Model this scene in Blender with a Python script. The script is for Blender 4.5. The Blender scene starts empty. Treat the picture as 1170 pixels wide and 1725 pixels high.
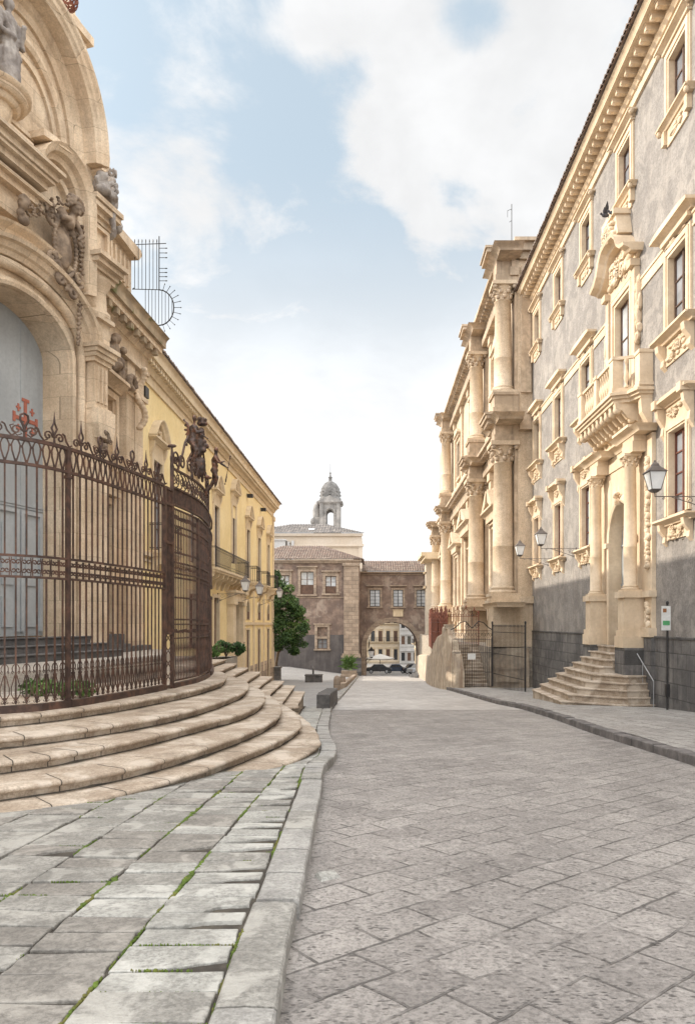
import bpy, bmesh, math, random
from math import sin, cos, pi, radians, sqrt, atan2
from mathutils import Vector, noise as mnoise
random.seed(7)
C = bpy.context.scene.collection
S = bpy.context.scene

# ------------------------------------------------------------ camera, sky, sun
cam = bpy.data.objects.new('camera', bpy.data.cameras.new('camera'))
C.objects.link(cam); S.camera = cam
cam.location = (0, 0, 0)                       # eye level is z = 0, the street lies 1.6 m below
cam.rotation_euler = (radians(90), 0, 0)
cam.data.sensor_fit = 'AUTO'; cam.data.sensor_width = 36
cam.data.lens = 25.04
cam.data.shift_x = -43/1725.0; cam.data.shift_y = 187.5/1725.0
cam.data.clip_start = 0.1; cam.data.clip_end = 6000
S.view_settings.view_transform = 'Standard'
S.view_settings.look = 'None'
S.view_settings.exposure = 0.76
S.view_settings.gamma = 1

SUN_DIR = Vector((-1.0, 0.30, 0.50)).normalized()   # from the scene towards the sun
sun_el = math.asin(SUN_DIR.z)
sun_rot = atan2(SUN_DIR.x, SUN_DIR.y)
sl = bpy.data.lights.new('sun', 'SUN'); sl.energy = 3.0; sl.angle = radians(0.6); sl.color = (1, .90, .76)
so = bpy.data.objects.new('sun', sl); C.objects.link(so)
so.rotation_euler = SUN_DIR.to_track_quat('Z', 'Y').to_euler()

W = bpy.data.worlds.new('World'); S.world = W; W.use_nodes = True
def world():
    nt = W.node_tree; N = nt.nodes; L = nt.links; N.clear()
    out = N.new('ShaderNodeOutputWorld'); bg = N.new('ShaderNodeBackground')
    sky = N.new('ShaderNodeTexSky'); sky.sky_type = 'NISHITA'; sky.sun_disc = False
    sky.sun_elevation = sun_el; sky.sun_rotation = sun_rot
    sky.air_density = 1.0; sky.dust_density = 1.5; sky.ozone_density = 2.0
    tc = N.new('ShaderNodeTexCoord')
    sep = N.new('ShaderNodeSeparateXYZ'); L.new(tc.outputs['Generated'], sep.inputs[0])
    def M(op, a, b=None, c=None, clamp=False):
        n = N.new('ShaderNodeMath'); n.operation = op; n.use_clamp = clamp
        for i, q in enumerate((a, b, c)):
            if q is None: continue
            if isinstance(q, (int, float)): n.inputs[i].default_value = q
            else: L.new(q, n.inputs[i])
        return n.outputs[0]
    def smooth(x, a, b):
        n = N.new('ShaderNodeMapRange'); n.interpolation_type = 'SMOOTHSTEP'
        L.new(x, n.inputs[0]); n.inputs[1].default_value = a; n.inputs[2].default_value = b
        return n.outputs[0]
    zz = M('MAXIMUM', sep.outputs[2], 0.0); dn = M('ADD', zz, 0.30)
    cu = M('DIVIDE', sep.outputs[0], dn); cv = M('DIVIDE', sep.outputs[1], dn)
    cmb = N.new('ShaderNodeCombineXYZ'); L.new(cu, cmb.inputs[0]); L.new(cv, cmb.inputs[1]); cmb.inputs[2].default_value = 3.3
    def noise(scale, detail, rough, dist=0, off=0):
        n = N.new('ShaderNodeTexNoise'); n.inputs['Scale'].default_value = scale; n.inputs['Detail'].default_value = detail
        n.inputs['Roughness'].default_value = rough; n.inputs['Distortion'].default_value = dist
        if off:
            a = N.new('ShaderNodeVectorMath'); a.operation = 'ADD'; a.inputs[1].default_value = (off, off*.7, 0)
            L.new(cmb.outputs[0], a.inputs[0]); L.new(a.outputs[0], n.inputs['Vector'])
        else: L.new(cmb.outputs[0], n.inputs['Vector'])
        return n.outputs[0]
    n1 = noise(3.0, 10, .62, .3, 1.7); n2 = noise(.9, 4, .5, .2, 7.3)
    def blob(px, py, rad, amp):      # a cloud bank (amp > 0) or an opening (amp < 0) at one heading
        d = Vector(((px-628)/1200, 1, (1050-py)/1200)).normalized()
        dp = N.new('ShaderNodeVectorMath'); dp.operation = 'DISTANCE'
        L.new(tc.outputs['Generated'], dp.inputs[0]); dp.inputs[1].default_value = d
        k = smooth(dp.outputs['Value'], rad, 0.0)
        return M('MULTIPLY', k, amp)
    acc = M('MULTIPLY_ADD', n2, .42, M('MULTIPLY', n1, .78))
    for b in ((690, 190, .15, .22), (640, 250, .09, .12), (960, 20, .22, .06), (330, 290, .22, .07), (220, 250, .2, .03), (900, 310, .15, .20), (560, 20, .10, .20), (720, 370, .07, .14),
              (690, 540, .2, .10), (480, 160, .14, -.12), (760, 330, .05, -.12), (820, 20, .05, -.10), (250, 160, .08, -.08), (520, 330, .16, -.08), (600, 110, .07, -.16), (620, 360, .10, -.10), (380, 60, .2, -.05), (770, 60, .06, -.1), (890, 210, .08, -.16), (640, 440, .2, -.05)):
        acc = M('ADD', acc, blob(*b))
    mask = smooth(acc, .60, .75)
    # white veil towards the horizon
    veil = smooth(sep.outputs[2], .56, .24)
    cov = M('MAXIMUM', M('MAXIMUM', mask, veil), M('MAXIMUM', smooth(sep.outputs[2], .64, .85), smooth(sep.outputs[1], .45, .1)), clamp=True)
    # soft grey modelling inside the clouds
    shade = M('MULTIPLY_ADD', smooth(noise(4.0, 6, .55, .2, 3.1), .35, .7), .15, .89)
    # fill light added to unseen sky overhead, behind and right; glow round the sun
    dsun = N.new('ShaderNodeVectorMath'); dsun.operation = 'DISTANCE'
    L.new(tc.outputs['Generated'], dsun.inputs[0]); dsun.inputs[1].default_value = SUN_DIR
    glow = M('MULTIPLY', smooth(dsun.outputs['Value'], 1.0, 0.0), 1.1)
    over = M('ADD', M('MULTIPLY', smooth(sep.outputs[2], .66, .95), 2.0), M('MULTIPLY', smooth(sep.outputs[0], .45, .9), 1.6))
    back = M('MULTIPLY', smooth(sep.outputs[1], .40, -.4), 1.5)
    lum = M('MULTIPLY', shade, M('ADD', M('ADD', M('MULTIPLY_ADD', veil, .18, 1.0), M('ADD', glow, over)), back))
    cl = N.new('ShaderNodeMix'); cl.data_type = 'VECTOR'
    cc = N.new('ShaderNodeVectorMath'); cc.operation = 'SCALE'; cc.inputs[0].default_value = (.565, .568, .572)
    L.new(lum, cc.inputs['Scale'])
    sc = N.new('ShaderNodeVectorMath'); sc.operation = 'SCALE'; L.new(sky.outputs[0], sc.inputs[0]); sc.inputs['Scale'].default_value = 0.07
    # thin high haze over the blue
    hz = N.new('ShaderNodeMix'); hz.data_type = 'VECTOR'; hz.inputs['Factor'].default_value = .80
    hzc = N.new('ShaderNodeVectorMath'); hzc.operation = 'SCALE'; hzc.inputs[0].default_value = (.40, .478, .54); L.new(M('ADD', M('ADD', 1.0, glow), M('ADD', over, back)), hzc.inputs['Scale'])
    L.new(sc.outputs[0], hz.inputs[4]); L.new(hzc.outputs[0], hz.inputs[5])
    L.new(cov, cl.inputs['Factor']); L.new(hz.outputs[1], cl.inputs[4]); L.new(cc.outputs[0], cl.inputs[5])
    L.new(cl.outputs[1], bg.inputs[0]); bg.inputs[1].default_value = 1.0
    L.new(bg.outputs[0], out.inputs[0])
world()

# ------------------------------------------------------------ helpers
def P(px, py, y):                      # a point read off at depth y
    return Vector(((px-628)*y/1200, y, (1050-py)*y/1200))
def G(y):                              # street level
    if y < -30: y = -30
    if y > 97: return -1.6-.0565*97-.05*min(y-97, 30)
    return -1.6-.0565*y
def sstep(a, b, x):
    t = max(0, min(1, (x-a)/(b-a))); return t*t*(3-2*t)

F_RIGHT = lambda X: (lambda u, v, w: (X-w, u, v))        # wall facing -x (right side of the street), u = depth
F_LEFT = lambda X: (lambda u, v, w: (X+w, u, v))         # wall facing +x
F_FRONT = lambda Y: (lambda u, v, w: (u, Y-w, v))        # wall facing the viewer
def F_ANY(ox, oy, dx, dy):                               # u along (dx,dy), w to its right-hand side
    l = sqrt(dx*dx+dy*dy); dx /= l; dy /= l
    return lambda u, v, w: (ox+u*dx+w*dy, oy+u*dy-w*dx, v)
ID = lambda x, y, z: (x, y, z)

class MB:
    def __init__(s, f=None):
        s.v = []; s.f = []; s.s = []; s.mi = []; s.cur = 0; s.fn = f
    def add(s, vs, fs, sm=False):
        o = len(s.v); s.v += [tuple(p) for p in vs]
        for f in fs: s.f.append([o+i for i in f]); s.s.append(sm); s.mi.append(s.cur)
        return s
    def box(s, u0, u1, v0, v1, w0, w1):
        s.add([(u0,v0,w0),(u1,v0,w0),(u1,v1,w0),(u0,v1,w0),(u0,v0,w1),(u1,v0,w1),(u1,v1,w1),(u0,v1,w1)],
              [(0,3,2,1),(4,5,6,7),(0,1,5,4),(1,2,6,5),(2,3,7,6),(3,0,4,7)]); return s
    def rbox(s, c, size, rz=0, tilt=0):            # rotated box in plain xyz, rz about z
        a, b, h = size[0]/2, size[1]/2, size[2]/2; vs = []
        for k in range(8):
            x = a*(1 if k & 1 else -1); y = b*(1 if k & 2 else -1); z = h*(1 if k & 4 else -1)
            y, z = y*cos(tilt)-z*sin(tilt), y*sin(tilt)+z*cos(tilt)
            vs.append((c[0]+x*cos(rz)-y*sin(rz), c[1]+x*sin(rz)+y*cos(rz), c[2]+z))
        s.add(vs, [(0,2,3,1),(4,5,7,6),(0,1,5,4),(1,3,7,5),(3,2,6,7),(2,0,4,6)]); return s
    def quad(s, a, b, c, d): s.add([a,b,c,d], [(0,1,2,3)]); return s
    def prism(s, poly, lo, hi, axis='v'):          # 'v': poly (u,w); 'w': poly (u,v); 'u': poly (w,v)
        n = len(poly)
        def m(p, t):
            return (p[0], t, p[1]) if axis == 'v' else ((p[0], p[1], t) if axis == 'w' else (t, p[1], p[0]))
        s.add([m(p, lo) for p in poly]+[m(p, hi) for p in poly],
              [tuple(range(n))[::-1], tuple(range(n, 2*n))]+[(i, (i+1) % n, n+(i+1) % n, n+i) for i in range(n)]); return s
    def lathe(s, cu, cw, prof, n=14, sm=True, a0=0, squash=1):   # prof (radius, v), axis vertical
        vs = []; m = len(prof)
        for r, v in prof:
            for k in range(n):
                a = a0+2*pi*k/n; vs.append((cu+r*cos(a), v, cw+r*sin(a)*squash))
        fs = [(i*n+k, i*n+(k+1) % n, (i+1)*n+(k+1) % n, (i+1)*n+k) for i in range(m-1) for k in range(n)]
        s.add(vs, fs, sm)
        s.add([vs[k] for k in range(n)], [tuple(range(n))]); s.add([vs[(m-1)*n+k] for k in range(n)], [tuple(range(n))]); return s
    def ball(s, c, r, n=8, m=5):
        if isinstance(r, (int, float)): r = (r, r, r)
        vs = [(c[0], c[1], c[2]+r[2]), (c[0], c[1], c[2]-r[2])]
        for i in range(1, m):
            t = pi*i/m
            for k in range(n):
                a = 2*pi*k/n; vs.append((c[0]+r[0]*sin(t)*cos(a), c[1]+r[1]*sin(t)*sin(a), c[2]+r[2]*cos(t)))
        fs = [(0, 2+k, 2+(k+1) % n) for k in range(n)]+[(1, 2+(m-2)*n+(k+1) % n, 2+(m-2)*n+k) for k in range(n)]
        fs += [(2+i*n+k, 2+(i+1)*n+k, 2+(i+1)*n+(k+1) % n, 2+i*n+(k+1) % n) for i in range(m-2) for k in range(n)]
        s.add(vs, fs, True); return s
    def tube(s, pts, r, n=6, cap=True, sm=True):
        pts = [Vector(p) for p in pts]; m = len(pts)
        if m < 2: return s
        R = r if isinstance(r, (list, tuple)) else [r]*m
        vs = []; ref = None
        for i, p in enumerate(pts):
            t = (pts[min(i+1, m-1)]-pts[max(i-1, 0)])
            if t.length < 1e-9: t = Vector((0, 0, 1))
            t.normalize()
            if ref is None:
                ref = Vector((0, 0, 1)) if abs(t.z) < .9 else Vector((1, 0, 0))
            a = t.cross(ref)
            if a.length < 1e-6: a = t.orthogonal()
            a.normalize(); b = a.cross(t).normalized(); ref = b
            for k in range(n):
                q = 2*pi*(k+.5)/n; vs.append(p+(a*cos(q)+b*sin(q))*R[i])
        fs = [(i*n+k, i*n+(k+1) % n, (i+1)*n+(k+1) % n, (i+1)*n+k) for i in range(m-1) for k in range(n)]
        s.add(vs, fs, sm and n > 4)
        if cap: s.add([vs[k] for k in range(n)], [tuple(range(n))]); s.add(vs[-n:], [tuple(range(n))])
        return s
    def sweep(s, path, prof, plane='uw', closed=False, sm=False, side=1):
        # path in a plane; prof = (out, c): out along the in-plane normal, c along the third axis
        m = len(path); k = len(prof); vs = []
        for i in range(m):
            if closed: a = path[i-1]; b = path[(i+1) % m]
            else: a = path[max(i-1, 0)]; b = path[min(i+1, m-1)]
            p = path[i]
            def nrm(q0, q1):
                dx = q1[0]-q0[0]; dy = q1[1]-q0[1]; l = sqrt(dx*dx+dy*dy) or 1; return (-dy/l*side, dx/l*side)
            n0 = nrm(a, p) if a != p else nrm(p, b); n1 = nrm(p, b) if b != p else n0
            nx = n0[0]+n1[0]; ny = n0[1]+n1[1]; d = 1+n0[0]*n1[0]+n0[1]*n1[1]
            if d < .25: d = .25
            nx /= d; ny /= d
            for o, c in prof:
                q = (p[0]+nx*o, p[1]+ny*o)
                vs.append((q[0], c, q[1]) if plane == 'uw' else ((q[0], q[1], c) if plane == 'uv' else (c, q[1], q[0])))
        fs = []
        for i in range(m if closed else m-1):
            j = (i+1) % m
            for q in range(k): fs.append((i*k+q, i*k+(q+1) % k, j*k+(q+1) % k, j*k+q))
        s.add(vs, fs, sm)
        if not closed: s.add(vs[:k], [tuple(range(k))]); s.add(vs[-k:], [tuple(range(k))])
        return s
    def scroll(s, c, r, turns=1.4, a0=0, sgn=1, th=.012, pl='uv', n=5, steps=None, rmin=.18):
        steps = steps or max(6, int(turns*10)); pts = []
        for i in range(steps+1):
            t = i/steps; a = a0+sgn*t*turns*2*pi; q = r*(1-(1-rmin)*t)
            x, y = q*cos(a), q*sin(a)
            pts.append((c[0]+x, c[1]+y, c[2]) if pl == 'uv' else ((c[0]+x, c[1], c[2]+y) if pl == 'xz' else (c[0], c[1]+x, c[2]+y)))
        s.tube(pts, th, n); return s
    def relief(s, c, su, sv, dp, n, seed, rs=(.25, .5)):      # carved foliage and scrolls
        R = random.Random(seed)
        for i in range(n):
            a = R.uniform(-1, 1); b = R.uniform(-1, 1); k = R.uniform(*rs)
            s.ball((c[0]+a*su*.8, c[1]+b*sv*.8, c[2]+dp*R.uniform(0, .4)), (su*k*R.uniform(.4, 1), sv*k*R.uniform(.4, 1), dp*R.uniform(.5, 1)), 7, 4)
        for i in range(n//3):
            a = R.uniform(-.7, .7); b = R.uniform(-.7, .7)
            s.scroll((c[0]+a*su, c[1]+b*sv, c[2]+dp*.8), min(su, sv)*R.uniform(.3, .55), 1.3, R.uniform(0, 6), R.choice((-1, 1)), min(su, sv)*.07, n=4)
        return s
    def build(s, name, mat, parent=None, mods=None, jitter=0):
        me = bpy.data.meshes.new(name); f = s.fn or ID
        me.from_pydata([f(*p) for p in s.v], [], s.f)
        me.polygons.foreach_set('use_smooth', s.s)
        bm = bmesh.new(); bm.from_mesh(me); bmesh.ops.recalc_face_normals(bm, faces=bm.faces); bm.to_mesh(me); bm.free()
        if isinstance(mat, list):
            for q in mat: me.materials.append(q)
            me.polygons.foreach_set('material_index', s.mi)
        elif mat: me.materials.append(mat)
        o = bpy.data.objects.new(name, me); C.objects.link(o)
        if parent: o.parent = parent
        return o

TX = bpy.data.textures.new('chisel', 'CLOUDS'); TX.noise_scale = .11; TX.noise_depth = 3
def voxel(o, size, disp=.05):
    m = o.modifiers.new('remesh', 'REMESH'); m.mode = 'VOXEL'; m.voxel_size = size; m.use_smooth_shade = True
    d = o.modifiers.new('chisel', 'DISPLACE'); d.texture = TX; d.strength = disp; d.mid_level = .5; d.texture_coords = 'LOCAL'
    return o
def bevel(o, w, seg=2):
    m = o.modifiers.new('bevel', 'BEVEL'); m.width = w; m.segments = seg; m.limit_method = 'ANGLE'; m.angle_limit = radians(50)
    return o
def tag(o, label, cat, group=None, kind=None):
    if kind: o['kind'] = kind
    if label: o['label'] = label
    if cat: o['category'] = cat
    if group: o['group'] = group
    return o
def struct(o): o['kind'] = 'structure'; return o
def empty(name, loc, label, cat, group=None):
    o = bpy.data.objects.new(name, None); C.objects.link(o); o.location = loc; o.empty_display_size = .2
    return tag(o, label, cat, group)
def adopt(parent, *obs):       # keep world placement of parts built in world coordinates
    for o in obs:
        o.parent = parent
        o.location = Vector(o.location)-Vector(parent.location)
    return obs
def copy_tree(o, parent=None, loc=None, label=None, rz=None):
    c = o.copy(); C.objects.link(c); c.parent = parent
    if loc is not None: c.location = loc
    if rz is not None: c.rotation_euler = (0, 0, rz)
    if label: c['label'] = label
    for ch in [q for q in o.children]: copy_tree(ch, c)
    return c
def arc(cx, cy, rx, ry, a0, a1, n):
    return [(cx+rx*cos(radians(a0+(a1-a0)*i/n)), cy+ry*sin(radians(a0+(a1-a0)*i/n))) for i in range(n+1)]

# ------------------------------------------------------------ materials
def material(name, base, dark=None, scale=1.0, rough=.85, bump=.25, fine=40, streak=0, joints=None, jcol=None, metal=0, spec=.3,
             stain=None, stain_amt=0, patch=None, patch_amt=0.5, patch_scale=.25, bump_dist=.02, grain=.3):
    m = bpy.data.materials.new(name); m.use_nodes = True; nt = m.node_tree; N = nt.nodes; L = nt.links
    b = N['Principled BSDF']; b.inputs['Roughness'].default_value = rough; b.inputs['Metallic'].default_value = metal
    b.inputs['Specular IOR Level'].default_value = spec
    tc = N.new('ShaderNodeTexCoord')
    def noise(sc, det=6, ro=.6, vec=None, dist=0):
        n = N.new('ShaderNodeTexNoise'); n.inputs['Scale'].default_value = sc; n.inputs['Detail'].default_value = det
        n.inputs['Roughness'].default_value = ro; n.inputs['Distortion'].default_value = dist
        L.new(vec or tc.outputs['Object'], n.inputs['Vector']); return n.outputs[0]
    def mr(x, a, b_, c=0, d=1):
        n = N.new('ShaderNodeMapRange'); n.interpolation_type = 'SMOOTHSTEP'; L.new(x, n.inputs[0])
        for i, q in enumerate((a, b_, c, d)): n.inputs[i+1].default_value = q
        return n.outputs[0]
    def mix(f, a, c):
        n = N.new('ShaderNodeMix'); n.data_type = 'RGBA'
        if isinstance(f, (int, float)): n.inputs[0].default_value = f
        else: L.new(f, n.inputs[0])
        for i, q in ((6, a), (7, c)):
            if isinstance(q, (tuple, list)): n.inputs[i].default_value = (*q, 1)
            else: L.new(q, n.inputs[i])
        return n.outputs[2]
    def mul(a, k):
        n = N.new('ShaderNodeMath'); n.operation = 'MULTIPLY'; L.new(a, n.inputs[0])
        if isinstance(k, (int, float)): n.inputs[1].default_value = k
        else: L.new(k, n.inputs[1])
        return n.outputs[0]
    dark = dark or tuple(q*.72 for q in base)
    col = mix(mr(noise(scale, 7, .62), .38, .66), dark, base)
    col = mix(mul(mr(noise(fine*.35, 5, .7), .3, .62, 1, 0), .30), col, tuple(q*.7 for q in dark))
    if grain > .3: col = mix(mul(mr(noise(fine*1.3, 6, .75), .40, .58, 1, 0), grain), col, tuple(q*.45 for q in dark)); col = mix(mul(mr(noise(fine*.22, 6, .7), .5, .68), grain*.5), col, tuple(q*1.3 for q in base))
    if patch: col = mix(mul(mr(noise(patch_scale, 6, .6, dist=.6), .50, .60), patch_amt), col, patch)
    if streak:
        mp = N.new('ShaderNodeMapping'); mp.inputs['Scale'].default_value = (2.2, 2.2, .16); L.new(tc.outputs['Object'], mp.inputs[0])
        col = mix(mul(mr(noise(1.6, 6, .65, mp.outputs[0]), .47, .72), streak), col, stain or tuple(q*.45 for q in dark))
    if stain_amt: col = mix(mul(mr(noise(.9, 8, .7, dist=.4), .52, .70), stain_amt), col, stain)
    h = noise(fine, 5, .65)
    hh = h
    if joints:                                   # ashlar: (block length, course height, axis that runs along the wall)
        bl, ch, ax, jw = joints
        sp = N.new('ShaderNodeSeparateXYZ'); L.new(tc.outputs['Object'], sp.inputs[0]); cb = N.new('ShaderNodeCombineXYZ')
        if ax == 'xy':
            ad = N.new('ShaderNodeMath'); ad.operation = 'ADD'; L.new(sp.outputs[0], ad.inputs[0]); L.new(sp.outputs[1], ad.inputs[1]); L.new(ad.outputs[0], cb.inputs[0])
        else: L.new(sp.outputs['XYZ'.index(ax.upper())], cb.inputs[0])
        L.new(sp.outputs[2], cb.inputs[1])
        br = N.new('ShaderNodeTexBrick'); L.new(cb.outputs[0], br.inputs[0]); br.inputs['Scale'].default_value = 1
        br.inputs['Brick Width'].default_value = bl; br.inputs['Row Height'].default_value = ch; br.inputs['Mortar Size'].default_value = jw
        br.inputs['Mortar Smooth'].default_value = .3; br.inputs['Bias'].default_value = 0
        br.inputs['Color1'].default_value = (.55, .55, .55, 1); br.inputs['Color2'].default_value = (1.15, 1.12, 1.1, 1); br.inputs['Mortar'].default_value = (1, 1, 1, 1)
        mm = N.new('ShaderNodeMix'); mm.data_type = 'RGBA'; mm.blend_type = 'MULTIPLY'; mm.inputs[0].default_value = .35
        L.new(col, mm.inputs[6]); L.new(br.outputs['Color'], mm.inputs[7]); col = mm.outputs[2]
        col = mix(mul(br.outputs['Fac'], .75), col, jcol or tuple(q*.4 for q in dark))
        sb = N.new('ShaderNodeMath'); sb.operation = 'SUBTRACT'; L.new(h, sb.inputs[0]); L.new(br.outputs['Fac'], sb.inputs[1]); hh = sb.outputs[0]
    L.new(col, b.inputs['Base Color'])
    if bump:
        bp = N.new('ShaderNodeBump'); bp.inputs['Strength'].default_value = bump; bp.inputs['Distance'].default_value = bump_dist
        L.new(hh, bp.inputs['Height']); L.new(bp.outputs[0], b.inputs['Normal'])
    return m
def glass(name, col, rough=.08):
    m = material(name, col, tuple(q*.6 for q in col), scale=.6, rough=rough, bump=.03, fine=2, spec=.9)
    return m
def leafmat(name, c, c2):
    m = material(name, c, c2, scale=1.3, rough=.6, bump=0, fine=9)
    m.node_tree.nodes['Principled BSDF'].inputs['Subsurface Weight'].default_value = 0
    return m

M = {}
M['cream'] = material('limestone_cream', (.74, .61, .455), (.62, .49, .345), scale=.9, streak=.16, stain=(.30, .23, .17), fine=22, bump=.35)
M['ochre'] = material('limestone_ochre', (.82, .675, .50), (.65, .50, .345), scale=.8, streak=.34, stain=(.23, .165, .12), fine=18, bump=.5, grain=.31, joints=(1.3, .62, 'y', .006), bump_dist=.03)
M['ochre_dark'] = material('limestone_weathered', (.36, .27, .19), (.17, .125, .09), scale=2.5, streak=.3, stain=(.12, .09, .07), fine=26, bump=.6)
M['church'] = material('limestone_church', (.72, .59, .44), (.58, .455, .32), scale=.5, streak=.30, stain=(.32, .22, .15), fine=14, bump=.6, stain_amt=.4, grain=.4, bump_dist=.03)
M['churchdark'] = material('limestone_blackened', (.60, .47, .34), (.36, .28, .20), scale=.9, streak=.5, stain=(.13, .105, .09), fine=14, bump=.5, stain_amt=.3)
M['plaster'] = material('grey_plaster', (.345, .318, .292), (.25, .23, .213), scale=.9, streak=.45, stain=(.20, .175, .158), fine=11, bump=.7, patch=(.41, .375, .335), patch_scale=1.3, patch_amt=.4, grain=.45, bump_dist=.03)
M['lava'] = material('lava_ashlar', (.205, .195, .185), (.115, .11, .108), scale=1.3, fine=16, bump=.7, streak=.25, stain=(.33, .31, .29), joints=(.62, .48, 'y', .018), jcol=(.06, .058, .055), bump_dist=.05)
M['lavaplain'] = material('lava_stone', (.15, .14, .135), (.085, .082, .08), scale=3, fine=30, bump=.5)
M['yellow'] = material('yellow_plaster', (.86, .71, .41), (.79, .63, .33), scale=.5, streak=.14, stain=(.55, .43, .24), fine=20, bump=.12)
M['white'] = material('pale_trim', (.72, .60, .43), (.62, .50, .34), scale=1.2, streak=.2, stain=(.34, .27, .2), fine=26, bump=.3)
M['brown'] = material('brown_render', (.30, .22, .175), (.17, .125, .105), scale=.9, streak=.45, stain=(.10, .08, .07), fine=7, bump=.9, patch=(.42, .35, .29), patch_amt=.6, patch_scale=.45, stain_amt=.35, bump_dist=.04)
M['darkrender'] = material('dark_render', (.12, .108, .105), (.08, .072, .072), scale=.6, fine=10, bump=.4, streak=.4, stain=(.18, .165, .155))
M['palestone'] = material('old_pale_stone', (.45, .36, .28), (.31, .245, .19), scale=1.0, streak=.3, stain=(.17, .13, .11), fine=10, bump=.5, joints=(.9, .5, 'x', .02), bump_dist=.04)
M['tile'] = material('terracotta_tiles', (.25, .175, .135), (.135, .10, .082), scale=2.2, fine=9, bump=.4, patch=(.30, .255, .21), patch_amt=.5, patch_scale=1.6, streak=0)
M['tilegrey'] = material('weathered_tiles', (.20, .18, .165), (.12, .108, .10), scale=1.4, fine=8, bump=.4, patch=(.34, .29, .25), patch_amt=.5, patch_scale=1.2)
M['rust'] = material('rusted_iron', (.115, .068, .050), (.055, .035, .029), scale=6, rough=.62, fine=60, bump=.35, metal=.25, spec=.4, patch=(.15, .075, .05), patch_amt=.5, patch_scale=4, bump_dist=.004)
M['rustred'] = material('red_rusted_iron', (.30, .115, .075), (.17, .07, .05), scale=3, rough=.75, fine=40, bump=.35, metal=.1)
M['iron'] = material('black_iron', (.045, .042, .042), (.028, .027, .027), scale=5, rough=.5, fine=60, bump=.15, metal=.3, spec=.5)
M['lampglass'] = material('frosted_glass', (.88, .89, .88), (.80, .82, .82), scale=2, rough=.35, fine=10, bump=.05, spec=.5)
M['doorgrey'] = material('grey_painted_boards', (.42, .445, .455), (.35, .37, .38), scale=.7, rough=.5, fine=30, bump=.12, streak=.3, stain=(.26, .27, .275))
M['doorblue'] = material('pale_blue_door', (.46, .485, .495), (.36, .38, .39), scale=.6, rough=.55, fine=30, bump=.1, streak=.2, stain=(.3, .3, .3))
M['redpaint'] = material('faded_red_paint', (.46, .16, .11), (.38, .13, .09), scale=4, rough=.6, fine=40, bump=.1)
M['wood'] = material('brown_shutter_wood', (.145, .085, .06), (.095, .058, .042), scale=2.5, rough=.6, fine=30, bump=.3)
M['redwood'] = material('oxblood_casement', (.175, .07, .048), (.12, .048, .035), scale=2.5, rough=.5, fine=30, bump=.2)
M['glass'] = glass('window_glass', (.33, .345, .375), .12)  # glass lightened: whitish reflections are put into its colour
M['glasslight'] = glass('pale_window_glass', (.56, .59, .62), .16)  # paler pane, stronger whitish reflection held in the colour
M['glassdark'] = glass('dark_window_glass', (.045, .05, .055))
M['step'] = material('worn_limestone_steps', (.555, .465, .37), (.375, .295, .22), scale=2.2, rough=.7, fine=24, bump=.7, streak=0, stain=(.15, .115, .085), stain_amt=.6, patch=(.60, .525, .44), patch_amt=.6, patch_scale=1.1, bump_dist=.02, grain=.5)
M['stepside'] = M['step']
M['moss'] = material('moss', (.145, .215, .035), (.085, .125, .025), scale=9, rough=.95, fine=70, bump=.9, patch=(.22, .17, .06), patch_amt=.5, patch_scale=3, bump_dist=.02)
M['dirt_shade'] = material('joint_dirt_shade', (.11, .095, .075), (.055, .048, .04), scale=5, rough=.95, fine=50, bump=.6)  # joint dirt, darkened further to put the gaps' shade into its colour
M['leaf'] = leafmat('leaves', (.075, .145, .038), (.032, .072, .022))
M['leaf2'] = leafmat('pale_leaves', (.14, .23, .06), (.07, .13, .035))
M['bark'] = material('bark', (.22, .165, .12), (.12, .09, .07), scale=5, fine=20, bump=.8)
M['bellstone'] = material('grey_bell_stone', (.36, .335, .31), (.20, .19, .18), scale=.8, fine=6, bump=.4, streak=.3, stain=(.2, .18, .17))
M['domegrey'] = material('grey_dome_scales', (.20, .19, .18), (.11, .105, .10), scale=1.2, fine=8, bump=.5)
M['beige'] = material('beige_wall', (.54, .47, .39), (.50, .42, .33), scale=.3, fine=8, bump=.2, streak=.2, stain=(.36, .3, .25))
M['farwall'] = material('far_pale_wall', (.74, .66, .54), (.64, .56, .45), scale=.3, fine=6, bump=.1)
M['fargrey'] = material('far_grey_wall', (.50, .49, .48), (.42, .41, .40), scale=.3, fine=6, bump=.1)
M['cloth'] = material('white_canvas', (.78, .76, .72), (.70, .68, .64), scale=2, fine=20, bump=.1)
M['carblack'] = material('black_car_paint', (.03, .032, .036), (.02, .02, .024), rough=.25, bump=0, spec=.6)
M['carsilver'] = material('silver_car_paint', (.45, .46, .47), (.38, .39, .4), rough=.3, bump=0, spec=.6, metal=.4)
M['carblue'] = material('dark_blue_car_paint', (.04, .06, .10), (.03, .045, .07), rough=.25, bump=0, spec=.6)
M['rubber'] = material('rubber', (.02, .02, .02), rough=.9, bump=0)
M['signwhite'] = material('sign_enamel', (.74, .74, .72), (.66, .66, .64), scale=6, rough=.4, bump=.05)
M['green'] = material('sign_green', (.12, .42, .18), rough=.5, bump=0)
M['orange'] = material('sign_brown', (.42, .18, .08), rough=.5, bump=0)
M['bird'] = material('pigeon_grey', (.09, .09, .10), (.05, .05, .055), scale=20, bump=.1)
M['concrete'] = material('pale_concrete', (.50, .46, .41), (.40, .37, .33), scale=2, fine=20, bump=.4)
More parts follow.
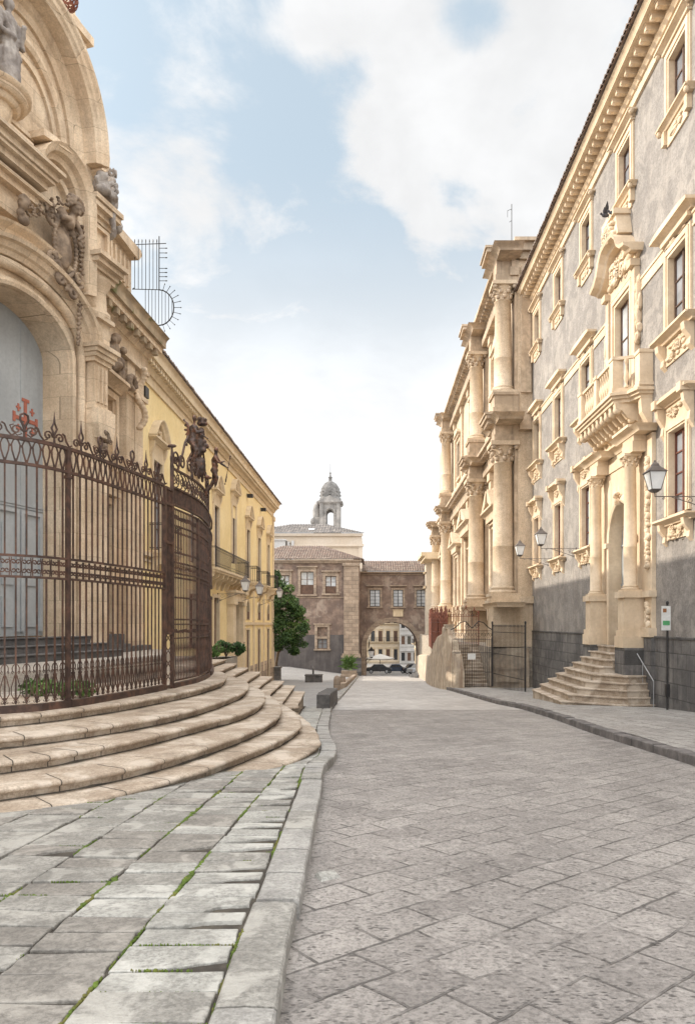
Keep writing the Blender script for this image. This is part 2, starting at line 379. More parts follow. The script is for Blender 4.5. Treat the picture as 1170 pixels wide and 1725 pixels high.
# ------------------------------------------------------------ paving materials
def paving(name, base, dark, rot, bw, rh, jw, pit=.5, smooth=False, rough=.75, jointamt=.8, dist=.05):
    m = bpy.data.materials.new(name); m.use_nodes = True; nt = m.node_tree; N = nt.nodes; L = nt.links
    b = N['Principled BSDF']; b.inputs['Roughness'].default_value = rough; b.inputs['Specular IOR Level'].default_value = .35
    tc = N.new('ShaderNodeTexCoord'); mp = N.new('ShaderNodeMapping'); mp.inputs['Rotation'].default_value = (0, 0, radians(rot))
    wn = N.new('ShaderNodeTexNoise'); wn.inputs['Scale'].default_value = 1.6; wn.inputs['Detail'].default_value = 5
    L.new(tc.outputs['Object'], wn.inputs['Vector'])
    wa = N.new('ShaderNodeVectorMath'); wa.operation = 'MULTIPLY_ADD'; wa.inputs[1].default_value = (dist,)*3
    L.new(wn.outputs['Color'], wa.inputs[0]); L.new(tc.outputs['Object'], wa.inputs[2]); L.new(wa.outputs[0], mp.inputs[0])
    br = N.new('ShaderNodeTexBrick'); L.new(mp.outputs[0], br.inputs[0]); br.inputs['Scale'].default_value = 1
    br.inputs['Brick Width'].default_value = bw; br.inputs['Row Height'].default_value = rh; br.inputs['Mortar Size'].default_value = jw
    br.inputs['Mortar Smooth'].default_value = .6; br.inputs['Color1'].default_value = (0, 0, 0, 1); br.inputs['Color2'].default_value = (1, 1, 1, 1); br.inputs['Mortar'].default_value = (.5, .5, .5, 1)
    def noise(sc, det=6, ro=.6, ds=0, src='Object'):
        n = N.new('ShaderNodeTexNoise'); n.inputs['Scale'].default_value = sc; n.inputs['Detail'].default_value = det
        n.inputs['Roughness'].default_value = ro; n.inputs['Distortion'].default_value = ds; L.new(tc.outputs[src], n.inputs['Vector']); return n.outputs[0]
    def mr(x, a, b_, c=0, d=1):
        n = N.new('ShaderNodeMapRange'); n.interpolation_type = 'SMOOTHSTEP'; L.new(x, n.inputs[0])
        for i, q in enumerate((a, b_, c, d)): n.inputs[i+1].default_value = q
        return n.outputs[0]
    def mt(op, a, k):
        n = N.new('ShaderNodeMath'); n.operation = op
        for i, q in enumerate((a, k)):
            if isinstance(q, (int, float)): n.inputs[i].default_value = q
            else: L.new(q, n.inputs[i])
        return n.outputs[0]
    def mix(f, a, c):
        n = N.new('ShaderNodeMix'); n.data_type = 'RGBA'
        if isinstance(f, (int, float)): n.inputs[0].default_value = f
        else: L.new(f, n.inputs[0])
        for i, q in ((6, a), (7, c)):
            if isinstance(q, (tuple, list)): n.inputs[i].default_value = (*q, 1)
            else: L.new(q, n.inputs[i])
        return n.outputs[2]
    sep = N.new('ShaderNodeSeparateColor'); L.new(br.outputs['Color'], sep.inputs[0])
    tone = mt('ADD', mt('MULTIPLY', sep.outputs[0], .62), mr(noise(.5, 5), .3, .7, -.1, .5))
    col = mix(tone, dark, base)
    col = mix(mt('MULTIPLY', mr(noise(.33, 6, .6, .8), .5, .68), .28), col, tuple(q*1.25 for q in base))
    col = mix(mt('MULTIPLY', mr(noise(34, 6, .75), .40, .56, 1, 0), .25 if smooth else .55), col, tuple(q*.42 for q in dark))
    col = mix(mt('MULTIPLY', mr(noise(9, 6, .7, .6), .50, .66), .10 if smooth else .35), col, tuple(q*1.35 for q in base))
    # chisel pits
    pv = N.new('ShaderNodeTexVoronoi'); pv.inputs['Scale'].default_value = 26; pv.feature = 'SMOOTH_F1'
    pm = N.new('ShaderNodeMapping'); pm.inputs['Scale'].default_value = (.75, 1.6, 1); L.new(wa.outputs[0], pm.inputs[0]); L.new(pm.outputs[0], pv.inputs['Vector'])
    pits = mt('MULTIPLY', mr(pv.outputs['Distance'], .34, .08), mr(noise(7.5, 5, .65), .42, .56))
    col = mix(mt('MULTIPLY', pits, pit), col, tuple(q*.4 for q in dark))
    jn = mt('MULTIPLY', br.outputs['Fac'], mr(noise(2.6, 4), .40, .58, .10, 1))
    col = mix(mt('MULTIPLY', jn, jointamt), col, tuple(q*.30 for q in dark))
    L.new(col, b.inputs['Base Color'])
    h = mt('SUBTRACT', mt('SUBTRACT', mt('MULTIPLY', noise(30, 6, .7), .75), mt('MULTIPLY', jn, 1.1)), mt('MULTIPLY', pits, .7 if pit > .1 else .1))
    h = mt('ADD', h, mt('MULTIPLY', noise(4, 3), .7))
    h = mt('ADD', h, mt('MULTIPLY', sep.outputs[0], .25))
    bp = N.new('ShaderNodeBump'); bp.inputs['Strength'].default_value = .35 if smooth else .9; bp.inputs['Distance'].default_value = .022
    L.new(h, bp.inputs['Height']); L.new(bp.outputs[0], b.inputs['Normal'])
    rr = mr(noise(3, 4), .3, .7, rough-.12, rough+.1); L.new(rr, b.inputs['Roughness'])
    return m
M['road'] = paving('lava_road_slabs', (.375, .345, .318), (.225, .205, .19), -41, .47, .34, .012, pit=.9, jointamt=.68, dist=.10)
M['road2'] = paving('worn_pale_slabs', (.50, .475, .445), (.33, .305, .285), -41, .50, .36, .016, pit=.35, smooth=True, rough=.5, dist=.12)
M['piazza'] = paving('piazza_slabs', (.30, .292, .285), (.225, .218, .212), 12, .9, .5, .014, pit=.15, smooth=True, rough=.55)
M['pave_r'] = paving('right_pavement_slabs', (.43, .405, .375), (.28, .26, .24), 84, .60, .40, .02, pit=.5, rough=.7)
M['plat'] = paving('terrace_slabs', (.50, .45, .39), (.38, .34, .29), 10, .6, .45, .02, pit=.3)
def slab(name, b, d): return material(name, b, d, scale=3.4, rough=.64, fine=26, bump=1.0, patch=tuple(q*1.25 for q in b), patch_amt=.6, patch_scale=3.0, spec=.4, bump_dist=.014, grain=.6, stain=tuple(q*.45 for q in d), stain_amt=.4)
M['slab1'] = slab('slab_grey', (.36, .345, .312), (.26, .247, .222)); M['slab2'] = slab('slab_pale', (.43, .42, .385), (.33, .32, .29)); M['slab3'] = slab('slab_brownish', (.31, .288, .256), (.225, .208, .185))
M['kerb'] = material('kerb_lava', (.44, .425, .395), (.30, .288, .268), scale=3.0, rough=.66, fine=26, bump=1.0, patch=(.34, .315, .29), patch_amt=.4, patch_scale=1.5, bump_dist=.016, grain=.5)
M['kerbdark'] = material('dark_kerb_lava', (.22, .20, .19), (.12, .11, .105), scale=2.5, fine=24, bump=.8)
for q in ('kerb', 'slab1', 'slab2', 'slab3'):
    pass

# ------------------------------------------------------------ ground and street
def strip(name, xs_fn, ys, dz, mat, nx=6):
    b = MB(); vs = []
    for y in ys:
        x0, x1 = xs_fn(y)
        for i in range(nx+1):
            x = x0+(x1-x0)*i/nx; vs.append((x, y, (dz(x, y) if callable(dz) else G(y)+dz)))
    w = nx+1
    b.add(vs, [(r*w+i, r*w+i+1, (r+1)*w+i+1, (r+1)*w+i) for r in range(len(ys)-1) for i in range(nx)], True)
    return b.build(name, mat)
def lerp_path(pts):
    def f(y):
        if y <= pts[0][1]: return pts[0][0]
        for (xa, ya), (xb, yb) in zip(pts, pts[1:]):
            if y <= yb:
                return xa+(xb-xa)*(y-ya)/(yb-ya)
        return pts[-1][0]
    return f
KL = [(-.36, -8), (-.36, 1.5), (-.40, 2.92), (-.44, 3.6), (-.49, 5.19), (-.60, 8), (-.70, 10.0), (-.68, 10.7), (-.61, 11.3), (-.60, 11.9), (-.66, 12.8), (-.82, 14), (-1.0, 16), (-1.15, 19), (-1.36, 23), (-1.42, 24.5)]
KL2 = KL+[(-1.45, 30), (-1.5, 45), (-1.6, 66), (-1.8, 92)]
KR = [(5.0, -8), (5.0, 16), (5.2, 21), (5.2, 25), (4.85, 28), (4.5, 42.5), (4.2, 50), (4.45, 58), (4.95, 66), (5.6, 92)]
kl = lerp_path(KL2); kr = lerp_path(KR)
gs = struct(strip('ground', lambda y: (-400, 400), [-200, -60, -30, -10, 0, 20, 40, 60, 80, 97, 127, 300, 900, 3000], lambda x, y: G(y)-.09-(.4 if y > 125 else 0), M['piazza'], 2))
struct(strip('road', lambda y: (kl(y)-.3, kr(y)+.3), [-8, 0]+[1+i*.8 for i in range(120)], -.0, M['road'], 8))
struct(strip('road_worn_paving', lambda y: (kl(y)-.02, kr(y)+.02), [24.6+i*2 for i in range(36)], .004, M['road2'], 4))
def pz(x, y): return G(y)+.05+max(0, min(1, (-x-2)/9))*1.15*sstep(64, 91, y)+(.12-.05)*(1 if x > -1.9 else 0)
struct(strip('piazza_paving', lambda y: (-30, kl(y)-.34), [25+i*2 for i in range(35)], lambda x, y: G(y)+.05+max(0, min(1, (-x-2)/9))*1.15*sstep(64, 91, y), M['piazza'], 16))
struct(strip('right_pavement', lambda y: (kr(y)+.24, 9.75), [-8+i*1.0 for i in range(53)], lambda x, y: G(y)+.145+.02*sin(x*2+y*.7), M['pave_r'], 6))
def kerb(name, path, width, h, mat, y0, y1, side, seed, ln=.62, mats=None):
    f = lerp_path(path); R = random.Random(seed); b = MB(); y = y0
    while y < y1:
        l = ln*R.uniform(.75, 1.35); g = .006; ya, yb = y+g*1.8, y+l-g*1.8
        n = 3; q = []
        dz = R.uniform(-.012, .010); dx = R.uniform(-.012, .012)
        for i in range(n+1):
            yy = ya+(yb-ya)*i/n; x = f(yy)+dx; e = .012
            ed = .012 if i in (0, n) else 0
            row = [(x, -.15), (x, h-.022), (x+side*e, h-.004-ed*.4), (x+side*(width*.5), h+.002-ed*.4), (x+side*(width-e), h-.004-ed*.4), (x+side*width, h-.02), (x+side*width, -.1)]
            q.append([(xx, yy, G(yy)+zz+(dz if zz > 0 else 0)) for xx, zz in row])
        m = len(q[0]); vs = [p for r in q for p in r]
        if mats: b.cur = R.randrange(len(mats))
        b.add(vs, [(i*m+k, i*m+k+1, (i+1)*m+k+1, (i+1)*m+k) for i in range(n) for k in range(m-1)])
        b.add(q[0], [tuple(range(m))]); b.add(q[-1], [tuple(range(m))])
        y += l
    return struct(b.build(name, mats or mat))
kerb('left_kerb', KL, .27, .135, M['kerb'], -2, 24.4, -1, 3, .62, [M['kerb'], M['slab1'], M['kerb'], M['kerb']])
kerb('left_kerb_far', KL2, .3, .13, M['kerb'], 30.5, 90, -1, 4, .9)
kerb('right_kerb', KR, .26, .165, M['kerbdark'], -2, 43, 1, 5, .5)

# near left pavement: individual slabs laid in columns, some with broken corners
def left_pavement():
    R = random.Random(11); b = MB(); moss = MB(); base = MB()
    edges = [None, -1.28, -1.78, -2.32, -2.83, -3.4, -3.92, -4.5, -5.05, -5.6, -6.2]
    def mossline(p, q, amt, w=.02):
        l = sqrt((p[0]-q[0])**2+(p[1]-q[1])**2); n = int(l/.014)
        for i in range(n):
            t = (i+R.random())/max(n, 1); x = p[0]+(q[0]-p[0])*t; y = p[1]+(q[1]-p[1])*t
            k = mnoise.noise((x*1.9+3, y*1.4, 1.7))+.5*mnoise.noise((x*7, y*6, 5))
            if k > .42-amt:
                r = R.uniform(.5, 1)*(.006+w*min(1, (k-.42+amt)*1.5))
                moss.ball((x+R.uniform(-1, 1)*r*.7, y+R.uniform(-1, 1)*r*.7, G(y)+.113), (r, r*R.uniform(.8, 1.6), R.uniform(.008, .017)), 6, 3)
    for c in range(len(edges)-1):
        y = 1.2+R.uniform(0, .3)
        while y < (14.5 if c else 24.5):
            l = R.uniform(.23, .33) if c < 2 else R.uniform(.25, .38)
            ya, yb = y, y+l; y = yb
            g = R.uniform(.007, .014)
            def xr(yy): return kl(yy)-.28 if c == 0 else edges[c]
            def xl(yy): return edges[c+1] if c else max(min(-1.28, kl(yy)-.28-.02), -9) if yy < 12.5 else kl(yy)-.28-.62
            x1a, x1b, x0a, x0b = xr(ya), xr(yb), xl(ya), xl(yb)
            if x1a-x0a < .12: continue
            j = lambda s=.012: R.uniform(-s, s)
            sk = R.uniform(-.012, .012) if c < 2 else R.uniform(-.02, .035)
            poly = [(x0a+g+j(), ya+g+j()+sk), (x1a-g+j(), ya+g+j()-sk*.5), (x1b-g+j(), yb-g+j()-sk*.5), (x0b+g+j(), yb-g+j()+sk)]
            if c == 1 or (c == 2 and R.random() < .5): pass
            if R.random() < (.36 if c == 0 and ya < 9 else .06):      # broken corner
                k = R.uniform(.45, .9); k2 = R.uniform(.35, .8); (ax, ay), (bx, by) = poly[0], poly[1]; (cx, cy) = poly[2]
                p1 = (bx+(ax-bx)*k, by+(ay-by)*k); p2 = (bx+(cx-bx)*k2, by+(cy-by)*k2)
                mid = ((p1[0]+p2[0])/2+R.uniform(-.05, .02), (p1[1]+p2[1])/2+R.uniform(-.02, .04))
                poly = [poly[0], p1, ((p1[0]+mid[0])/2+j(.02), (p1[1]+mid[1])/2+j(.02)), mid, p2, poly[2], poly[3]]
            # subdivide edges for an irregular outline
            pp = []
            for i in range(len(poly)):
                a, d = poly[i], poly[(i+1) % len(poly)]; pp.append(a)
                ns = 3 if ya < 7 else 1
                for t in range(1, ns): pp.append((a[0]+(d[0]-a[0])*t/ns+j(.006), a[1]+(d[1]-a[1])*t/ns+j(.006)))
            n = len(pp); cx = sum(p[0] for p in pp)/n; cy = sum(p[1] for p in pp)/n
            dz = R.uniform(-.005, .006); tx = R.uniform(-.006, .006); ty = R.uniform(-.006, .006)
            zt = lambda x, y_: G(y_)+.122+dz+tx*(x-cx)+ty*(y_-cy)
            ins = [(p[0]+(cx-p[0])*.035, p[1]+(cy-p[1])*.05) for p in pp]; ins2 = [(p[0]+(cx-p[0])*.012, p[1]+(cy-p[1])*.016) for p in pp]
            vs = [(p[0], p[1], zt(*p)-.04) for p in pp]+[(p[0], p[1], zt(*p)-.007) for p in pp]+[(p[0], p[1], zt(*p)-.002) for p in ins2]+[(p[0], p[1], zt(*p)) for p in ins]+[(cx, cy, zt(cx, cy)+.001)]
            fs = [(r*n+i, r*n+(i+1) % n, (r+1)*n+(i+1) % n, (r+1)*n+i) for r in range(3) for i in range(n)]+[(3*n+i, 3*n+(i+1) % n, 4*n) for i in range(n)]
            b.cur = (R.choice((0, 1, 1, 1)) if c == 0 else R.choice((0, 1, 2)) if c == 1 else R.choice((0, 0, 2))); b.add(vs, fs)
            if ya < 12.5: mossline((x0a, ya), (x1a, ya), .04 if c else .08, .012)
    for c, amt, w in ((1, .62, .026), (2, .50, .030), (3, .26, .018), (4, .2, .016), (5, .16, .016), (6, .1, .014)):
        mossline((edges[c], 2.2), (edges[c], 12), amt, w)
    for i in range(30): mossline((kl(3+i*.3)-.275, 3+i*.3), (kl(3.3+i*.3)-.275, 3.3+i*.3), .26, .018)
    struct(b.build('left_pavement', [M['slab1'], M['slab2'], M['slab3']]))
    tag(moss.build('moss', M['moss']), 'green moss growing in the joints of the left pavement slabs', 'moss', kind='stuff')
    struct(strip('pavement_bed', lambda y: (-9.5 if y < 15 else -3.0, kl(y)-.1), [-2+i for i in range(28)], (lambda x, y: G(y)+.104), M['dirt_shade'], 4))
left_pavement()

# ------------------------------------------------------------ the curved steps of the left church and the platform
def catmull(pts, n=6):
    out = []; q = [pts[0]]+list(pts)+[pts[-1]]
    for i in range(1, len(q)-2):
        p0, p1, p2, p3 = q[i-1:i+3]
        for k in range(n):
            t = k/n
            out.append(tuple(.5*((2*p1[j])+(-p0[j]+p2[j])*t+(2*p0[j]-5*p1[j]+4*p2[j]-p3[j])*t*t+(-p0[j]+3*p1[j]-3*p2[j]+p3[j])*t**3) for j in range(2)))
    out.append(tuple(pts[-1])); return out
E0 = -1.28; RS = .15
C1 = [(-9.5, 7.9), (-7.2, 8.4), (-5.09, 9.72), (-4.2, 11.2), (-3.66, 13.1), (-3.42, 14.8), (-3.45, 16.4), (-3.85, 18.3), (-4.6, 20.0), (-5.1, 22), (-5.3, 25.5)]
C2 = [(-9.5, 7.1), (-6.9, 7.6), (-4.67, 8.92), (-3.72, 10.1), (-3.09, 11.7), (-2.80, 13.9), (-2.82, 15.8), (-3.25, 17.9), (-4.0, 19.6), (-4.6, 21), (-4.9, 25.5)]
C3 = [(-9.5, 6.3), (-6.5, 6.85), (-4.35, 8.05), (-3.5, 9.2), (-2.83, 11.0), (-2.31, 12.9), (-2.30, 14.8), (-2.75, 17.1), (-3.6, 19.2), (-4.2, 20.6), (-4.5, 25.5)]
C4 = [(-9.5, 5.5), (-6.2, 6.2), (-4.0, 7.45), (-3.0, 8.5), (-2.37, 10.0), (-1.9, 12.1), (-1.84, 13.9), (-2.3, 16.4), (-3.2, 18.9), (-3.75, 20.4), (-4.05, 25.5)]
C5 = [(-9.5, 4.9), (-6.0, 5.7), (-3.55, 7.2), (-2.6, 8.35), (-1.95, 10.1), (-1.48, 12.0), (-1.42, 13.6), (-1.95, 16.0), (-2.8, 18.5), (-3.35, 20.2), (-3.62, 25.3)]
C6 = [(-6, 4.6), (-4.2, 5.6), (-2.75, 7.3), (-2.15, 8.6), (-1.5, 9.9), (-1.05, 11.3), (-.98, 12.5), (-1.45, 15.0), (-2.35, 18.0), (-2.95, 20.0), (-3.2, 25.2)]
C7 = [(-3.4, 17.2), (-2.5, 18.6), (-2.57, 20.0), (-2.78, 25.0)]
C8 = [(-3.2, 18.6), (-2.15, 19.9), (-2.2, 20.4), (-2.38, 24.4)]
def step(k, pts, z):
    p = catmull(pts, 7)
    # nosing in stones: a worn, slightly wavy edge
    R = random.Random(k*17+3); off = []
    for i, q in enumerate(p): off.append(.03*mnoise.noise((q[0]*2.1, q[1]*2.1, k*3)))
    def ofs(d):
        o = []
        for i, q in enumerate(p):
            a = p[max(i-1, 0)]; c = p[min(i+1, len(p)-1)]; dx = c[0]-a[0]; dy = c[1]-a[1]; l = sqrt(dx*dx+dy*dy) or 1
            o.append((q[0]+dy/l*(d+off[i]), q[1]-dx/l*(d+off[i])))
        return o
    prof = [(0, -.55), (0, -.075), (.02, -.068), (.05, -.055), (.058, -.03), (.045, -.010), (.02, -.001), (-.05, 0)]
    rings = [[(x, y, z+h+.006*mnoise.noise((x*3, y*3, k))) for x, y in ofs(d)] for d, h in prof]
    b = MB(); n = len(p)
    vs = [v for r in rings for v in r]
    b.add(vs, [(r*n+i, r*n+i+1, (r+1)*n+i+1, (r+1)*n+i) for r in range(len(prof)-1) for i in range(n-1)], True)
    top = rings[-1]; deep = 2.2
    back = [(x-deep*(.55 if y > 19 else 1), y+(deep*.5 if y < 16 else 0), z) for x, y, _ in top]
    if k >= 7: back = [(x-1.2, y+.3, z) for x, y, _ in top]
    b.add(top+back, [(i, i+1, n+i+1, n+i) for i in range(n-1)])
    e = [r[-1] for r in rings]; xb = back[-1]
    b.add(e+[(xb[0], xb[1], z), (xb[0], xb[1], z-.55)], [tuple(range(len(e)+2))])
    b.cur = 1; o1, o2 = ofs(.0), ofs(.02)
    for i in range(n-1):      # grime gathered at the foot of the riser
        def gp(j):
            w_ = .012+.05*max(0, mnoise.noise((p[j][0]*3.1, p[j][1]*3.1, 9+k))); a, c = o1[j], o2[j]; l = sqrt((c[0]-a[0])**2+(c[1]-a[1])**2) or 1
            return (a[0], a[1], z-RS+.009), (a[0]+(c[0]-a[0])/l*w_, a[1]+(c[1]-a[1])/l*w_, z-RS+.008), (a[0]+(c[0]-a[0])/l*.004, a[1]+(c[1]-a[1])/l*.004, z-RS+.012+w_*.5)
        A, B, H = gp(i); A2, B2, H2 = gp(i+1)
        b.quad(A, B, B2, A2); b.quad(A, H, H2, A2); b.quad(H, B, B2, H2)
    b.cur = 0
    return b
steps_root = empty('church_steps', (0, 0, 0), 'broad worn limestone steps curving out below the rusted iron railing', 'steps')
for k, pts in enumerate((C1, C2, C3, C4, C5, C6, C7, C8)):
    z = E0-RS*k
    j = step(k+1, pts, z); j.cur = 1; p = catmull(pts, 7); R = random.Random(k+40); i = 3
    while i < len(p)-2:      # dirty joints between the blocks
        a, c = p[i-1], p[i+1]; dx, dy = c[0]-a[0], c[1]-a[1]; l = sqrt(dx*dx+dy*dy); nx, ny = dy/l, -dx/l; q = p[i]
        e = R.uniform(-.12, .12); wv = .006
        pr = [(-.42, .0015), (-.02, .0015), (.03, -.002), (.050, -.012), (.061, -.03), (.053, -.056), (.004, -.078), (.003, -.145)]
        for s in range(len(pr)-1):
            (d0, h0), (d1, h1) = pr[s], pr[s+1]
            tx, ty = dx/l*wv, dy/l*wv; o = mnoise.noise((q[0]*2.1, q[1]*2.1, (k+1)*3))*.03+.002
            A = (q[0]+nx*(d0+o)+e*dx/l*max(0, -d0), q[1]+ny*(d0+o)); B = (q[0]+nx*(d1+o)+e*dx/l*max(0, -d1), q[1]+ny*(d1+o))
            j.quad((A[0]-tx, A[1]-ty, z+h0+.003), (A[0]+tx, A[1]+ty, z+h0+.003), (B[0]+tx, B[1]+ty, z+h1+.003), (B[0]-tx, B[1]-ty, z+h1+.003))
        i += R.randint(2, 4)
    j.build('step', [M['step'], M['dirt_shade']], steps_root)
# platform behind the first nosing
pf = [(x-.05, y) for x, y in catmull(C1, 5)]
b = MB(); poly = [(q[0]-1.5, q[1]+.8) if q[1] < 14 else (q[0]-1.0, q[1]) for q in pf]
poly = poly+[(-5.3, 27.9), (-15, 27.9), (-15, 9)]
b.add([(x, y, E0-.004) for x, y in poly], [tuple(range(len(poly)))])
b.add([(-5.3, 25.4, E0-.004), (-5.3, 27.9, E0-.004), (-5.3, 27.9, -4.6), (-5.3, 25.4, -4.6)], [(0, 1, 2, 3)]); b.add([(-5.3, 27.9, E0-.004), (-15, 27.9, E0-.004), (-15, 27.9, -4.6), (-5.3, 27.9, -4.6)], [(0, 1, 2, 3)])
struct(b.build('terrace_paving', M['plat']))
b = MB()     # side wall closing the steps at their far end
for k, x1 in enumerate((-5.3, -4.9, -4.5, -4.05, -3.62, -3.2, -2.78, -2.38)):
    b.box(x1-.5, x1-.01, 24.3, (25.5, 25.5, 25.5, 25.5, 25.3, 25.2, 25.0, 24.4)[k]-.01, G(25)-.2, E0-RS*k-.06)
b.build('end_block', M['step'], steps_root)
# ------------------------------------------------------------ facade kit
def wall_open(b, u0, u1, v0, v1, holes, w=0):
    us = sorted(set([u0, u1]+[h[0] for h in holes]+[h[1] for h in holes])); vs = sorted(set([v0, v1]+[h[2] for h in holes]+[h[3] for h in holes]))
    us = [q for q in us if u0 <= q <= u1]; vs = [q for q in vs if v0 <= q <= v1]
    for a, c in zip(us, us[1:]):
        run = None
        for d, e in zip(vs, vs[1:]):
            mu, mv = (a+c)/2, (d+e)/2
            if any(h[0] < mu < h[1] and h[2] < mv < h[3] for h in holes): continue
            b.quad((a, d, w), (c, d, w), (c, e, w), (a, e, w))
    return b
def ring(b, hw, v0, v1, t, w0, w1, cu=0):       # rectangular surround
    b.box(cu-hw-t, cu-hw, v0, v1+t, w0, w1); b.box(cu+hw, cu+hw+t, v0, v1+t, w0, w1); b.box(cu-hw, cu+hw, v1, v1+t, w0, w1)
def cornice(b, u0, u1, v, steps, ends=True):    # steps: (height, proud) stacked upwards; butted returns at the ends
    for h, w in steps:
        e = w if ends else 0
        b.box(u0-e, u1+e, v, v+h-.002, -.05, w); v += h
    return v
def cyma(b, u0, u1, v0, h, w, flare, ends=True):      # one moulded course: concave profile
    n = 5; e = 1 if ends else 0; pts = []
    for i in range(n+1):
        t = i/n; pts.append((w+flare*(1-cos(t*pi/2)), v0+h*t))
    vs = []
    for q, v in pts: vs += [(u0-e*q, v, -.04), (u0-e*q, v, q), (u1+e*q, v, q), (u1+e*q, v, -.04)]
    b.add(vs, [(i*4+k, i*4+k+1, (i+1)*4+k+1, (i+1)*4+k) for i in range(n) for k in range(3)])
    b.add(vs[:4], [(0, 1, 2, 3)]); b.add(vs[-4:], [(0, 1, 2, 3)])
def casement(f, hw, v0, v1, w, mat, gl, parent, loc, bars=1, name='casement'):
    b = MB(f); t = .075
    b.box(-hw, -hw+t, v0, v1, w, w+.06); b.box(hw-t, hw, v0, v1, w, w+.06); b.box(-hw+t, hw-t, v1-t, v1, w, w+.06); b.box(-hw+t, hw-t, v0, v0+t*1.3, w, w+.06)
    b.box(-.045, .045, v0+t*1.3, v1-t, w+.003, w+.068)
    for k in range(bars):
        vv = v0+(v1-v0)*(k+1)/(bars+1); b.box(-hw+t, -.045, vv-.022, vv+.022, w+.005, w+.05); b.box(.045, hw-t, vv-.022, vv+.022, w+.005, w+.05)
    o = b.build(name, mat, parent); o.location = loc
    p = MB(f); p.box(-hw+.01, hw-.01, v0+.01, v1-.01, w-.02, w+.012)
    q = p.build('pane', gl, o)
    return o
def column(f, cu, cw, v0, v1, r, mat, parent, capmat=None, cap=True, base=True, n=18, ionic=False, seed=1, name='column'):
    b = MB(f); hb = r*1.0 if base else 0; hc = r*2.0 if cap else 0
    prof = []
    if base: prof += [(r*1.32, v0+.3*hb), (r*1.38, v0+.42*hb), (r*1.32, v0+.55*hb), (r*1.12, v0+.62*hb), (r*1.12, v0+.70*hb), (r*1.2, v0+.82*hb), (r*1.14, v0+.92*hb), (r*1.03, v0+hb)]
    hs = v1-hc-(v0+hb)
    for t in (0, .32, .325, .33, .6, 1): prof.append((r*(1-.13*max(0, t-.3)/.7)*(1.035 if t == .325 else 1), v0+hb+hs*t))
    prof += [(r*.96, v1-hc+.02), (r*.96, v1-hc+.06), (r*.88, v1-hc+.08)]
    if cap: prof += [(r*.9, v1-hc*.75), (r*.98, v1-hc*.4), (r*1.2, v1-hc*.2)]
    b.lathe(cu, cw, prof, n)
    if base: b.box(cu-r*1.42, cu+r*1.42, v0, v0+.3*hb, cw-r*1.42, cw+r*1.42)
    if cap: b.box(cu-r*1.35, cu+r*1.35, v1-hc*.2, v1, cw-r*1.35, cw+r*1.35)
    o = b.build(name, mat, parent)
    if cap:
        c = MB(f)
        for lv in range(2):
            for k in range(8):
                a = 2*pi*(k+.5*lv)/8; q = r*(1.0+.08*lv)
                c.ball((cu+cos(a)*q, v1-hc*(.78-.28*lv), cw+sin(a)*q), (r*.22, hc*.17, r*.22), 6, 4)
                c.ball((cu+cos(a)*q*1.17, v1-hc*(.66-.28*lv), cw+sin(a)*q*1.17), (r*.16, hc*.06, r*.16), 5, 3)
        for k in range(4):
            a = pi/4+pi/2*k; c.ball((cu+cos(a)*r*1.5, v1-hc*.28, cw+sin(a)*r*1.5), (r*.25, hc*.12, r*.25), 7, 5)
        cc = c.build('capital', capmat or mat, o)
    return o
def baluster(b, u, w, v0, h, r, n=8):
    b.lathe(u, w, [(r*.75, v0), (r*.75, v0+h*.07), (r*.45, v0+h*.10), (r*.55, v0+h*.18), (r*1.0, v0+h*.34), (r*.85, v0+h*.48), (r*.45, v0+h*.68), (r*.4, v0+h*.80), (r*.6, v0+h*.86), (r*.75, v0+h*.92), (r*.75, v0+h)], n)
def relief_part(f, c, su, sv, dp, n, seed, mat, parent, loc=(0, 0, 0), name='carving', rs=(.25, .5)):
    b = MB(f); b.relief(c, su, sv, dp, n, seed, rs); o = b.build(name, mat, parent); o.location = loc; return o
def inst(o, parent, loc):
    c = o.copy(); C.objects.link(c); c.parent = parent; c.location = loc
    for ch in o.children: inst(ch, c, ch.location)
    return c

# ------------------------------------------------------------ the grey palace (right)
XP = 9.6; FR = F_RIGHT(XP)
palace = empty('palace', (0, 0, 0), 'long grey plastered palace with cream window surrounds and a balcony over its arched portal', 'palace')
WZ = [17.6, 22.4, 27.1, 32.0, 36.8, 41.6]
PZ = 27.25
holes = []
for z in WZ:
    holes.append((z-.75, z+.75, 16.1, 18.35))
    if abs(z-27.1) > .1: holes += [(z-.8, z+.8, 9.3, 12.0), (z-.75, z+.75, 3.35, 6.3)]
    else: holes += [(PZ-.95, PZ+.95, 8.2, 12.6), (PZ-1.55, PZ+1.55, -.8, 4.9)]
b = MB(FR); wall_open(b, 1, 44, -.45, 19.1, holes)
b.add([(44, -5, 0), (44, 20, 0), (44, 20, -12), (44, -5, -12)], [(0, 1, 2, 3)]); b.add([(1, -5, 0), (1, 20, 0), (1, 20, -12), (1, -5, -12)], [(0, 1, 2, 3)])
b.add([(1, -.45, -.02), (44, -.45, -.02), (44, -.45, -.5), (1, -.45, -.5)], [(0, 1, 2, 3)])
b.build('wall', M['plaster'], palace)
b = MB(FR)                                   # dark lava plinth, interrupted by the portal
for a, c in ((1, 24.35), (30.15, 43.98)):
    b.box(a, c, -4.6, -.50, -.3, .07); b.box(a, c, -.50, -.43, -.3, .10)
b.build('plinth', M['lava'], palace)
# corner quoin strip at the far end
b = MB(FR); b.box(43.2, 44.02, -.43, 19.0, -.2, .10); b.build('corner_strip', M['cream'], palace)
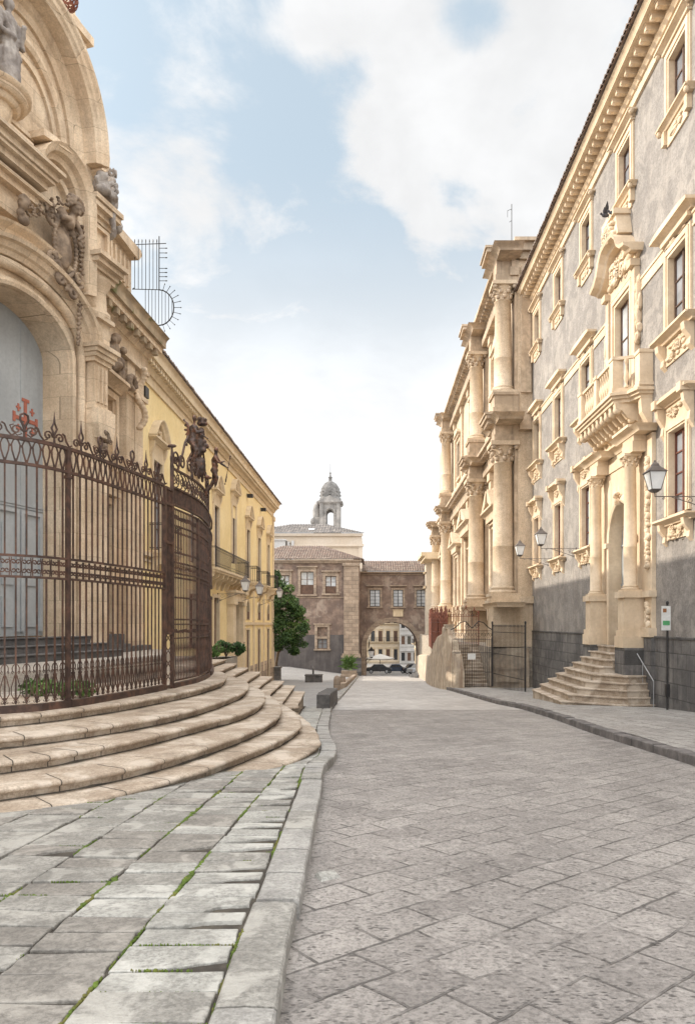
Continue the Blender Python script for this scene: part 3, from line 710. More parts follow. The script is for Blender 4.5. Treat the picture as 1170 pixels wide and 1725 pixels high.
# string bands
b = MB(FR); last = 1
for z in WZ[:]+[45]:
    a = last; c = z-1.05 if z < 44 else 43.2
    if c > a: b = MB(FR); b.box(a, c, 11.9, 11.98, -.02, .05); b.box(a, c, 12.28, 12.36, -.02, .07); b.box(a, c, 11.98, 12.28, -.02, .03); b.build('string_course', M['cream'], palace)
    last = z+1.05
    if abs(z-27.1) < .1: last = z+1.5
# cornice
b = MB(FR); b.box(1, 44.1, 18.95, 19.05, -.02, .10); b.box(1, 44.1, 19.05, 19.38, -.02, .05); cyma(b, 1, 44.1, 19.38, .12, .12, .12, False); b.box(1, 44.1, 19.5, 19.8, -.02, .16)
b.box(1, 44.5, 19.8, 19.89, -.02, .78); cyma(b, 1, 44.5, 19.89, .14, .79, .12, False)
b.build('cornice', M['cream'], palace)
b = MB(FR); z = 14.2
while z < 44:
    b.box(z-.085, z+.085, 19.60, 19.797, .12, .60); b.box(z-.11, z+.11, 19.755, 19.799, .1, .64); b.ball((z, 19.62, .50), (.07, .08, .10), 6, 4)
    z += .47
tag(b.build('cornice_brackets', M['cream'], palace), None, None, None, 'stuff')
def tile_roof(f, u0, u1, v0, w0, v1, w1, pitch, mat, parent, name='roof_tiles', thick=.09):
    b = MB(f); u = u0; R = random.Random(int(u0*10)+5)
    while u < u1:
        j = R.uniform(-.02, .02); n = 5; rings = []
        seg = max(1, int(sqrt((v1-v0)**2+(w1-w0)**2)/1.6)); seg = min(seg, 6)
        for i in range(seg):
            ta, tb = i/seg, (i+1)/seg+.01
            for t, rr, dz in ((ta, 1.08, .03), (tb, .9, 0)):
                vv = v0+(v1-v0)*t; ww = w0+(w1-w0)*t-(j if i == 0 and t == ta else 0)
                rings.append([(u+cos(pi*k/n)*pitch*.36*rr, vv+sin(pi*k/n)*thick*rr+dz, ww) for k in range(n+1)])
        for i in range(0, len(rings), 2):
            vs = rings[i]+rings[i+1]; m = n+1
            b.add(vs, [(k, k+1, m+k+1, m+k) for k in range(n)], True); b.add(rings[i], [tuple(range(m))])
        u += pitch
    b.add([(u0-.1, v0+.01, w0-.05), (u1, v0+.01, w0-.05), (u1, v1+.01, w1), (u0-.1, v1+.01, w1)], [(0, 1, 2, 3)])
    return b.build(name, mat, parent)
tile_roof(FR, 12, 44.6, 20.07, 1.08, 21.6, -4, .245, M['tile'], palace)
b = MB(FR); b.box(1, 12, 20.06, 20.2, -4, 1.05); b.build('roof', M['tile'], palace)
# windows
def top_window():
    b = MB(FR); ring(b, .62, 16.2, 18.2, .30, -.42, .07); ring(b, .70, 16.2, 18.3, .16, -.03, .11)
    b.box(-.62, .62, 16.08, 16.2, -.42, .1)
    b.box(-.95, .95, 18.52, 18.60, -.02, .16); cyma(b, -1.0, 1.0, 18.60, .12, .12, .16, False); b.box(-1.2, 1.2, 18.72, 18.79, -.02, .33)
    cyma(b, -.98, .98, 16.0, .13, .12, .14); b.box(-1.14, 1.14, 16.13, 16.19, -.02, .30)
    b.prism([(-.95, 16.0), (-.72, 15.45), (.72, 15.45), (.95, 16.0)], -.02, .06, 'w')
    for s in (-1, 1): b.box(s*.85-.1, s*.85+.1, 15.55, 16.0, -.02, .17)
    o = b.build('window', M['cream'], palace)
    casement(FR, .62, 16.2, 18.2, -.20, M['wood'], M['glass'], o, (0, 0, 0), 2)
    relief_part(FR, (0, 15.74, .06), .58, .17, .07, 12, 5, M['cream'], o, name='apron_carving')
    for s in (-1, 1):
        k = MB(FR); k.ball((s*1.12, 18.70, .2), (.12, .1, .1), 7, 4); k.ball((s*1.02, 16.05, .2), (.1, .12, .1), 7, 4); k.build('knob', M['cream'], o)
    return o
def mid_window():
    b = MB(FR); ring(b, .66, 9.4, 11.8, .32, -.42, .08); ring(b, .74, 9.4, 11.9, .16, -.03, .12)
    b.box(-.66, .66, 9.28, 9.4, -.42, .1)
    b.box(-1.0, 1.0, 12.28, 12.42, -.02, .18); cyma(b, -1.02, 1.02, 12.42, .14, .15, .18); b.prism([(-1.38, 12.56), (1.38, 12.56), (1.38, 12.66), (.9, 12.74), (-.9, 12.74), (-1.38, 12.66)], -.02, .40, 'w')
    cyma(b, -1.15, 1.15, 9.06, .16, .16, .2); b.box(-1.38, 1.38, 9.22, 9.29, -.02, .40)
    b.box(-1.0, 1.0, 8.35, 9.06, -.02, .05)
    for s in (-1, 1):
        b.prism([(0, 9.06), (.33, 9.06), (.30, 8.85), (.12, 8.6), (.14, 8.4), (0, 8.25)], s*.98-.12, s*.98+.12, 'u')
    o = b.build('window', M['cream'], palace)
    casement(FR, .66, 9.4, 11.8, -.20, M['wood'], M['glass'], o, (0, 0, 0), 2)
    relief_part(FR, (0, 8.68, .06), .74, .28, .09, 18, 9, M['cream'], o, name='apron_carving')
    relief_part(FR, (0, 12.14, .08), .8, .08, .05, 8, 3, M['cream'], o, name='frieze_carving')
    return o
def low_window():
    b = MB(FR); ring(b, .62, 3.46, 6.15, .28, -.42, .08); ring(b, .70, 3.46, 6.22, .14, -.03, .12)
    b.box(-.62, .62, 3.34, 3.46, -.42, .1)
    b.box(-.92, .92, 6.40, 7.0, -.02, .07)
    cyma(b, -1.0, 1.0, 6.98, .13, .14, .20); b.box(-1.22, 1.22, 7.11, 7.2, -.02, .38); b.box(-.8, .8, 7.2, 7.30, -.02, .30)
    for s in (-1, 1):
        b.box(s*.98-.15, s*.98+.15, 6.99, 7.26, -.02, .44); b.prism([(0, 6.98), (.34, 6.98), (.30, 6.7), (.12, 6.4), (.15, 6.15), (.0, 5.9)], s*.98-.10, s*.98+.10, 'u')
        b.prism([(0, 3.2), (.30, 3.2), (.26, 3.0), (.1, 2.8), (.12, 2.62), (0, 2.5)], s*.9-.1, s*.9+.1, 'u')
    cyma(b, -1.05, 1.05, 3.14, .14, .14, .2); b.box(-1.26, 1.26, 3.28, 3.345, -.02, .37)
    b.box(-.8, .8, 2.68, 3.14, -.02, .05)
    o = b.build('window', M['cream'], palace)
    casement(FR, .62, 3.46, 6.15, -.20, M['redwood'], M['glass'], o, (0, 0, 0), 3)
    relief_part(FR, (0, 6.72, .08), .62, .2, .09, 12, 21, M['cream'], o, name='frieze_carving')
    relief_part(FR, (0, 2.85, .06), .62, .28, .09, 16, 22, M['cream'], o, name='apron_carving')
    return o
def place(maker, zs):
    o = maker(); o.location = (0, zs[0], 0)
    for z in zs[1:]: inst(o, palace, (0, z, 0))
place(top_window, WZ); side = [z for z in WZ if abs(z-27.1) > .1]
place(mid_window, side); place(low_window, side)

# portal: half columns on tall pedestals, arched door, entablature, inscription panel, balcony, balcony window
f = FR
portal = MB(f)
portal.box(PZ-2.45, PZ-1.25, -.45, 6.0, -.3, .10); portal.box(PZ+1.25, PZ+2.45, -.45, 6.0, -.3, .10)
ip = arc(0, 3.1, 1.22, 1.5, 0, 180, 16)
portal.prism([(PZ-1.3, -.6), (PZ-1.22, -.6)]+[(PZ-x if False else PZ+(-x), y) for x, y in ip[::1]][::1]+[(PZ+1.22, -.6), (PZ+1.3, -.6), (PZ+1.3, 5.98), (PZ-1.3, 5.98)], .0, .13, 'w') if False else None
# spandrel wall with the arched opening
poly = [(PZ-1.26, -.6)]+[(PZ-x, y) for x, y in ip]+[(PZ+1.26, -.6), (PZ+1.26, 6.0), (PZ-1.26, 6.0)]
portal.prism([(PZ-1.26, 6.0), (PZ-1.26, 3.1)]+[(PZ-x, y) for x, y in ip][:0]+[(PZ+x*-1, y) for x, y in arc(0, 3.1, 1.22, 1.5, 0, 180, 16)][::-1][:0], 0, 0, 'w') if False else None
L_ = [(PZ-1.22*cos(radians(t)), 3.1+1.5*sin(radians(t))) for t in range(0, 181, 10)]
for (a, va), (c, vc) in zip(L_, L_[1:]):
    portal.add([(a, va, .10), (c, vc, .10), (c, 6.0, .10), (a, 6.0, .10)], [(0, 1, 2, 3)])
    portal.add([(a, va, .10), (c, vc, .10), (c, vc, -.55), (a, va, -.55)], [(0, 1, 2, 3)], True)
for s in (-1, 1): portal.add([(PZ+s*1.22, -.9, .10), (PZ+s*1.22, 3.1, .10), (PZ+s*1.22, 3.1, -.55), (PZ+s*1.22, -.9, -.55)], [(0, 1, 2, 3)])
portal.sweep([(PZ-1.24, -.9)]+[(PZ-1.24*cos(radians(t)), 3.1+1.52*sin(radians(t))) for t in range(0, 181, 9)]+[(PZ+1.24, -.9)], [(0, .08), (0, .20), (.10, .24), (.12, .19), (.22, .19), (.30, .13), (.30, .08)], 'uv')
# entablature
for a, c, w in ((PZ-2.45, PZ+2.45, .10), (PZ-2.5, PZ-1.45, .55), (PZ+1.45, PZ+2.5, .55)):
    portal.box(a, c, 5.98, 6.35, -.02, w+.05); portal.box(a-.02, c+.02, 6.35, 6.55, -.02, w+.02)
    cyma(portal, a-.02, c+.02, 6.55, .2, w+.06, .2); portal.box(a-.28, c+.28, 6.75, 6.84, -.02, w+.32)
portal.box(PZ-2.35, PZ+2.35, 6.84, 8.0, -.02, .16); ringb = portal
for (u0, u1, v0, v1) in ((PZ-1.9, PZ+1.9, 7.72, 7.80), (PZ-1.9, PZ+1.9, 7.0, 7.08), (PZ-1.98, PZ-1.9, 7.0, 7.8), (PZ+1.9, PZ+1.98, 7.0, 7.8)): portal.box(u0, u1, v0, v1, .1, .21)
for s in (-1, 1):     # side strips that carry the garlands
    portal.box(PZ+s*2.75-.3, PZ+s*2.75+.3, -.45, 6.5, -.3, .14)
    portal.box(PZ+s*1.95-.44, PZ+s*1.95+.44, -.86, -.45, -.3, .90); portal.box(PZ+s*1.95-.34, PZ+s*1.95+.34, -.45, .9, -.3, .80)
    portal.box(PZ+s*1.95-.40, PZ+s*1.95+.40, -.452, -.25, -.3, .86); portal.box(PZ+s*1.95-.43, PZ+s*1.95+.43, .9, 1.12, -.3, .89)
    portal.box(PZ+s*2.75-.36, PZ+s*2.75+.36, .9, 1.12, -.2, .26); portal.box(PZ+s*2.75-.36, PZ+s*2.75+.36, -.47, -.15, -.2, .26); portal.box(PZ+s*1.45-.2, PZ+s*1.45+.2, 3.0, 3.2, 0, .3)
pt = portal.build('portal', M['cream'], palace)
b = MB(f)
for s in (-1, 1):
    b = MB(f); b.box(PZ+s*1.95-.5, PZ+s*1.95+.5, -3.2, -.86, -.3, .86); b.box(PZ+s*2.8-.33, PZ+s*2.8+.33, -3.2, -.5, -.3, .2); b.build('lava_base', M['lava'], pt)
for s in (-1, 1):
    column(f, PZ+s*1.95, .48, 1.12, 5.98, .23, M['cream'], pt, seed=3)
    for lo_, hi_ in ((0, 16), (16, 22)):
      k = MB(f)
      for i in range(lo_, hi_):
        v = 5.6-i*.24 if i < 16 else .6-(i-16)*.16
        if .9 < v < 1.15: continue
        k.ball((PZ+s*2.78+.06*sin(i*2.1), v, .18), (.13+.05*sin(i*1.3), .15, .10), 7, 4); k.ball((PZ+s*2.78-.09*sin(i*3.1), v+.09, .2), (.07, .08, .09), 6, 4); k.ball((PZ+s*2.78+.1*cos(i*1.7), v-.06, .2), (.06, .09, .08), 6, 4)
      k.build('garland', M['cream'], pt)
b = MB(f); b.relief((PZ, 4.75, .26), .2, .3, .16, 10, 4); b.build('keystone_carving', M['cream'], pt)
b = MB(f); b.prism([(PZ-1.24, -.9)]+[(PZ-1.24*cos(radians(t)), 3.1+1.5*sin(radians(t))) for t in range(0, 181, 10)]+[(PZ+1.24, -.9)], -.40, -.32, 'w')
for v in (.1, 1.5, 3.05): b.box(PZ-1.2, PZ+1.2, v, v+.07, -.33, -.28)
b.box(PZ-.03, PZ+.03, -.9, 4.5, -.33, -.27)
for s in (-1, 1):
    for v0, v1 in ((-.7, -.05), (.3, 1.35), (1.7, 2.9)): b.box(PZ+s*.62-.4, PZ+s*.62+.4, v0, v1, -.33, -.285)
b.build('door', M['doorgrey'], pt)
# balcony
bal = MB(f); BV = 8.18
plan = [(PZ-2.75, 0), (PZ-2.75, .42), (PZ-2.25, .6), (PZ-2.05, 1.12), (PZ+2.05, 1.12), (PZ+2.25, .6), (PZ+2.75, .42), (PZ+2.75, 0)]
def grow(p, d):
    cx, cy = PZ, 0; return [(q[0]+(d if q[0] > cx else -d)*1.0, q[1]+(d if q[1] > .01 else 0)) for q in p]
bal.prism(grow(plan, .0), 7.78, 7.9, 'v'); bal.prism(grow(plan, .08), 7.9, 8.0, 'v'); bal.prism(grow(plan, .16), 8.0, 8.10, 'v'); bal.prism(grow(plan, .06), 8.10, BV, 'v')
for i in range(9):
    u = PZ-2.0+i*.5
    bal.prism([(0, 7.78), (1.08, 7.78), (1.05, 7.6), (.8, 7.5), (.62, 7.25), (.3, 7.15), (.12, 6.95), (0, 6.9)], u-.11, u+.11, 'u'); bal.ball((u, 7.55, .95), (.12, .16, .16), 7, 5); bal.ball((u, 7.2, .45), (.12, .14, .14), 7, 5)
for s in (-1, 1):
    bal.prism([(0, 7.78), (.4, 7.78), (.36, 7.3), (.14, 6.9), (0, 6.7)], PZ+s*2.6-.14, PZ+s*2.6+.14, 'u')
for (u, w, r) in ((PZ-2.6, .24, .23), (PZ+2.6, .24, .23), (PZ-1.92, .96, .19), (PZ+1.92, .96, .19), (PZ, .98, .14)):
    bal.box(u-r, u+r, BV, BV+1.12, w-r, w+r); bal.box(u-r-.03, u+r+.03, BV+1.12, BV+1.24, w-r-.03, w+r+.03); bal.box(u-r-.03, u+r+.03, BV, BV+.12, w-r-.03, w+r+.03)
for a, c in ((PZ-1.73, PZ-.14), (PZ+.14, PZ+1.73)): bal.box(a, c, BV+1.10, BV+1.2, .84, 1.1); bal.box(a, c, BV, BV+.10, .84, 1.1)
for s in (-1, 1):
    bal.prism([(PZ+s*2.37, .3), (PZ+s*2.37, .5), (PZ+s*2.11, 1.1), (PZ+s*2.11, .85)], BV+1.1, BV+1.2, 'v'); bal.prism([(PZ+s*2.37, .3), (PZ+s*2.37, .5), (PZ+s*2.11, 1.1), (PZ+s*2.11, .85)], BV, BV+.1, 'v')
bo = bal.build('balcony', M['cream'], palace)
k0 = MB(f); baluster(k0, 0, 0, BV+.1, 1.0, .10); k0 = k0.build('baluster', M['cream'], bo)
bp = [(PZ+s*(.32+i*.235), .97) for s in (-1, 1) for i in range(6)]+[(PZ+s*2.24, .72) for s in (-1, 1)]
for i, (u, w) in enumerate(bp):
    q = k0 if i == 0 else k0.copy()
    if i: C.objects.link(q); q.parent = bo
    q.location = (-w, u, 0)
# balcony window with carved surround and curved broken hood
b = MB(f); ring(b, .80, 8.2, 12.4, .34, -.42, .10, PZ); ring(b, .92, 8.2, 12.52, .18, -.03, .16, PZ)
for s in (-1, 1):
    b.box(PZ+s*1.42-.16, PZ+s*1.42+.16, 8.2, 13.1, -.02, .2); b.box(PZ+s*1.42-.2, PZ+s*1.42+.2, 12.9, 13.15, -.02, .36)
b.box(PZ-1.5, PZ+1.5, 12.75, 13.5, -.02, .14)
hood = [(PZ-1.95, 13.45), (PZ-1.5, 13.55), (PZ-1.15, 13.8), (PZ-.9, 14.2), (PZ-.6, 14.45), (PZ-.3, 14.5), (PZ+.3, 14.5), (PZ+.6, 14.45), (PZ+.9, 14.2), (PZ+1.15, 13.8), (PZ+1.5, 13.55), (PZ+1.95, 13.45)]
b.sweep(hood, [(-.16, -.02), (-.16, .42), (-.08, .50), (0, .72), (.10, .76), (.10, -.02)], 'uv', side=1)
b.prism(hood+[(PZ+1.5, 13.2), (PZ-1.5, 13.2)], -.02, .12, 'w')
bw = b.build('balcony_window', M['cream'], palace)
c2 = casement(f, .80, 8.25, 12.4, -.20, M['wood'], M['glasslight'], bw, (0, PZ, 0), 2)
relief_part(f, (PZ, 13.55, .14), 1.25, .5, .2, 34, 31, M['cream'], bw)
for s in (-1, 1): relief_part(f, (PZ+s*1.72, 11.0, .06), .14, 1.3, .14, 20, 35+s, M['cream'], bw, name='garland')
b = MB(f); b.prism([(PZ-.85, 14.5), (PZ-.6, 15.35), (PZ+.55, 15.35), (PZ+.85, 14.5)], .0, .55, 'w'); b.box(PZ-.7, PZ+.65, 15.3, 15.5, 0, .66)
b.relief((PZ, 14.9, .5), .7, .42, .22, 30, 77)
b.build('crest', M['cream'], bw)
# steps up to the portal
st = empty('portal_steps', (XP, PZ, 0), 'pale octagonal flight of nine stone steps in front of the palace portal', 'steps')
for i in range(9):
    zt = -2.98+.235*(i+1); d = 2.95-.30*i; hw = 4.4-.21*i; ch = 1.5-.06*i
    near = (3.1, 3.02, 2.92, 2.82, 2.72, 1.36, 1.34, 1.32, 1.3)[i]
    b = MB(F_RIGHT(0)); pts = [(-near+.02*i, .0), (-near-(.2 if i < 5 else 0), min(1.0, d*.5) if i < 5 else d-.25), (-near+(ch*.75 if i < 5 else .3), d), (hw*.55, d), (hw-.1*i, d-ch*.9), (hw-.1*i, .0)]
    b.prism(pts, zt-.235-(.8 if i == 0 else .05), zt-.06, 'v'); g = [(q[0]+(.045 if q[0] > 0 else -.045), q[1]+(.045 if q[1] > 0.01 else 0)) for q in pts]
    b.prism(g, zt-.06, zt, 'v')
    o = b.build('step', M['step'], st); bevel(o, .014, 2)
hr = MB(); hr.tube([(9.1, 25.1, -.75), (9.42, 23.95, -1.95)], .018, 6); hr.tube([(9.42, 23.95, -1.95), (9.42, 23.95, -2.85)], .016, 6); hr.tube([(9.26, 24.5, -1.36), (9.26, 24.5, -2.2)], .014, 6)
tag(hr.build('handrail', M['carsilver']), 'thin metal handrail beside the pale octagonal steps', 'handrail')

# ------------------------------------------------------------ the church with giant columns (right, beyond the palace)
XC = 8.75; FC = F_RIGHT(XC)
church = empty('columned_church', (0, 0, 0), 'tall two storey baroque church with giant free columns and heavy broken cornices', 'church')
LO = [43.65, 54.9, 77.6, 89.6]; UP = [43.65, 54.9, 77.6]
b = MB(FC)
ch_holes = [(47.9, 50.7, 1.0, 6.6), (58.6, 62.8, -1.4, 6.2), (70.6, 73.4, 1.0, 6.6), (82.2, 85, 1.0, 6.6), (48.2, 50.4, 14.6, 18.6), (59.4, 62.0, 14.0, 19.0), (70.8, 73.2, 14.6, 18.6)]
wall_open(b, 43.0, 94, -6.6, 22.0, ch_holes)
b.add([(43.0, -5, 0), (43.0, 22.6, 0), (43.0, 22.6, -14), (43.0, -5, -14)], [(0, 1, 2, 3)]); b.add([(94, -8, 0), (94, 22, 0), (94, 22, -14), (94, -8, -14)], [(0, 1, 2, 3)])
b.add([(43, 22.3, 0), (80, 22.3, 0), (80, 22.3, -14), (43, 22.3, -14)], [(0, 1, 2, 3)])
b.build('wall', M['church'], church)
for (a, c, v0, v1) in ch_holes:
    h = MB(FC); m = (a+c)/2; hw = (c-a)/2-.12
    ring(h, hw, v0+.1, v1-.3, .34, -.7, .16, m); h.box(a-.25, c+.25, v1+.06, v1+.3, -.02, .34); h.box(a-.4, c+.4, v1+.3, v1+.42, -.02, .5); h.box(a-.2, c+.2, v0-.15, v0+.1, -.7, .24)
    if v0 > 0: h.prism([(a-.4, v1+.42), (c+.4, v1+.42), (m, v1+1.1)], -.02, .42, 'w')
    o = h.build('window' if v0 > -1 else 'doorway', M['church'], church)
    casement(FC, hw, v0+.1, v1-.3, -.6, M['wood'], M['glassdark'], o, (0, m, 0), 3, 'casement' if v0 > -1 else 'door_leaf')
b = MB(FC)
for z0, z1 in ((42.9, 79),):
    b.box(z0, z1, 21.0, 21.5, -.02, .5); b.box(z0, z1, 21.5, 22.1, -.02, .4); cyma(b, z0, z1, 22.1, .3, .5, .55, False); b.box(z0, z1, 22.4, 22.62, -.02, 1.2)
b.box(42.92, 93.5, 11.0, 11.4, -.02, .45); b.box(42.92, 93.5, 11.4, 11.95, -.02, .36); cyma(b, 42.92, 93.5, 11.95, .3, .45, .5, False); b.box(42.92, 93.5, 12.25, 12.45, -.02, 1.05)
b.box(42.9, 94, -1.45, -.9, -.02, .3); b.box(42.9, 94, 1.2, 1.6, -.02, .28)
z = 44.6
while z < 93: b.box(z-.11, z+.11, 12.0, 12.24, .3, .85); z += .55
z = 44.6
while z < 78: b.box(z-.11, z+.11, 22.13, 22.38, .3, .9); z += .6
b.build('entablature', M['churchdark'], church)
b = MB(FC); ws = .0
for c in (13.9,): b.box(42.95, 79, c-.25, c, -.02, .3)
for z in (46.3, 52.2, 57.5, 64.2, 69.2, 75.1, 79.6, 87.2, 92.2):
    b.box(z-.45, z+.45, 1.6, 10.4, -.02, .22); b.box(z-.52, z+.52, 10.4, 11.0, -.02, .34); b.box(z-.5, z+.5, -1.0, 1.2, -.02, .26)
    if z < 79: b.box(z-.4, z+.4, 13.9, 20.4, -.02, .2); b.box(z-.46, z+.46, 20.4, 21, -.02, .3)
b.build('pilasters', M['church'], church)
def station(zc, low, up):
    f = FC
    if low:
        b = MB(f); p = 1.55
        b.box(zc-.95, zc+.95, -1.5, -.95, -.02, p+.14); b.box(zc-.85, zc+.85, -.95, .95, -.02, p)
        cyma(b, zc-.85, zc+.85, .95, .28, p, .16); b.box(zc-1.06, zc+1.06, 1.23, 1.40, -.02, p+.2); b.box(zc-.95, zc+.95, 1.40, 1.62, -.02, p+.1)
        b.box(zc-.6, zc+.6, -.6, .7, p-.01, p+.04)
        pd = b.build('pedestal', M['church'], church)
        column(f, zc, .80, 1.62, 11.0, .64, M['church'], church, M['churchdark'], n=22)
        b = MB(f); b.box(zc-.7, zc+.7, 11.0, 11.4, -.02, 1.46); b.box(zc-.66, zc+.66, 11.4, 11.95, -.02, 1.40)
        cyma(b, zc-.66, zc+.66, 11.95, .32, 1.42, .36); b.box(zc-1.1, zc+1.1, 12.27, 12.48, -.02, 2.0); b.box(zc-1.18, zc+1.18, 12.48, 12.60, -.02, 2.1); b.box(zc-.98, zc+.98, 12.60, 12.72, -.02, 1.8)
        for i in range(-2, 3): b.box(zc+i*.36-.1, zc+i*.36+.1, 12.02, 12.265, 1.3, 1.86)
        b.box(zc-.55, zc+.55, 1.62, 11.0, -.02, .2)
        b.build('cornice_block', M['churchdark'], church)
    if up:
        b = MB(f); b.box(zc-.85, zc+.85, 12.72, 13.0, -.02, 1.55); b.box(zc-.78, zc+.78, 13.0, 13.75, -.02, 1.45); b.box(zc-.86, zc+.86, 13.75, 13.92, -.02, 1.55)
        b.build('pedestal', M['churchdark'], church)
        column(f, zc, .80, 13.92, 20.7, .55, M['church'], church, M['churchdark'], n=20)
        b = MB(f); b.box(zc-.62, zc+.62, 20.7, 21.1, -.02, 1.36); b.box(zc-.58, zc+.58, 21.1, 21.9, -.02, 1.30)
        cyma(b, zc-.58, zc+.58, 21.9, .34, 1.32, .4); b.box(zc-1.05, zc+1.05, 22.24, 22.46, -.02, 1.95); b.box(zc-1.12, zc+1.12, 22.46, 22.6, -.02, 2.05)
        b.box(zc-.5, zc+.5, 13.9, 20.7, -.02, .18); b.box(zc-.8, zc+.8, 22.6, 22.78, -.02, 1.5)
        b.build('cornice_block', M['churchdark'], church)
for z in LO: station(z, True, z in UP)
# side return of the upper storey above the palace roof, seen from the street
b = MB(F_FRONT(43.0)); b.box(8.6, 13, 21.9, 22.3, -.02, .25); b.box(8.5, 13, 22.3, 22.75, -.02, .5); b.box(8.4, 13, 22.75, 22.95, -.02, .75); b.box(8.9, 9.5, 13.9, 21.5, -.02, .18); b.box(10, 10.5, 19, 21.9, -.02, .15)
b.build('side_cornice', M['churchdark'], church)
b = MB(F_FRONT(43.0)); b.box(8.75, 9.58, -1.4, 1.2, -.02, .25); b.box(8.75, 9.58, 1.2, 1.62, -.02, .45); b.build('side_plinth', M['church'], church)
MB(F_FRONT(43.0)).box(8.75, 9.5, 11.6, 12.5, -.02, .5).build('side_cornice', M['churchdark'], church)
b = MB(); b.tube([(9.38, 43.85, 18.8), (9.38, 43.85, -3.6)], .07, 8); b.box(9.3, 9.46, 43.77, 43.93, 18.7, 19.0)
for zz in (2, 6, 10, 14, 18): b.box(9.29, 9.56, 43.76, 43.94, zz, zz+.08)
b.build('downpipe', M['ochre_dark'], palace)
b = MB(FC); b.box(56, 79, 22.62, 23.5, -2, .2); b.prism([(55.4, 23.5), (79.5, 23.5), (67, 26.0)], -2, .3, 'w') if False else None
b.box(53.5, 57, 22.62, 23.3, -1, 1.0); b.build('attic', M['church'], church)
# aedicule with statue niches and the broken pediment over the doorway
def aedicule(z, v0, v1, hw, w):
    b = MB(FC); b.box(z-hw-.5, z+hw+.5, v1-.2, v1+.25, -.02, w+.1); cyma(b, z-hw-.5, z+hw+.5, v1+.25, .22, w+.1, .3); b.box(z-hw-.8, z+hw+.8, v1+.47, v1+.6, -.02, w+.45)
    for s in (-1, 1):
        b.prism([(z+s*(hw+.8), v1+.6), (z+s*.35, v1+1.9), (z+s*.2, v1+1.75), (z+s*.5, v1+1.0), (z+s*(hw), v1+.6)], 0, w+.4, 'w'); b.ball((z+s*.3, v1+1.8, w*.6), (.2, .25, .35), 8, 5)
        MB(FC).box(z+s*(hw+.1)-.3, z+s*(hw+.1)+.3, v0-1.4, v0, -.02, w+.05).build('pedestal', M['church'], church)
    o = b.build('aedicule', M['church'], church)
    for s in (-1, 1): column(FC, z+s*(hw+.1), w*.5, v0, v1-.2, .2, M['church'], o, M['churchdark'], n=12)
aedicule(49.3, 1.6, 7.3, 1.5, .55); aedicule(60.7, 1.6, 7.8, 2.4, .95); aedicule(72, 1.6, 7.3, 1.5, .55); aedicule(83.6, 1.6, 7.3, 1.4, .5)
# ------------------------------------------------------------ the church on the left, concave portal bay and a side wing
left_church = empty('portal_church', (0, 0, 0), 'ochre baroque church with a tall arched portal, carved shield and big curved gable', 'church')
FP = F_ANY(-8.2, 19.9, .26, .965)
_fp = FP
UC = -2.2
def ell(hw, v0, rise, a0=0, a1=180, n=24, uc=UC): return [(uc+hw*cos(radians(a0+(a1-a0)*i/n)), v0+rise*sin(radians(a0+(a1-a0)*i/n))) for i in range(n+1)]
# body of the portal bay: front sheet with the arched opening cut out, returns and top
b = MB(FP)
op = ell(1.92, 7.25, 1.15)
for (a, va), (c, vc) in zip(op, op[1:]): b.add([(a, va, 0), (c, vc, 0), (c, 12.9, 0), (a, 12.9, 0)], [(0, 1, 2, 3)])
b.quad((UC+1.92, -1.3, 0), (.2, -1.3, 0), (.2, 12.9, 0), (UC+1.92, 12.9, 0)); b.quad((-4.9, -1.3, 0), (UC-1.92, -1.3, 0), (UC-1.92, 12.9, 0), (-4.9, 12.9, 0))
# tympanum up to the curved gable
gb = ell(2.3, 12.8, 2.7); b.prism([(q[0], q[1]) for q in gb], -1.2, 0, 'w')
b.quad((.2, -1.3, 0), (.2, -1.3, -3), (.2, 12.9, -3), (.2, 12.9, 0)); b.quad((-4.9, 12.9, 0), (.2, 12.9, 0), (.2, 12.9, -3), (-4.9, 12.9, -3))
wl = b.build('wall', M['ochre'], left_church)
# reveal of the door
b = MB(FP); rv = [(UC+1.72, -.4)]+ell(1.72, 7.1, 1.1)+[(UC-1.72, -.4)]
for (a, va), (c, vc) in zip(rv, rv[1:]): b.add([(a, va, .02), (c, vc, .02), (c, vc, -.82), (a, va, -.82)], [(0, 1, 2, 3)])
b.sweep([(UC+1.74, -1.28)]+ell(1.74, 7.1, 1.12)+[(UC-1.74, -1.28)], [(.02, -.05), (-.02, .05), (-.02, .14), (-.10, .18), (-.13, .10), (-.22, .10), (-.22, -.05)], 'uv', side=1)
po = b.build('door_frame', M['ochre'], left_church)
b = MB(FP)     # big roll moulding and the stepped archivolt
b.sweep([(UC+2.02, -.9)]+ell(2.02, 7.6, 1.02)+[(UC-2.02, -.9)], [(-.11+.13*cos(a*pi/5), .10+.14*sin(a*pi/5)) for a in range(10)], 'uv', sm=True)
b.build('roll_moulding', M['ochre'], po)
b = MB(FP)
b.sweep([(UC+2.3, 7.7)]+ell(2.3, 7.75, 1.3)+[(UC-2.3, 7.7)], [(.16, -.02), (.16, .20), (.05, .26), (.02, .34), (-.10, .40), (-.12, .52), (-.2, .56), (-.2, -.02)], 'uv')
b.sweep([(UC+2.62, 7.9)]+ell(2.62, 7.9, 1.62)+[(UC-2.62, 7.9)], [(.18, -.02), (.18, .22), (.05, .30), (-.05, .46), (-.1, .5), (-.1, -.02)], 'uv')
b.build('archivolt', M['ochre'], po)
for s in (1, -1):   # joint rings on the roll
    b = MB(FP); b.box(UC+s*2.15-.16, UC+s*2.15+.16, -.95, -.45, -.05, .34); b.box(UC+s*2.15-.19, UC+s*2.15+.19, -.45, -.36, -.05, .37); b.build('jamb_base', M['lavaplain'], po)
b = MB(FP); b.box(UC-1.75, UC+1.75, -.34, 8.4, -.86, -.80)
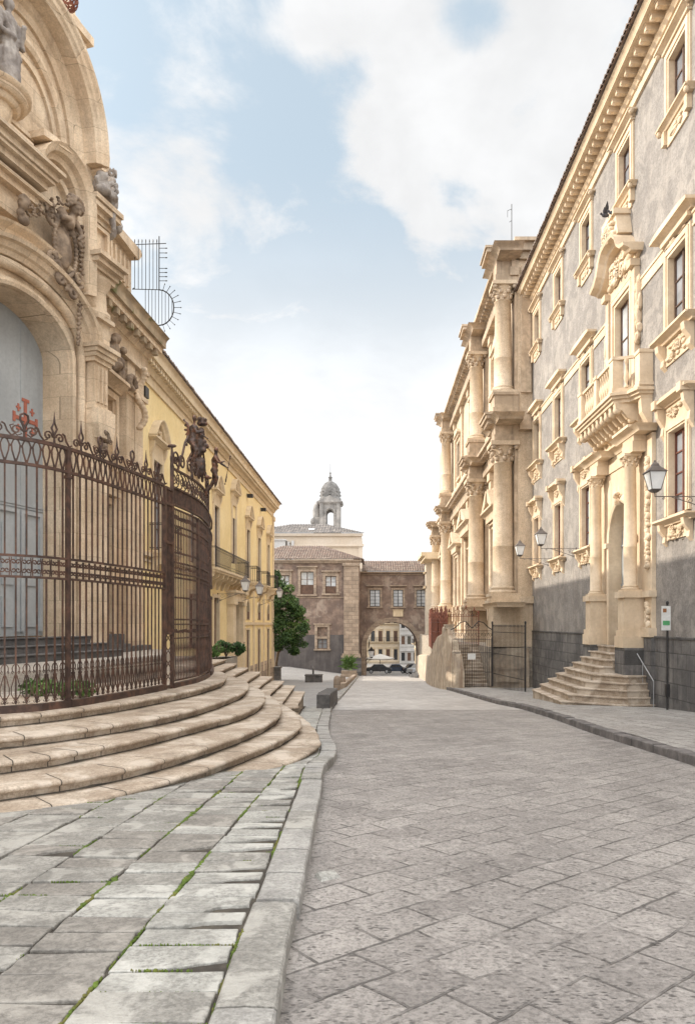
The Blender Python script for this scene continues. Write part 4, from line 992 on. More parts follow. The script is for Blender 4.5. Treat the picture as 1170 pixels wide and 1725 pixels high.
for u in (UC-.9, UC, UC+.9): b.box(u-.012, u+.012, -.3, 8.3, -.80, -.785)
for v in (3.05, 3.12): b.box(UC-1.74, UC+1.74, v, v+.035, -.80, -.77)
dr = b.build('door', M['doorgrey'], left_church)
b = MB(FP)      # lower door leaves with panels
for u0, u1 in ((UC-1.66, UC-.86), (UC-.80, UC-.02), (UC+.02, UC+.80), (UC+.86, UC+1.66)):
    ring(b, (u1-u0)/2-.10, -.22, 2.9, .10, -.80, -.74, (u0+u1)/2); b.box(u0+.2, u1-.2, 1.0, 2.6, -.80, -.765); b.box(u0+.2, u1-.2, -.1, .7, -.80, -.765)
b.build('door_leaf', M['doorblue'], dr)
b = MB(FP); cx, cy = UC+1.05, 5.42     # red jerusalem cross above the doors
def cross(cx, cy, s, t, w):
    f_ = .78
    b.box(cx-t, cx+t, cy-s, cy-t, -.80, w); b.box(cx-t, cx+t, cy+t, cy+s, -.80, w); b.box(cx-s*f_, cx-t, cy-t, cy+t, -.80, w); b.box(cx+t, cx+s*f_, cy-t, cy+t, -.80, w); b.box(cx-t, cx+t, cy-t, cy+t, -.80, w)
    if s > .3:
        e = s*.16
        for dx, dy in ((1, 0), (-1, 0), (0, 1), (0, -1)):
            if dx: b.box(cx+dx*s*f_-.04, cx+dx*s*f_+.04, cy-t-e, cy+t+e, -.80, w+.003)
            else: b.box(cx-t-e, cx+t+e, cy+dy*s-.04, cy+dy*s+.04, -.80, w+.003)
cross(cx, cy, .52, .048, -.772)
for dx in (-1, 1):
    for dy in (-1, 1): cross(cx+dx*.25, cy+dy*.27, .10, .024, -.774)
b.build('cross_emblem', M['redpaint'], dr)
# gable: big curved cornice with a deep soffit
b = MB(FP)
ga = ell(2.22, 12.9, 2.72, -4, 184, 30)
b.sweep(ga, [(.5, -.02), (.5, .08), (.32, .12), (.27, .20), (.14, .24), (.12, .62), (.06, .66), (.02, .72), (-.06, .75), (-.12, .82), (-.18, .84), (-.18, -.4)], 'uv')
b.build('curved_gable', M['ochre'], left_church)
b = MB(FP); gi = ell(1.5, 12.5, 2.05, 0, 180, 24)
b.sweep(gi, [(.12, -.02), (.12, .10), (.03, .16), (-.05, .16), (-.08, .08), (-.16, .08), (-.16, -.02)], 'uv')
b.sweep(ell(1.15, 12.5, 1.6), [(.05, -.02), (.05, .08), (-.05, .08), (-.05, -.02)], 'uv')
b.build('inner_moulding', M['ochre'], left_church)
# broken entablature and fan of mouldings at the left of the shield
b = MB(FP)
for (u0, u1, v, w) in ((-4.9, -1.95, 10.35, .5), (-4.9, -2.15, 10.7, .75), (-4.9, -2.0, 10.95, .95)):
    b.box(u0, u1, v, v+.16, -.02, w); b.box(u0, u1+.1, v+.16, v+.24, -.02, w+.14)
b.box(-4.9, -2.35, 9.8, 10.35, -.02, .3)
for k in range(4): b.box(-4.9, -1.75+.12*k-.6, 11.35+.26*k, 11.45+.26*k, -.02, .5-.1*k)
b.build('broken_entablature', M['ochre'], left_church)
# hood over the shield
b = MB(FP); hc = -1.15
hd = [(hc+.92, 9.0)]+ell(.92, 11.35, .95, 0, 180, 16, hc)+[(hc-.92, 10.9)]
b.sweep(hd, [(.22, -.02), (.22, .30), (.1, .36), (.06, .52), (-.06, .60), (-.12, .66), (-.12, -.02)], 'uv')
b.sweep(ell(.6, 11.2, .62, 0, 180, 14, hc), [(.08, -.02), (.08, .16), (-.02, .2), (-.06, .12), (-.06, -.02)], 'uv')
b.prism([(hc-.95, 12.15), (hc+.15, 12.35), (hc+.15, 12.5), (hc-.95, 12.32)], -.02, .6, 'w')
b.box(hc+.72, hc+.9, 8.95, 11.3, -.02, .3)
b.build('hood', M['ochre'], left_church)
# carved shield with putti, fused into one sculpted mass
def sculpt(pts, f, name, mat, parent, vox=.035, seed=1):
    b = MB(f)
    for p in pts:
        if len(p) == 4: b.ball(p[:3], p[3], 12, 8)
        else: b.ball(p[:3], p[3:], 12, 8)
    o = b.build(name, mat, parent); voxel(o, vox); return o
R = random.Random(4); S1 = []
def chain(a, c, r0, r1, n=8): return [(a[0]+(c[0]-a[0])*k/(n-1), a[1]+(c[1]-a[1])*k/(n-1), a[2]+(c[2]-a[2])*k/(n-1), r0+(r1-r0)*k/(n-1)) for k in range(n)]
def spiral(c, r, turns, a0, sg, th, z): return [(c[0]+r*(1-.8*k/22)*cos(a0+sg*turns*2*pi*k/22), c[1]+r*(1-.8*k/22)*sin(a0+sg*turns*2*pi*k/22), z+.05*k/22, th*(1-.4*k/22)) for k in range(23)]
c0 = (-1.15, 9.85, .42)
S1 += [(c0[0], c0[1], .36, .36, .66, .13), (c0[0], c0[1]-.1, .45, .24, .46, .12)]
S1 += [(c0[0]+.42*cos(2*pi*k/40), c0[1]+.74*sin(2*pi*k/40), .47, .062) for k in range(40)]          # raised rim
for (x, y, r, a0, sg) in ((-1.62, 10.35, .24, 0, 1), (-.66, 10.35, .24, pi, -1), (-1.60, 9.35, .22, 0, -1), (-.62, 9.25, .26, pi, 1), (-1.3, 8.95, .18, 0, 1), (-.85, 8.8, .2, pi, -1)): S1 += spiral((x, y), r, 1.5, a0, sg, .068, .42)
# child's head: skull, brow, cheeks, nose, mouth, curls
hx, hy, hz_ = -.92, 10.98, .60
S1 += [(hx, hy, hz_, .165, .20, .175), (hx, hy-.03, hz_+.165, .028, .05, .035), (hx-.06, hy-.05, hz_+.13, .05, .05, .04), (hx+.06, hy-.05, hz_+.13, .05, .05, .04), (hx, hy+.06, hz_+.15, .1, .025, .03), (hx, hy-.115, hz_+.15, .045, .016, .022), (hx, hy-.16, hz_+.12, .05, .04, .04)]
for k in range(30):
    a = -.5+(pi+1.0)*((k*7) % 30)/30; q_ = .17+.05*(k % 3); S1.append((hx+q_*cos(a), hy+.05+q_*1.05*sin(a), hz_+.10-.07*(k % 3), .052))
S1 += chain((hx-.02, hy-.2, .52), (hx-.12, hy-.45, .5), .10, .15, 5)+chain((hx+.1, hy-.32, .55), (hx+.24, hy-.62, .62), .07, .055)+chain((hx+.24, hy-.62, .62), (hx+.05, hy-.8, .66), .055, .045)
S1 += chain((hx-.2, hy-.38, .55), (hx-.5, hy-.5, .6), .09, .07)+[(hx-.35, hy-.35, .46, .16, .22, .12)]
for k in range(46):     # laurel swag running down to the left
    t = k/46; x = -1.35-1.25*t; y = 10.9-.95*t+.06*sin(k); a = k*2.4
    S1.append((x+.09*cos(a), y+.09*sin(a), .52+.05*cos(a*1.3), .05+.02*(k % 2), .035, .045))
hx2, hy2 = -2.78, 10.05
S1 += [(hx2, hy2, .58, .13, .15, .14), (hx2, hy2-.02, .71, .022, .04, .03), (hx2, hy2-.2, .5, .1, .1, .1), (hx2+.12, hy2-.3, .48, .16, .14, .12)]
for k in range(18):
    a = .1+pi*k/18; S1.append((hx2+.13*cos(a), hy2+.04+.13*sin(a), .58+.06*(k % 2), .042))
for k in range(30):     # feathered drop at the right and tassel below
    t = k/30; S1.append((-.50+.07*sin(k*2.2), 10.75-1.3*t, .44+.04*cos(k*2), .06, .045, .05))
for k in range(30): S1.append((-.45+.07*sin(k*2.6)*(1-k/45), 9.1-.052*k, .40-.003*k, .055, .04, .05))
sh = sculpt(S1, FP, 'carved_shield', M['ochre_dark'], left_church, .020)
sh.modifiers['chisel'].strength = .02
# statue bracket and robed statue, near the left edge of the view
b = MB(FP); uu = -3.15
for (v, w, r) in ((12.1, .45, .36), (12.22, .62, .44), (12.34, .78, .52), (12.46, .86, .58)): b.lathe(uu, .0, [(w*.9, v), (w, v+.05), (w*1.02, v+.119)], 20)
b.lathe(uu, .0, [(.1, 11.5), (.25, 11.7), (.42, 12.0), (.44, 12.1)], 18)
b.build('statue_bracket', M['ochre'], left_church)
def robed(f, u, v, w, h, name, mat, label, arm=1, seed=0, vox=.03):
    s = h/1.75; Q = []; R = random.Random(seed)
    Q += [(u, v+.93*h, w+.02, .095*s, .125*s, .11*s), (u, v+.84*h, w, .06*s, .08*s, .06*s)]
    Q += [(u, v+.74*h, w, .22*s, .17*s, .13*s), (u, v+.62*h, w, .19*s, .2*s, .13*s), (u, v+.5*h, w, .20*s, .2*s, .15*s), (u+.01, v+.35*h, w+.02, .22*s, .3*s, .16*s), (u, v+.16*h, w, .26*s, .3*s, .2*s), (u, v+.05*h, w, .27*s, .12*s, .21*s)]
    for k in range(12):
        a = R.uniform(0, pi); x = .22*s*cos(a); Q.append((u+x, v+h*R.uniform(.1, .45), w+.15*s*sin(a), .035*s, .28*s, .04*s))
    for k in range(9): Q.append((u-.2*s+.045*s*k, v+h*(.66-.035*k), w+.12*s, .05*s, .05*s, .05*s))
    for sd in (-1, 1):
        x = u+sd*.23*s; Q.append((x, v+.76*h, w, .085*s, .09*s, .085*s))
        for k in range(6): Q.append((x+sd*.012*k*s, v+h*(.74-.035*k), w+.012*k*s, .062*s, .07*s, .062*s))
        for k in range(6):
            if sd == arm: Q.append((x-sd*.02*k*s, v+h*(.55+.03*k), w+.10*s+.03*k*s, .05*s, .06*s, .05*s))
            else: Q.append((x-sd*.035*k*s, v+h*(.55-.005*k), w+.10*s+.02*k*s, .05*s, .05*s, .05*s))
    b = MB(f)
    for p in Q: b.ball(p[:3], p[3:], 10, 7)
    o = b.build(name, mat, None); voxel(o, vox); return tag(o, label, 'statue')
M['statue'] = material('weathered_statue_marble', (.44, .40, .36), (.24, .21, .19), scale=3, fine=24, bump=.4, streak=.4, stain=(.12, .1, .09))
robed(FP, -3.08, 12.6, .42, 2.15, 'robed_statue', M['statue'], 'grey robed stone statue on a rounded bracket inside the curved gable', 1, 3)
# stacked shoulder pilaster between portal and wing
b = MB(FP)
b.box(.02, .72, -1.25, 6.0, -.3, .42)
b.box(.0, .8, 6.0, 6.1, -.3, .5); b.box(.06, .66, 6.1, 7.3, -.3, .45)
for k in range(3): b.box(.16+.17*k, .23+.17*k, 6.2, 7.2, .44, .50)
for v, w in ((7.3, .52), (7.42, .60), (7.54, .66), (7.66, .74)): b.box(-.02-(w-.5)*.5, .74+(w-.5)*.5, v, v+.118, -.3, w)
b.box(.06, .68, 7.78, 8.5, -.3, .5); b.box(0, .76, 8.5, 8.62, -.3, .62)
b.lathe(.36, .2, [(.44, 8.62), (.46, 8.75), (.36, 8.85), (.34, 9.4), (.44, 9.55), (.48, 9.7)], 16)
for v, w in ((9.7, .55), (9.83, .64), (9.96, .78), (10.1, .9)): b.box(-.1-(w-.5)*.4, .86+(w-.5)*.4, v, v+.128, -.3, w)
b.box(.0, .8, 10.23, 11.3, -.3, .35)
ring(b, .24, 10.4, 11.1, .10, .3, .46, .4)
for v, w in ((11.3, .42), (11.42, .52), (11.56, .66), (11.72, .72)): b.box(-.06-(w-.4)*.4, .84+(w-.4)*.6, v, v+.138, -.3, w)
b.prism([(.0, 6.0), (.0, 5.55), (.1, 5.2), (.7, 5.2), (.78, 5.55), (.78, 6.0)], .40, .62, 'w')
b.build('shoulder_pilaster', M['ochre'], left_church)
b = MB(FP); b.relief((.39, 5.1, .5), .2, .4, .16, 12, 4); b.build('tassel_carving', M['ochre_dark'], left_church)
# scroll block at the spring of the gable, crouching figure and crowned bust
b = MB(FP); b.sweep([(.05, 12.6), (.20, 12.85), (.22, 13.1), (.12, 13.4)], [(.0, -.1), (.0, .70), (.08, .76), (.16, .72), (.16, -.1)], 'uv', side=-1); b.box(-.15, .3, 11.86, 12.95, -.3, .32); b.build('scroll_block', M['ochre'], left_church)
S2 = [(.30, 12.25, .5, .24, .3, .26), (.2, 12.5, .6, .16, .2, .18), (.5, 12.1, .6, .26, .16, .26), (.1, 12.05, .7, .22, .14, .22), (.6, 11.95, .5, .16, .2, .22), (.2, 12.78, .65, .11, .13, .11), (.42, 12.5, .5, .08, .26, .09), (.66, 11.7, .6, .09, .3, .1), (.72, 11.4, .6, .07, .2, .08)]
for k in range(20): S2.append((R.uniform(0, .7), R.uniform(11.95, 12.6), R.uniform(.45, .8), .07, .09, .07))
o = sculpt(S2, FP, 'crouching_statue', M['statue'], None, .035); tag(o, 'pale crouching stone figure at the foot of the curved gable', 'statue')
FWg = F_ANY(-8.6, 20.0, .055, 1.0)
S3 = [(1.6, 12.75, .6, .20, .34, .20), (1.6, 13.1, .6, .12, .16, .12), (1.6, 13.36, .62, .13, .17, .13), (1.55, 12.3, .6, .28, .3, .26), (1.95, 12.2, .6, .2, .22, .2), (1.6, 11.9, .5, .25, .3, .25)]
for k in range(8):
    a = 2*pi*k/8; S3.append((1.6+.13*cos(a), 13.62, .62+.13*sin(a), .035, .14, .035))
o = sculpt(S3, FWg, 'crowned_bust', M['statue'], None, .03); tag(o, 'pale crowned stone bust standing on the scrolled parapet against the sky', 'statue')
# wing
wh = [(1.5, 2.85, -.3, 3.85), (2.0, 3.1, 4.9, 7.35)]
b = MB(FWg); wall_open(b, 0, 5.2, -1.3, 9.9, wh); b.quad((5.2, -1.3, 0), (5.2, -1.3, -4), (5.2, 10, -4), (5.2, 10, 0)); b.quad((0, 9.9, 0), (5.2, 9.9, 0), (5.2, 9.9, -5), (0, 9.9, -5))
b.build('wing_wall', M['ochre'], left_church)
b = MB(FWg)
for (a, c, w) in ((.0, .5, .30), (.95, 1.4, .12), (3.55, 4.2, .28), (4.45, 5.18, .2)):
    b.box(a, c, -.9, 7.6, -.1, w); b.box(a-.06, c+.06, -1.28, -.9, -.1, w+.08); b.box(a-.05, c+.05, 7.6, 7.75, -.1, w+.07); b.box(a-.12, c+.10, 7.75, 7.9, -.1, w+.16)
    b.box(a, c, 7.9, 8.7, -.1, w+.03)
b.box(0, 5.25, 8.7, 8.85, -.1, .42); b.box(0, 5.25, 8.85, 9.35, -.1, .34); cyma(b, 0, 5.3, 9.35, .25, .38, .30, False)
b.box(0, 5.45, 9.6, 9.8, -.1, .80)
b.build('wing_pilasters', M['ochre'], left_church)
M['mossy'] = material('mossy_cornice_stone', (.50, .39, .26), (.32, .25, .17), scale=1.5, fine=20, bump=.6, streak=.3, stain=(.14, .11, .09), patch=(.13, .14, .05), patch_amt=.85, patch_scale=1.1)
b = MB(FWg); b.box(-.3, 5.5, 9.8, 10.02, -.5, .92); cyma(b, -.3, 5.55, 10.02, .16, .92, .12, False)
for k in range(9): b.box(.5+.55*k, .72+.55*k, 9.4, 9.6, .6, .78)
b.build('wing_cornice', M['mossy'], left_church)
b = MB(FWg); ring(b, .66, 4.95, 7.25, .2, -.4, .09, 2.55-.0); cyma(b, 1.75, 3.4, 7.5, .2, .12, .3); b.box(1.5, 3.65, 7.7, 7.8, -.1, .5); b.box(1.95, 3.15, 4.9, 7.3, -.45, -.42)
b.build('niche_window', M['ochre'], left_church)
b = MB(FWg); ring(b, .68, -.28, 3.8, .2, -.5, .1, 2.18); b.box(1.15, 3.2, 4.05, 4.2, -.1, .25); b.build('side_door_frame', M['ochre'], left_church)
b = MB(FWg); b.box(1.5, 2.86, -.3, 3.82, -.40, -.34); b.box(2.15, 2.2, -.3, 3.8, -.35, -.31)
for v0, v1 in ((0, .9), (1.1, 2.2), (2.4, 3.6)):
    for u in (1.82, 2.52): b.box(u-.2, u+.2, v0, v1, -.35, -.32)
b.build('side_door', M['doorgrey'], left_church)
S4 = [(2.3, 8.55, .35, .3, .3, .2), (2.3, 8.9, .45, .16, .18, .16), (2.0, 8.4, .35, .26, .22, .2), (2.7, 8.3, .35, .3, .22, .2), (1.8, 8.1, .3, .22, .2, .16), (3.0, 8.0, .3, .22, .24, .16), (2.5, 8.1, .3, .3, .16, .2)]
for k in range(18): S4.append((R.uniform(1.6, 3.3), R.uniform(7.9, 8.8), R.uniform(.25, .5), .13, .12, .12))
for k in range(10):
    a = k*.55; S4.append((3.55+.3*cos(a)*(1-k*.05), 7.9+.3*sin(a)*(1-k*.05), .45, .09, .09, .12))
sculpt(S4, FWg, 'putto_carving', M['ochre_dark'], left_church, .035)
S5 = []
for k in range(16): S5.append((4.2+.12*sin(k*.6), 8.6-.13*k, .5+.12*cos(k*.55), .12, .1, .12))
sculpt(S5, FWg, 'scroll_console', M['ochre'], left_church, .035)
# parapet pier with sloping cap and its drop ornament
b = MB(FWg); b.box(1.3, 4.75, 10.18, 12.6, -1.4, -.05); b.prism([(1.1, 12.6), (1.1, 12.72), (4.95, 13.05), (5.05, 12.9), (4.75, 12.6)], -1.6, .22, 'w'); b.box(1.2, 4.85, 10.18, 10.5, -1.4, .08)
b.box(2.2, 3.6, 10.8, 11.7, -.06, .04)
for k in range(9): b.box(1.5+.35*k, 1.62+.35*k, 11.5, 12.4, -.06, .03)
b.prism([(4.75, 10.18), (5.4, 10.18), (5.25, 10.5), (4.95, 10.9), (4.75, 11.4)], -1.2, -.1, 'w')
b.build('parapet', M['ochre'], left_church)
relief_part(FWg, (2.4, 10.8, .0), .7, .4, .16, 26, 8, M['ochre'], left_church, name='parapet_carving')
# upper tower of the church beyond the gable top, with the iron ball light
b = MB(FP); 
for v, w in ((14.6, .0), (15.0, .1)): pass
b.box(.8, 1.35, 12.9, 17.3, -1.7, -.95); b.box(.75, 1.45, 17.3, 17.5, -1.8, -.85); b.box(.65, 1.6, 17.5, 17.75, -1.9, -.7); b.box(.8, 1.3, 17.75, 18.1, -1.7, -.95); b.box(.85, 1.2, 18.1, 18.4, -1.6, -1.05)
b.build('upper_pier', M['ochre'], left_church)
ib = MB(); R2 = random.Random(2); bc = P(111, -2, 18.6)
for k in range(16):
    ax = Vector((R2.uniform(-1, 1), R2.uniform(-1, 1), R2.uniform(-1, 1))).normalized(); u = ax.orthogonal().normalized(); v = ax.cross(u)
    ib.tube([bc+(u*cos(t*pi/8)+v*sin(t*pi/8))*.30+ax*R2.uniform(-.02, .02) for t in range(17)], .016, 5, cap=False)
ib.tube([bc-Vector((0, 0, .3)), bc-Vector((.0, -.1, .75))], .03, 6)
tag(ib.build('wire_ball', M['rustred']), 'rusty woven wire ball on the roofline above the church gable', 'ornament')
# lava steps in front of the portal
ls = empty('lava_steps', (0, 0, 0), 'low dark lava stone steps in front of the church portal', 'steps')
for i in range(3):
    b = MB(FP); e = (2-i)*.36; zt = -.92+.19*(i+1)
    b.box(-5.6-e*.2, .15+e*.5, -1.4, zt-.04, -.05, .35+e); b.box(-5.7-e*.2, .18+e*.5, zt-.04, zt, -.05, .38+e)
    bevel(b.build('step', M['lavaplain'], ls), .012, 2)
b = MB(); ip_ = [(-5.9, 15.0), (-5.6, 17), (-5.6, 19.2), (-6.2, 21.5), (-7.0, 25.2), (-9, 25.2), (-13, 20), (-13, 12.2), (-8.5, 12.2), (-7.0, 13.0)]
n = len(ip_); b.add([(x, y, -.92) for x, y in ip_]+[(x, y, E0-.05) for x, y in ip_], [tuple(range(n))]+[(i, (i+1) % n, n+(i+1) % n, n+i) for i in range(n)]); struct(b.build('inner_terrace', M['plat']))
b = MB(FWg); b.box(.9, 5.1, -1.35, -.75, -.1, .55); b.box(1.3, 3.4, -.75, -.66, -.1, .5); b.box(1.4, 3.2, -.66, -.34, -.1, .35); b.build('step', M['lavaplain'], ls)

# ------------------------------------------------------------ the yellow palace
XY = -9.2; FY = F_LEFT(XY)
yb = empty('yellow_building', (0, 0, 0), 'long yellow plastered palace with hooded windows, iron balconies and a tiled roof', 'building')
YW = [30.3, 36.2, 41.7, 47.0, 52.3, 57.4, 62.4]
hs = []
for z in YW: hs.append((z-.72, z+.72, 3.1, 6.95))
GF = [52.3, 57.4, 62.4, 41.7, 36.2]
for z in (52.3, 57.4, 62.4): hs += [(z-.6, z+.6, .25, 1.7), (z-.75, z+.75, -4.75, -.35)]
hs += [(45.75, 48.25, -4.6, 1.9)]
for z in (36.2, 41.7): hs += [(z-.8, z+.8, -1.3, 1.6)]
b = MB(FY); wall_open(b, 25.1, 65.7, -5.6, 10.9, hs); b.quad((65.7, -6, 0), (65.7, -6, -12), (65.7, 10.9, -12), (65.7, 10.9, 0)); b.quad((25.1, -2, 0), (25.1, -2, -12), (25.1, 10.9, -12), (25.1, 10.9, 0))
b.build('wall', M['yellow'], yb)
b = MB(FY)
for (v, h, w) in ((9.75, .12, .08), (9.87, .28, .05), (10.15, .08, .14)): b.box(25.2, 65.75, v, v+h-.002, -.02, w)
cyma(b, 25.2, 65.9, 10.23, .16, .14, .12, False); b.box(25.2, 65.9, 10.55, 10.8, -.02, .52); cyma(b, 25.2, 66.0, 10.8, .2, .52, .12, False)
z = 25.5
while z < 65.6: b.box(z-.09, z+.09, 10.36, 10.548, .05, .44); z += .34
b.box(25.2, 65.8, 10.36, 10.55, -.02, .12)
b.box(65.1, 65.78, -4.0, 9.75, -.2, .10); b.box(65.05, 65.85, 9.4, 9.75, -.2, .2)
b.box(25.3, 26.3, -1.2, 9.75, -.1, .06)
b.build('cornice', M['white'], yb)
tile_roof(FY, 25.3, 66.2, 10.98, .74, 13.3, -4.5, .25, M['tile'], yb)
b = MB(FY)
b.box(25.3, 65.8, 2.72, 2.88, -.02, .16); b.box(25.3, 65.8, 2.50, 2.60, -.02, .08)
b.box(48.6, 65.8, -.12, .08, -.02, .10)
for z in (49.7, 54.85, 59.9, 64.7): b.box(z-.28, z+.28, -4.0, 2.5, -.02, .06)
b.build('string_course', M['white'], yb)
b = MB(FY); 
for a, c in ((48.9, 51.5), (53.1, 56.6), (58.2, 61.6), (63.2, 65.75)): b.box(a, c, -5.6, -3.2, -.1, .05)
b.build('plinth', M['palestone'], yb)
def ywin():
    b = MB(FY); ring(b, .6, 3.1, 6.85, .22, -.3, .09)
    b.box(-.82, .82, 7.07, 7.55, -.02, .08)
    cyma(b, -.85, .85, 7.55, .12, .12, .16); b.box(-1.08, 1.08, 7.67, 7.75, -.02, .34)
    b.sweep([(-1.04+2.08*i/14, 7.75+.82*sin(pi*i/14)) for i in range(15)], [(-.14, -.02), (-.14, .18), (-.06, .24), (0, .34), (.05, .36), (.05, -.02)], 'uv', side=1)
    b.prism([(1.0-2.0*i/14, 7.75+.76*sin(pi*i/14)) for i in range(15)], -.02, .05, 'w')
    for s in (-1, 1): b.prism([(0, 7.55), (.22, 7.55), (.18, 7.3), (.06, 7.0), (0, 6.9)], s*.86-.09, s*.86+.09, 'u')
    o = b.build('window', M['white'], yb)
    b = MB(FY); b.relief((0, 8.0, .06), .4, .22, .1, 12, 3); b.build('shell_carving', M['white'], o)
    casement(FY, .6, 3.1, 6.85, -.12, M['wood'], M['glass'], o, (0, 0, 0), 3)
    return o
w0 = ywin(); w0.location = (0, YW[0], 0)
for z in YW[1:]: inst(w0, yb, (0, z, 0)).location = (0, z, .9 if z == 47.0 else 0)
def ybalc(z0, z1, name='balcony'):
    b = MB(FY); b.box(z0, z1, 2.90, 3.02, -.02, .86); b.box(z0+.05, z1-.05, 2.78, 2.90, -.02, .78)
    n = max(2, int((z1-z0)/1.2)+1)
    for i in range(n):
        u = z0+.25+(z1-z0-.5)*i/(n-1); b.prism([(0, 2.78), (.72, 2.78), (.66, 2.55), (.3, 2.4), (.1, 2.0), (0, 1.95)], u-.12, u+.12, 'u')
    o = b.build(name, M['white'], yb)
    r = MB(FY); pth = [(z0+.06, 0), (z0+.06, .8), (z1-.06, .8), (z1-.06, 0)]
    for v in (3.12, 4.08, 4.14):
        r.tube([(p[0], v, p[1]) for p in pth], .018, 5)
    for (a, c) in zip(pth, pth[1:]):
        l = sqrt((a[0]-c[0])**2+(a[1]-c[1])**2); m = int(l/.13)
        for i in range(m+1):
            u = a[0]+(c[0]-a[0])*i/m; w = a[1]+(c[1]-a[1])*i/m; r.tube([(u, 3.02, w), (u, 4.14, w)], .009, 4, cap=False)
            if i % 2 == 0 and a[1] == c[1]: r.scroll((u+.06, 3.95, w), .05, 1.0, 0, 1, .007, n=3); r.scroll((u+.06, 3.25, w), .05, 1.0, 0, 1, .007, n=3)
    r.build('balcony_railing', M['iron'], o)
ybalc(38.0, 48.4); ybalc(51.4, 53.2); ybalc(56.5, 58.3); ybalc(61.5, 63.3); ybalc(29.3, 31.3)
# ground floor openings
for z in (52.3, 57.4, 62.4):
    b = MB(FY); a = arc(z, 1.05, .6, .6, 0, 180, 12)
    b.sweep([(z+.6, .25)]+a+[(z-.6, .25)], [(.02, -.2), (.02, .05), (-.14, .08), (-.14, -.02)], 'uv')
    b.box(z-.62, z+.62, .25, 1.75, -.14, -.12); o = b.build('arched_window', M['white'], yb)
    g = MB(FY); g.prism([(z-.58, .27)]+[(2*z-q[0], q[1]) for q in arc(z, 1.05, .58, .58, 0, 180, 10)]+[(z+.58, .27)], -.115, -.09, 'w'); g.build('pane', M['glassdark'], o)
    g = MB(FY); g.box(z-.6, z+.6, .3, .85, .0, .03); g.build('shutter', M['wood'], o)
    b = MB(FY); ring(b, .62, -4.8, -.48, .14, -.25, .06, z); o = b.build('door_frame', M['white'], yb)
    g = MB(FY); g.box(z-.62, z+.62, -4.8, -.5, -.12, -.06)
    for k in range(-2, 3): g.box(z+k*.24-.10, z+k*.24+.10, -4.7, -.6, -.06, -.04)
    g.build('door_leaf', M['wood'], o)
b = MB(FY)       # white arched entrance
for u in (45.35, 48.65): b.box(u-.42, u+.42, -4.4, 1.2, -.1, .42); b.box(u-.52, u+.52, 1.2, 1.42, -.1, .52); b.box(u-.5, u+.5, -4.6, -3.9, -.1, .5)
a = arc(47.0, .6, 1.22, 1.25, 0, 180, 14)
b.sweep([(48.22, -4.4)]+a+[(45.78, -4.4)], [(.03, -.5), (.03, .18), (-.22, .24), (-.3, .14), (-.3, -.05)], 'uv')
for (p, q) in zip(a, a[1:]): b.add([(p[0], p[1], .05), (q[0], q[1], .05), (q[0], 2.0, .05), (p[0], 2.0, .05)], [(0, 1, 2, 3)])
b.box(44.85, 49.15, 1.42, 1.95, -.1, .46); b.box(44.7, 49.3, 1.95, 2.1, -.1, .62)
o = b.build('entrance', M['white'], yb)
g = MB(FY); g.box(45.7, 48.3, -4.6, 1.95, -.3, -.25); g.box(46.96, 47.04, -4.6, 1.9, -.25, -.20); g.build('door_leaf', M['wood'], o)
for z in (36.2, 41.7):
    g = MB(FY); ring(g, .66, -1.3, 1.5, .2, -.25, .08, z); o = g.build('window', M['white'], yb); casement(FY, .66, -1.28, 1.5, -.2, M['redwood'], M['glassdark'], o, (0, z, 0), 2)
b = MB(FY); b.box(25.3, 48.8, -4.6, -1.28, -.3, -.02); b.build('lower_wall', M['yellow'], yb)
fl = MB(); fl.rbox((-8.9, 27.6, 8.95), (.34, .42, .40), 0, 0); fl.tube([(-9.2, 27.6, 8.6), (-8.9, 27.6, 8.7)], .03); tag(fl.build('floodlight', M['iron']), 'small black floodlight box fixed high on the yellow wall', 'floodlight')
for k, (zz, vv) in enumerate(((52.0, 9.3), (58.3, 9.3))):
    c = MB(); c.rbox((-8.95, zz, vv), (.4, .3, .25)); c.tube([(-9.2, zz, vv+.15), (-8.95, zz, vv)], .03); tag(c.build('security_camera', M['iron']), ('small dark camera box under the yellow cornice above the balconies', 'small dark camera box under the yellow cornice nearest its far corner')[k], 'camera')
# rest of the left church nearer than the view: it shades the pavement
b = MB(FP); b.box(-20, -4.95, -1.3, 13.5, -6, .1); b.box(-4.9, 0, -1.3, 12.8, -6, -1.3)
b.build('near_wing', M['ochre'], left_church)
# ------------------------------------------------------------ the end of the street: convent, arch, rear buildings
FN = F_FRONT(92.0)
cv = empty('convent_building', (0, 0, 0), 'brown rendered convent block with a tiled hip roof and a pale stone corner pilaster', 'building')
wins = [(-11.4, 1.2, 3.9, 6.2), (-8.5, 1.7, 3.75, 6.67), (-5.45, 1.4, 3.85, 6.1), (-6.55, 1.3, -3.3, -.5)]
b = MB(FN); hs = [(x-w/2-.05, x+w/2+.05, v0-.05, v1+.05) for x, w, v0, v1 in wins]
wall_open(b, -16, -1.76, -1.5, 8.2, hs)
b.quad((-1.76, -7.4, 0), (-1.76, -7.4, -4), (-1.76, 8.2, -4), (-1.76, 8.2, 0)); b.build('wall', M['brown'], cv)
b = MB(FN); wall_open(b, -16, -1.8, -7.4, -1.48, hs, .03); b.build('dark_lower_wall', M['darkrender'], cv)
b = MB(FN); b.box(-16, -1.6, 7.75, 7.95, -.05, .25); b.box(-16, -1.5, 7.95, 8.2, -.05, .42); b.box(-16, -3.8, 3.3, 3.42, -.05, .08); b.build('cornice', M['palestone'], cv)
b = MB(FN); b.box(-3.75, -1.85, -3.9, 7.4, -.05, .35); b.box(-3.95, -1.7, 7.4, 7.75, -.05, .5); b.box(-3.95, -1.65, -4.15, -3.9, -.05, .5); b.box(-4.1, -1.6, -4.4, -4.15, -.05, .6)
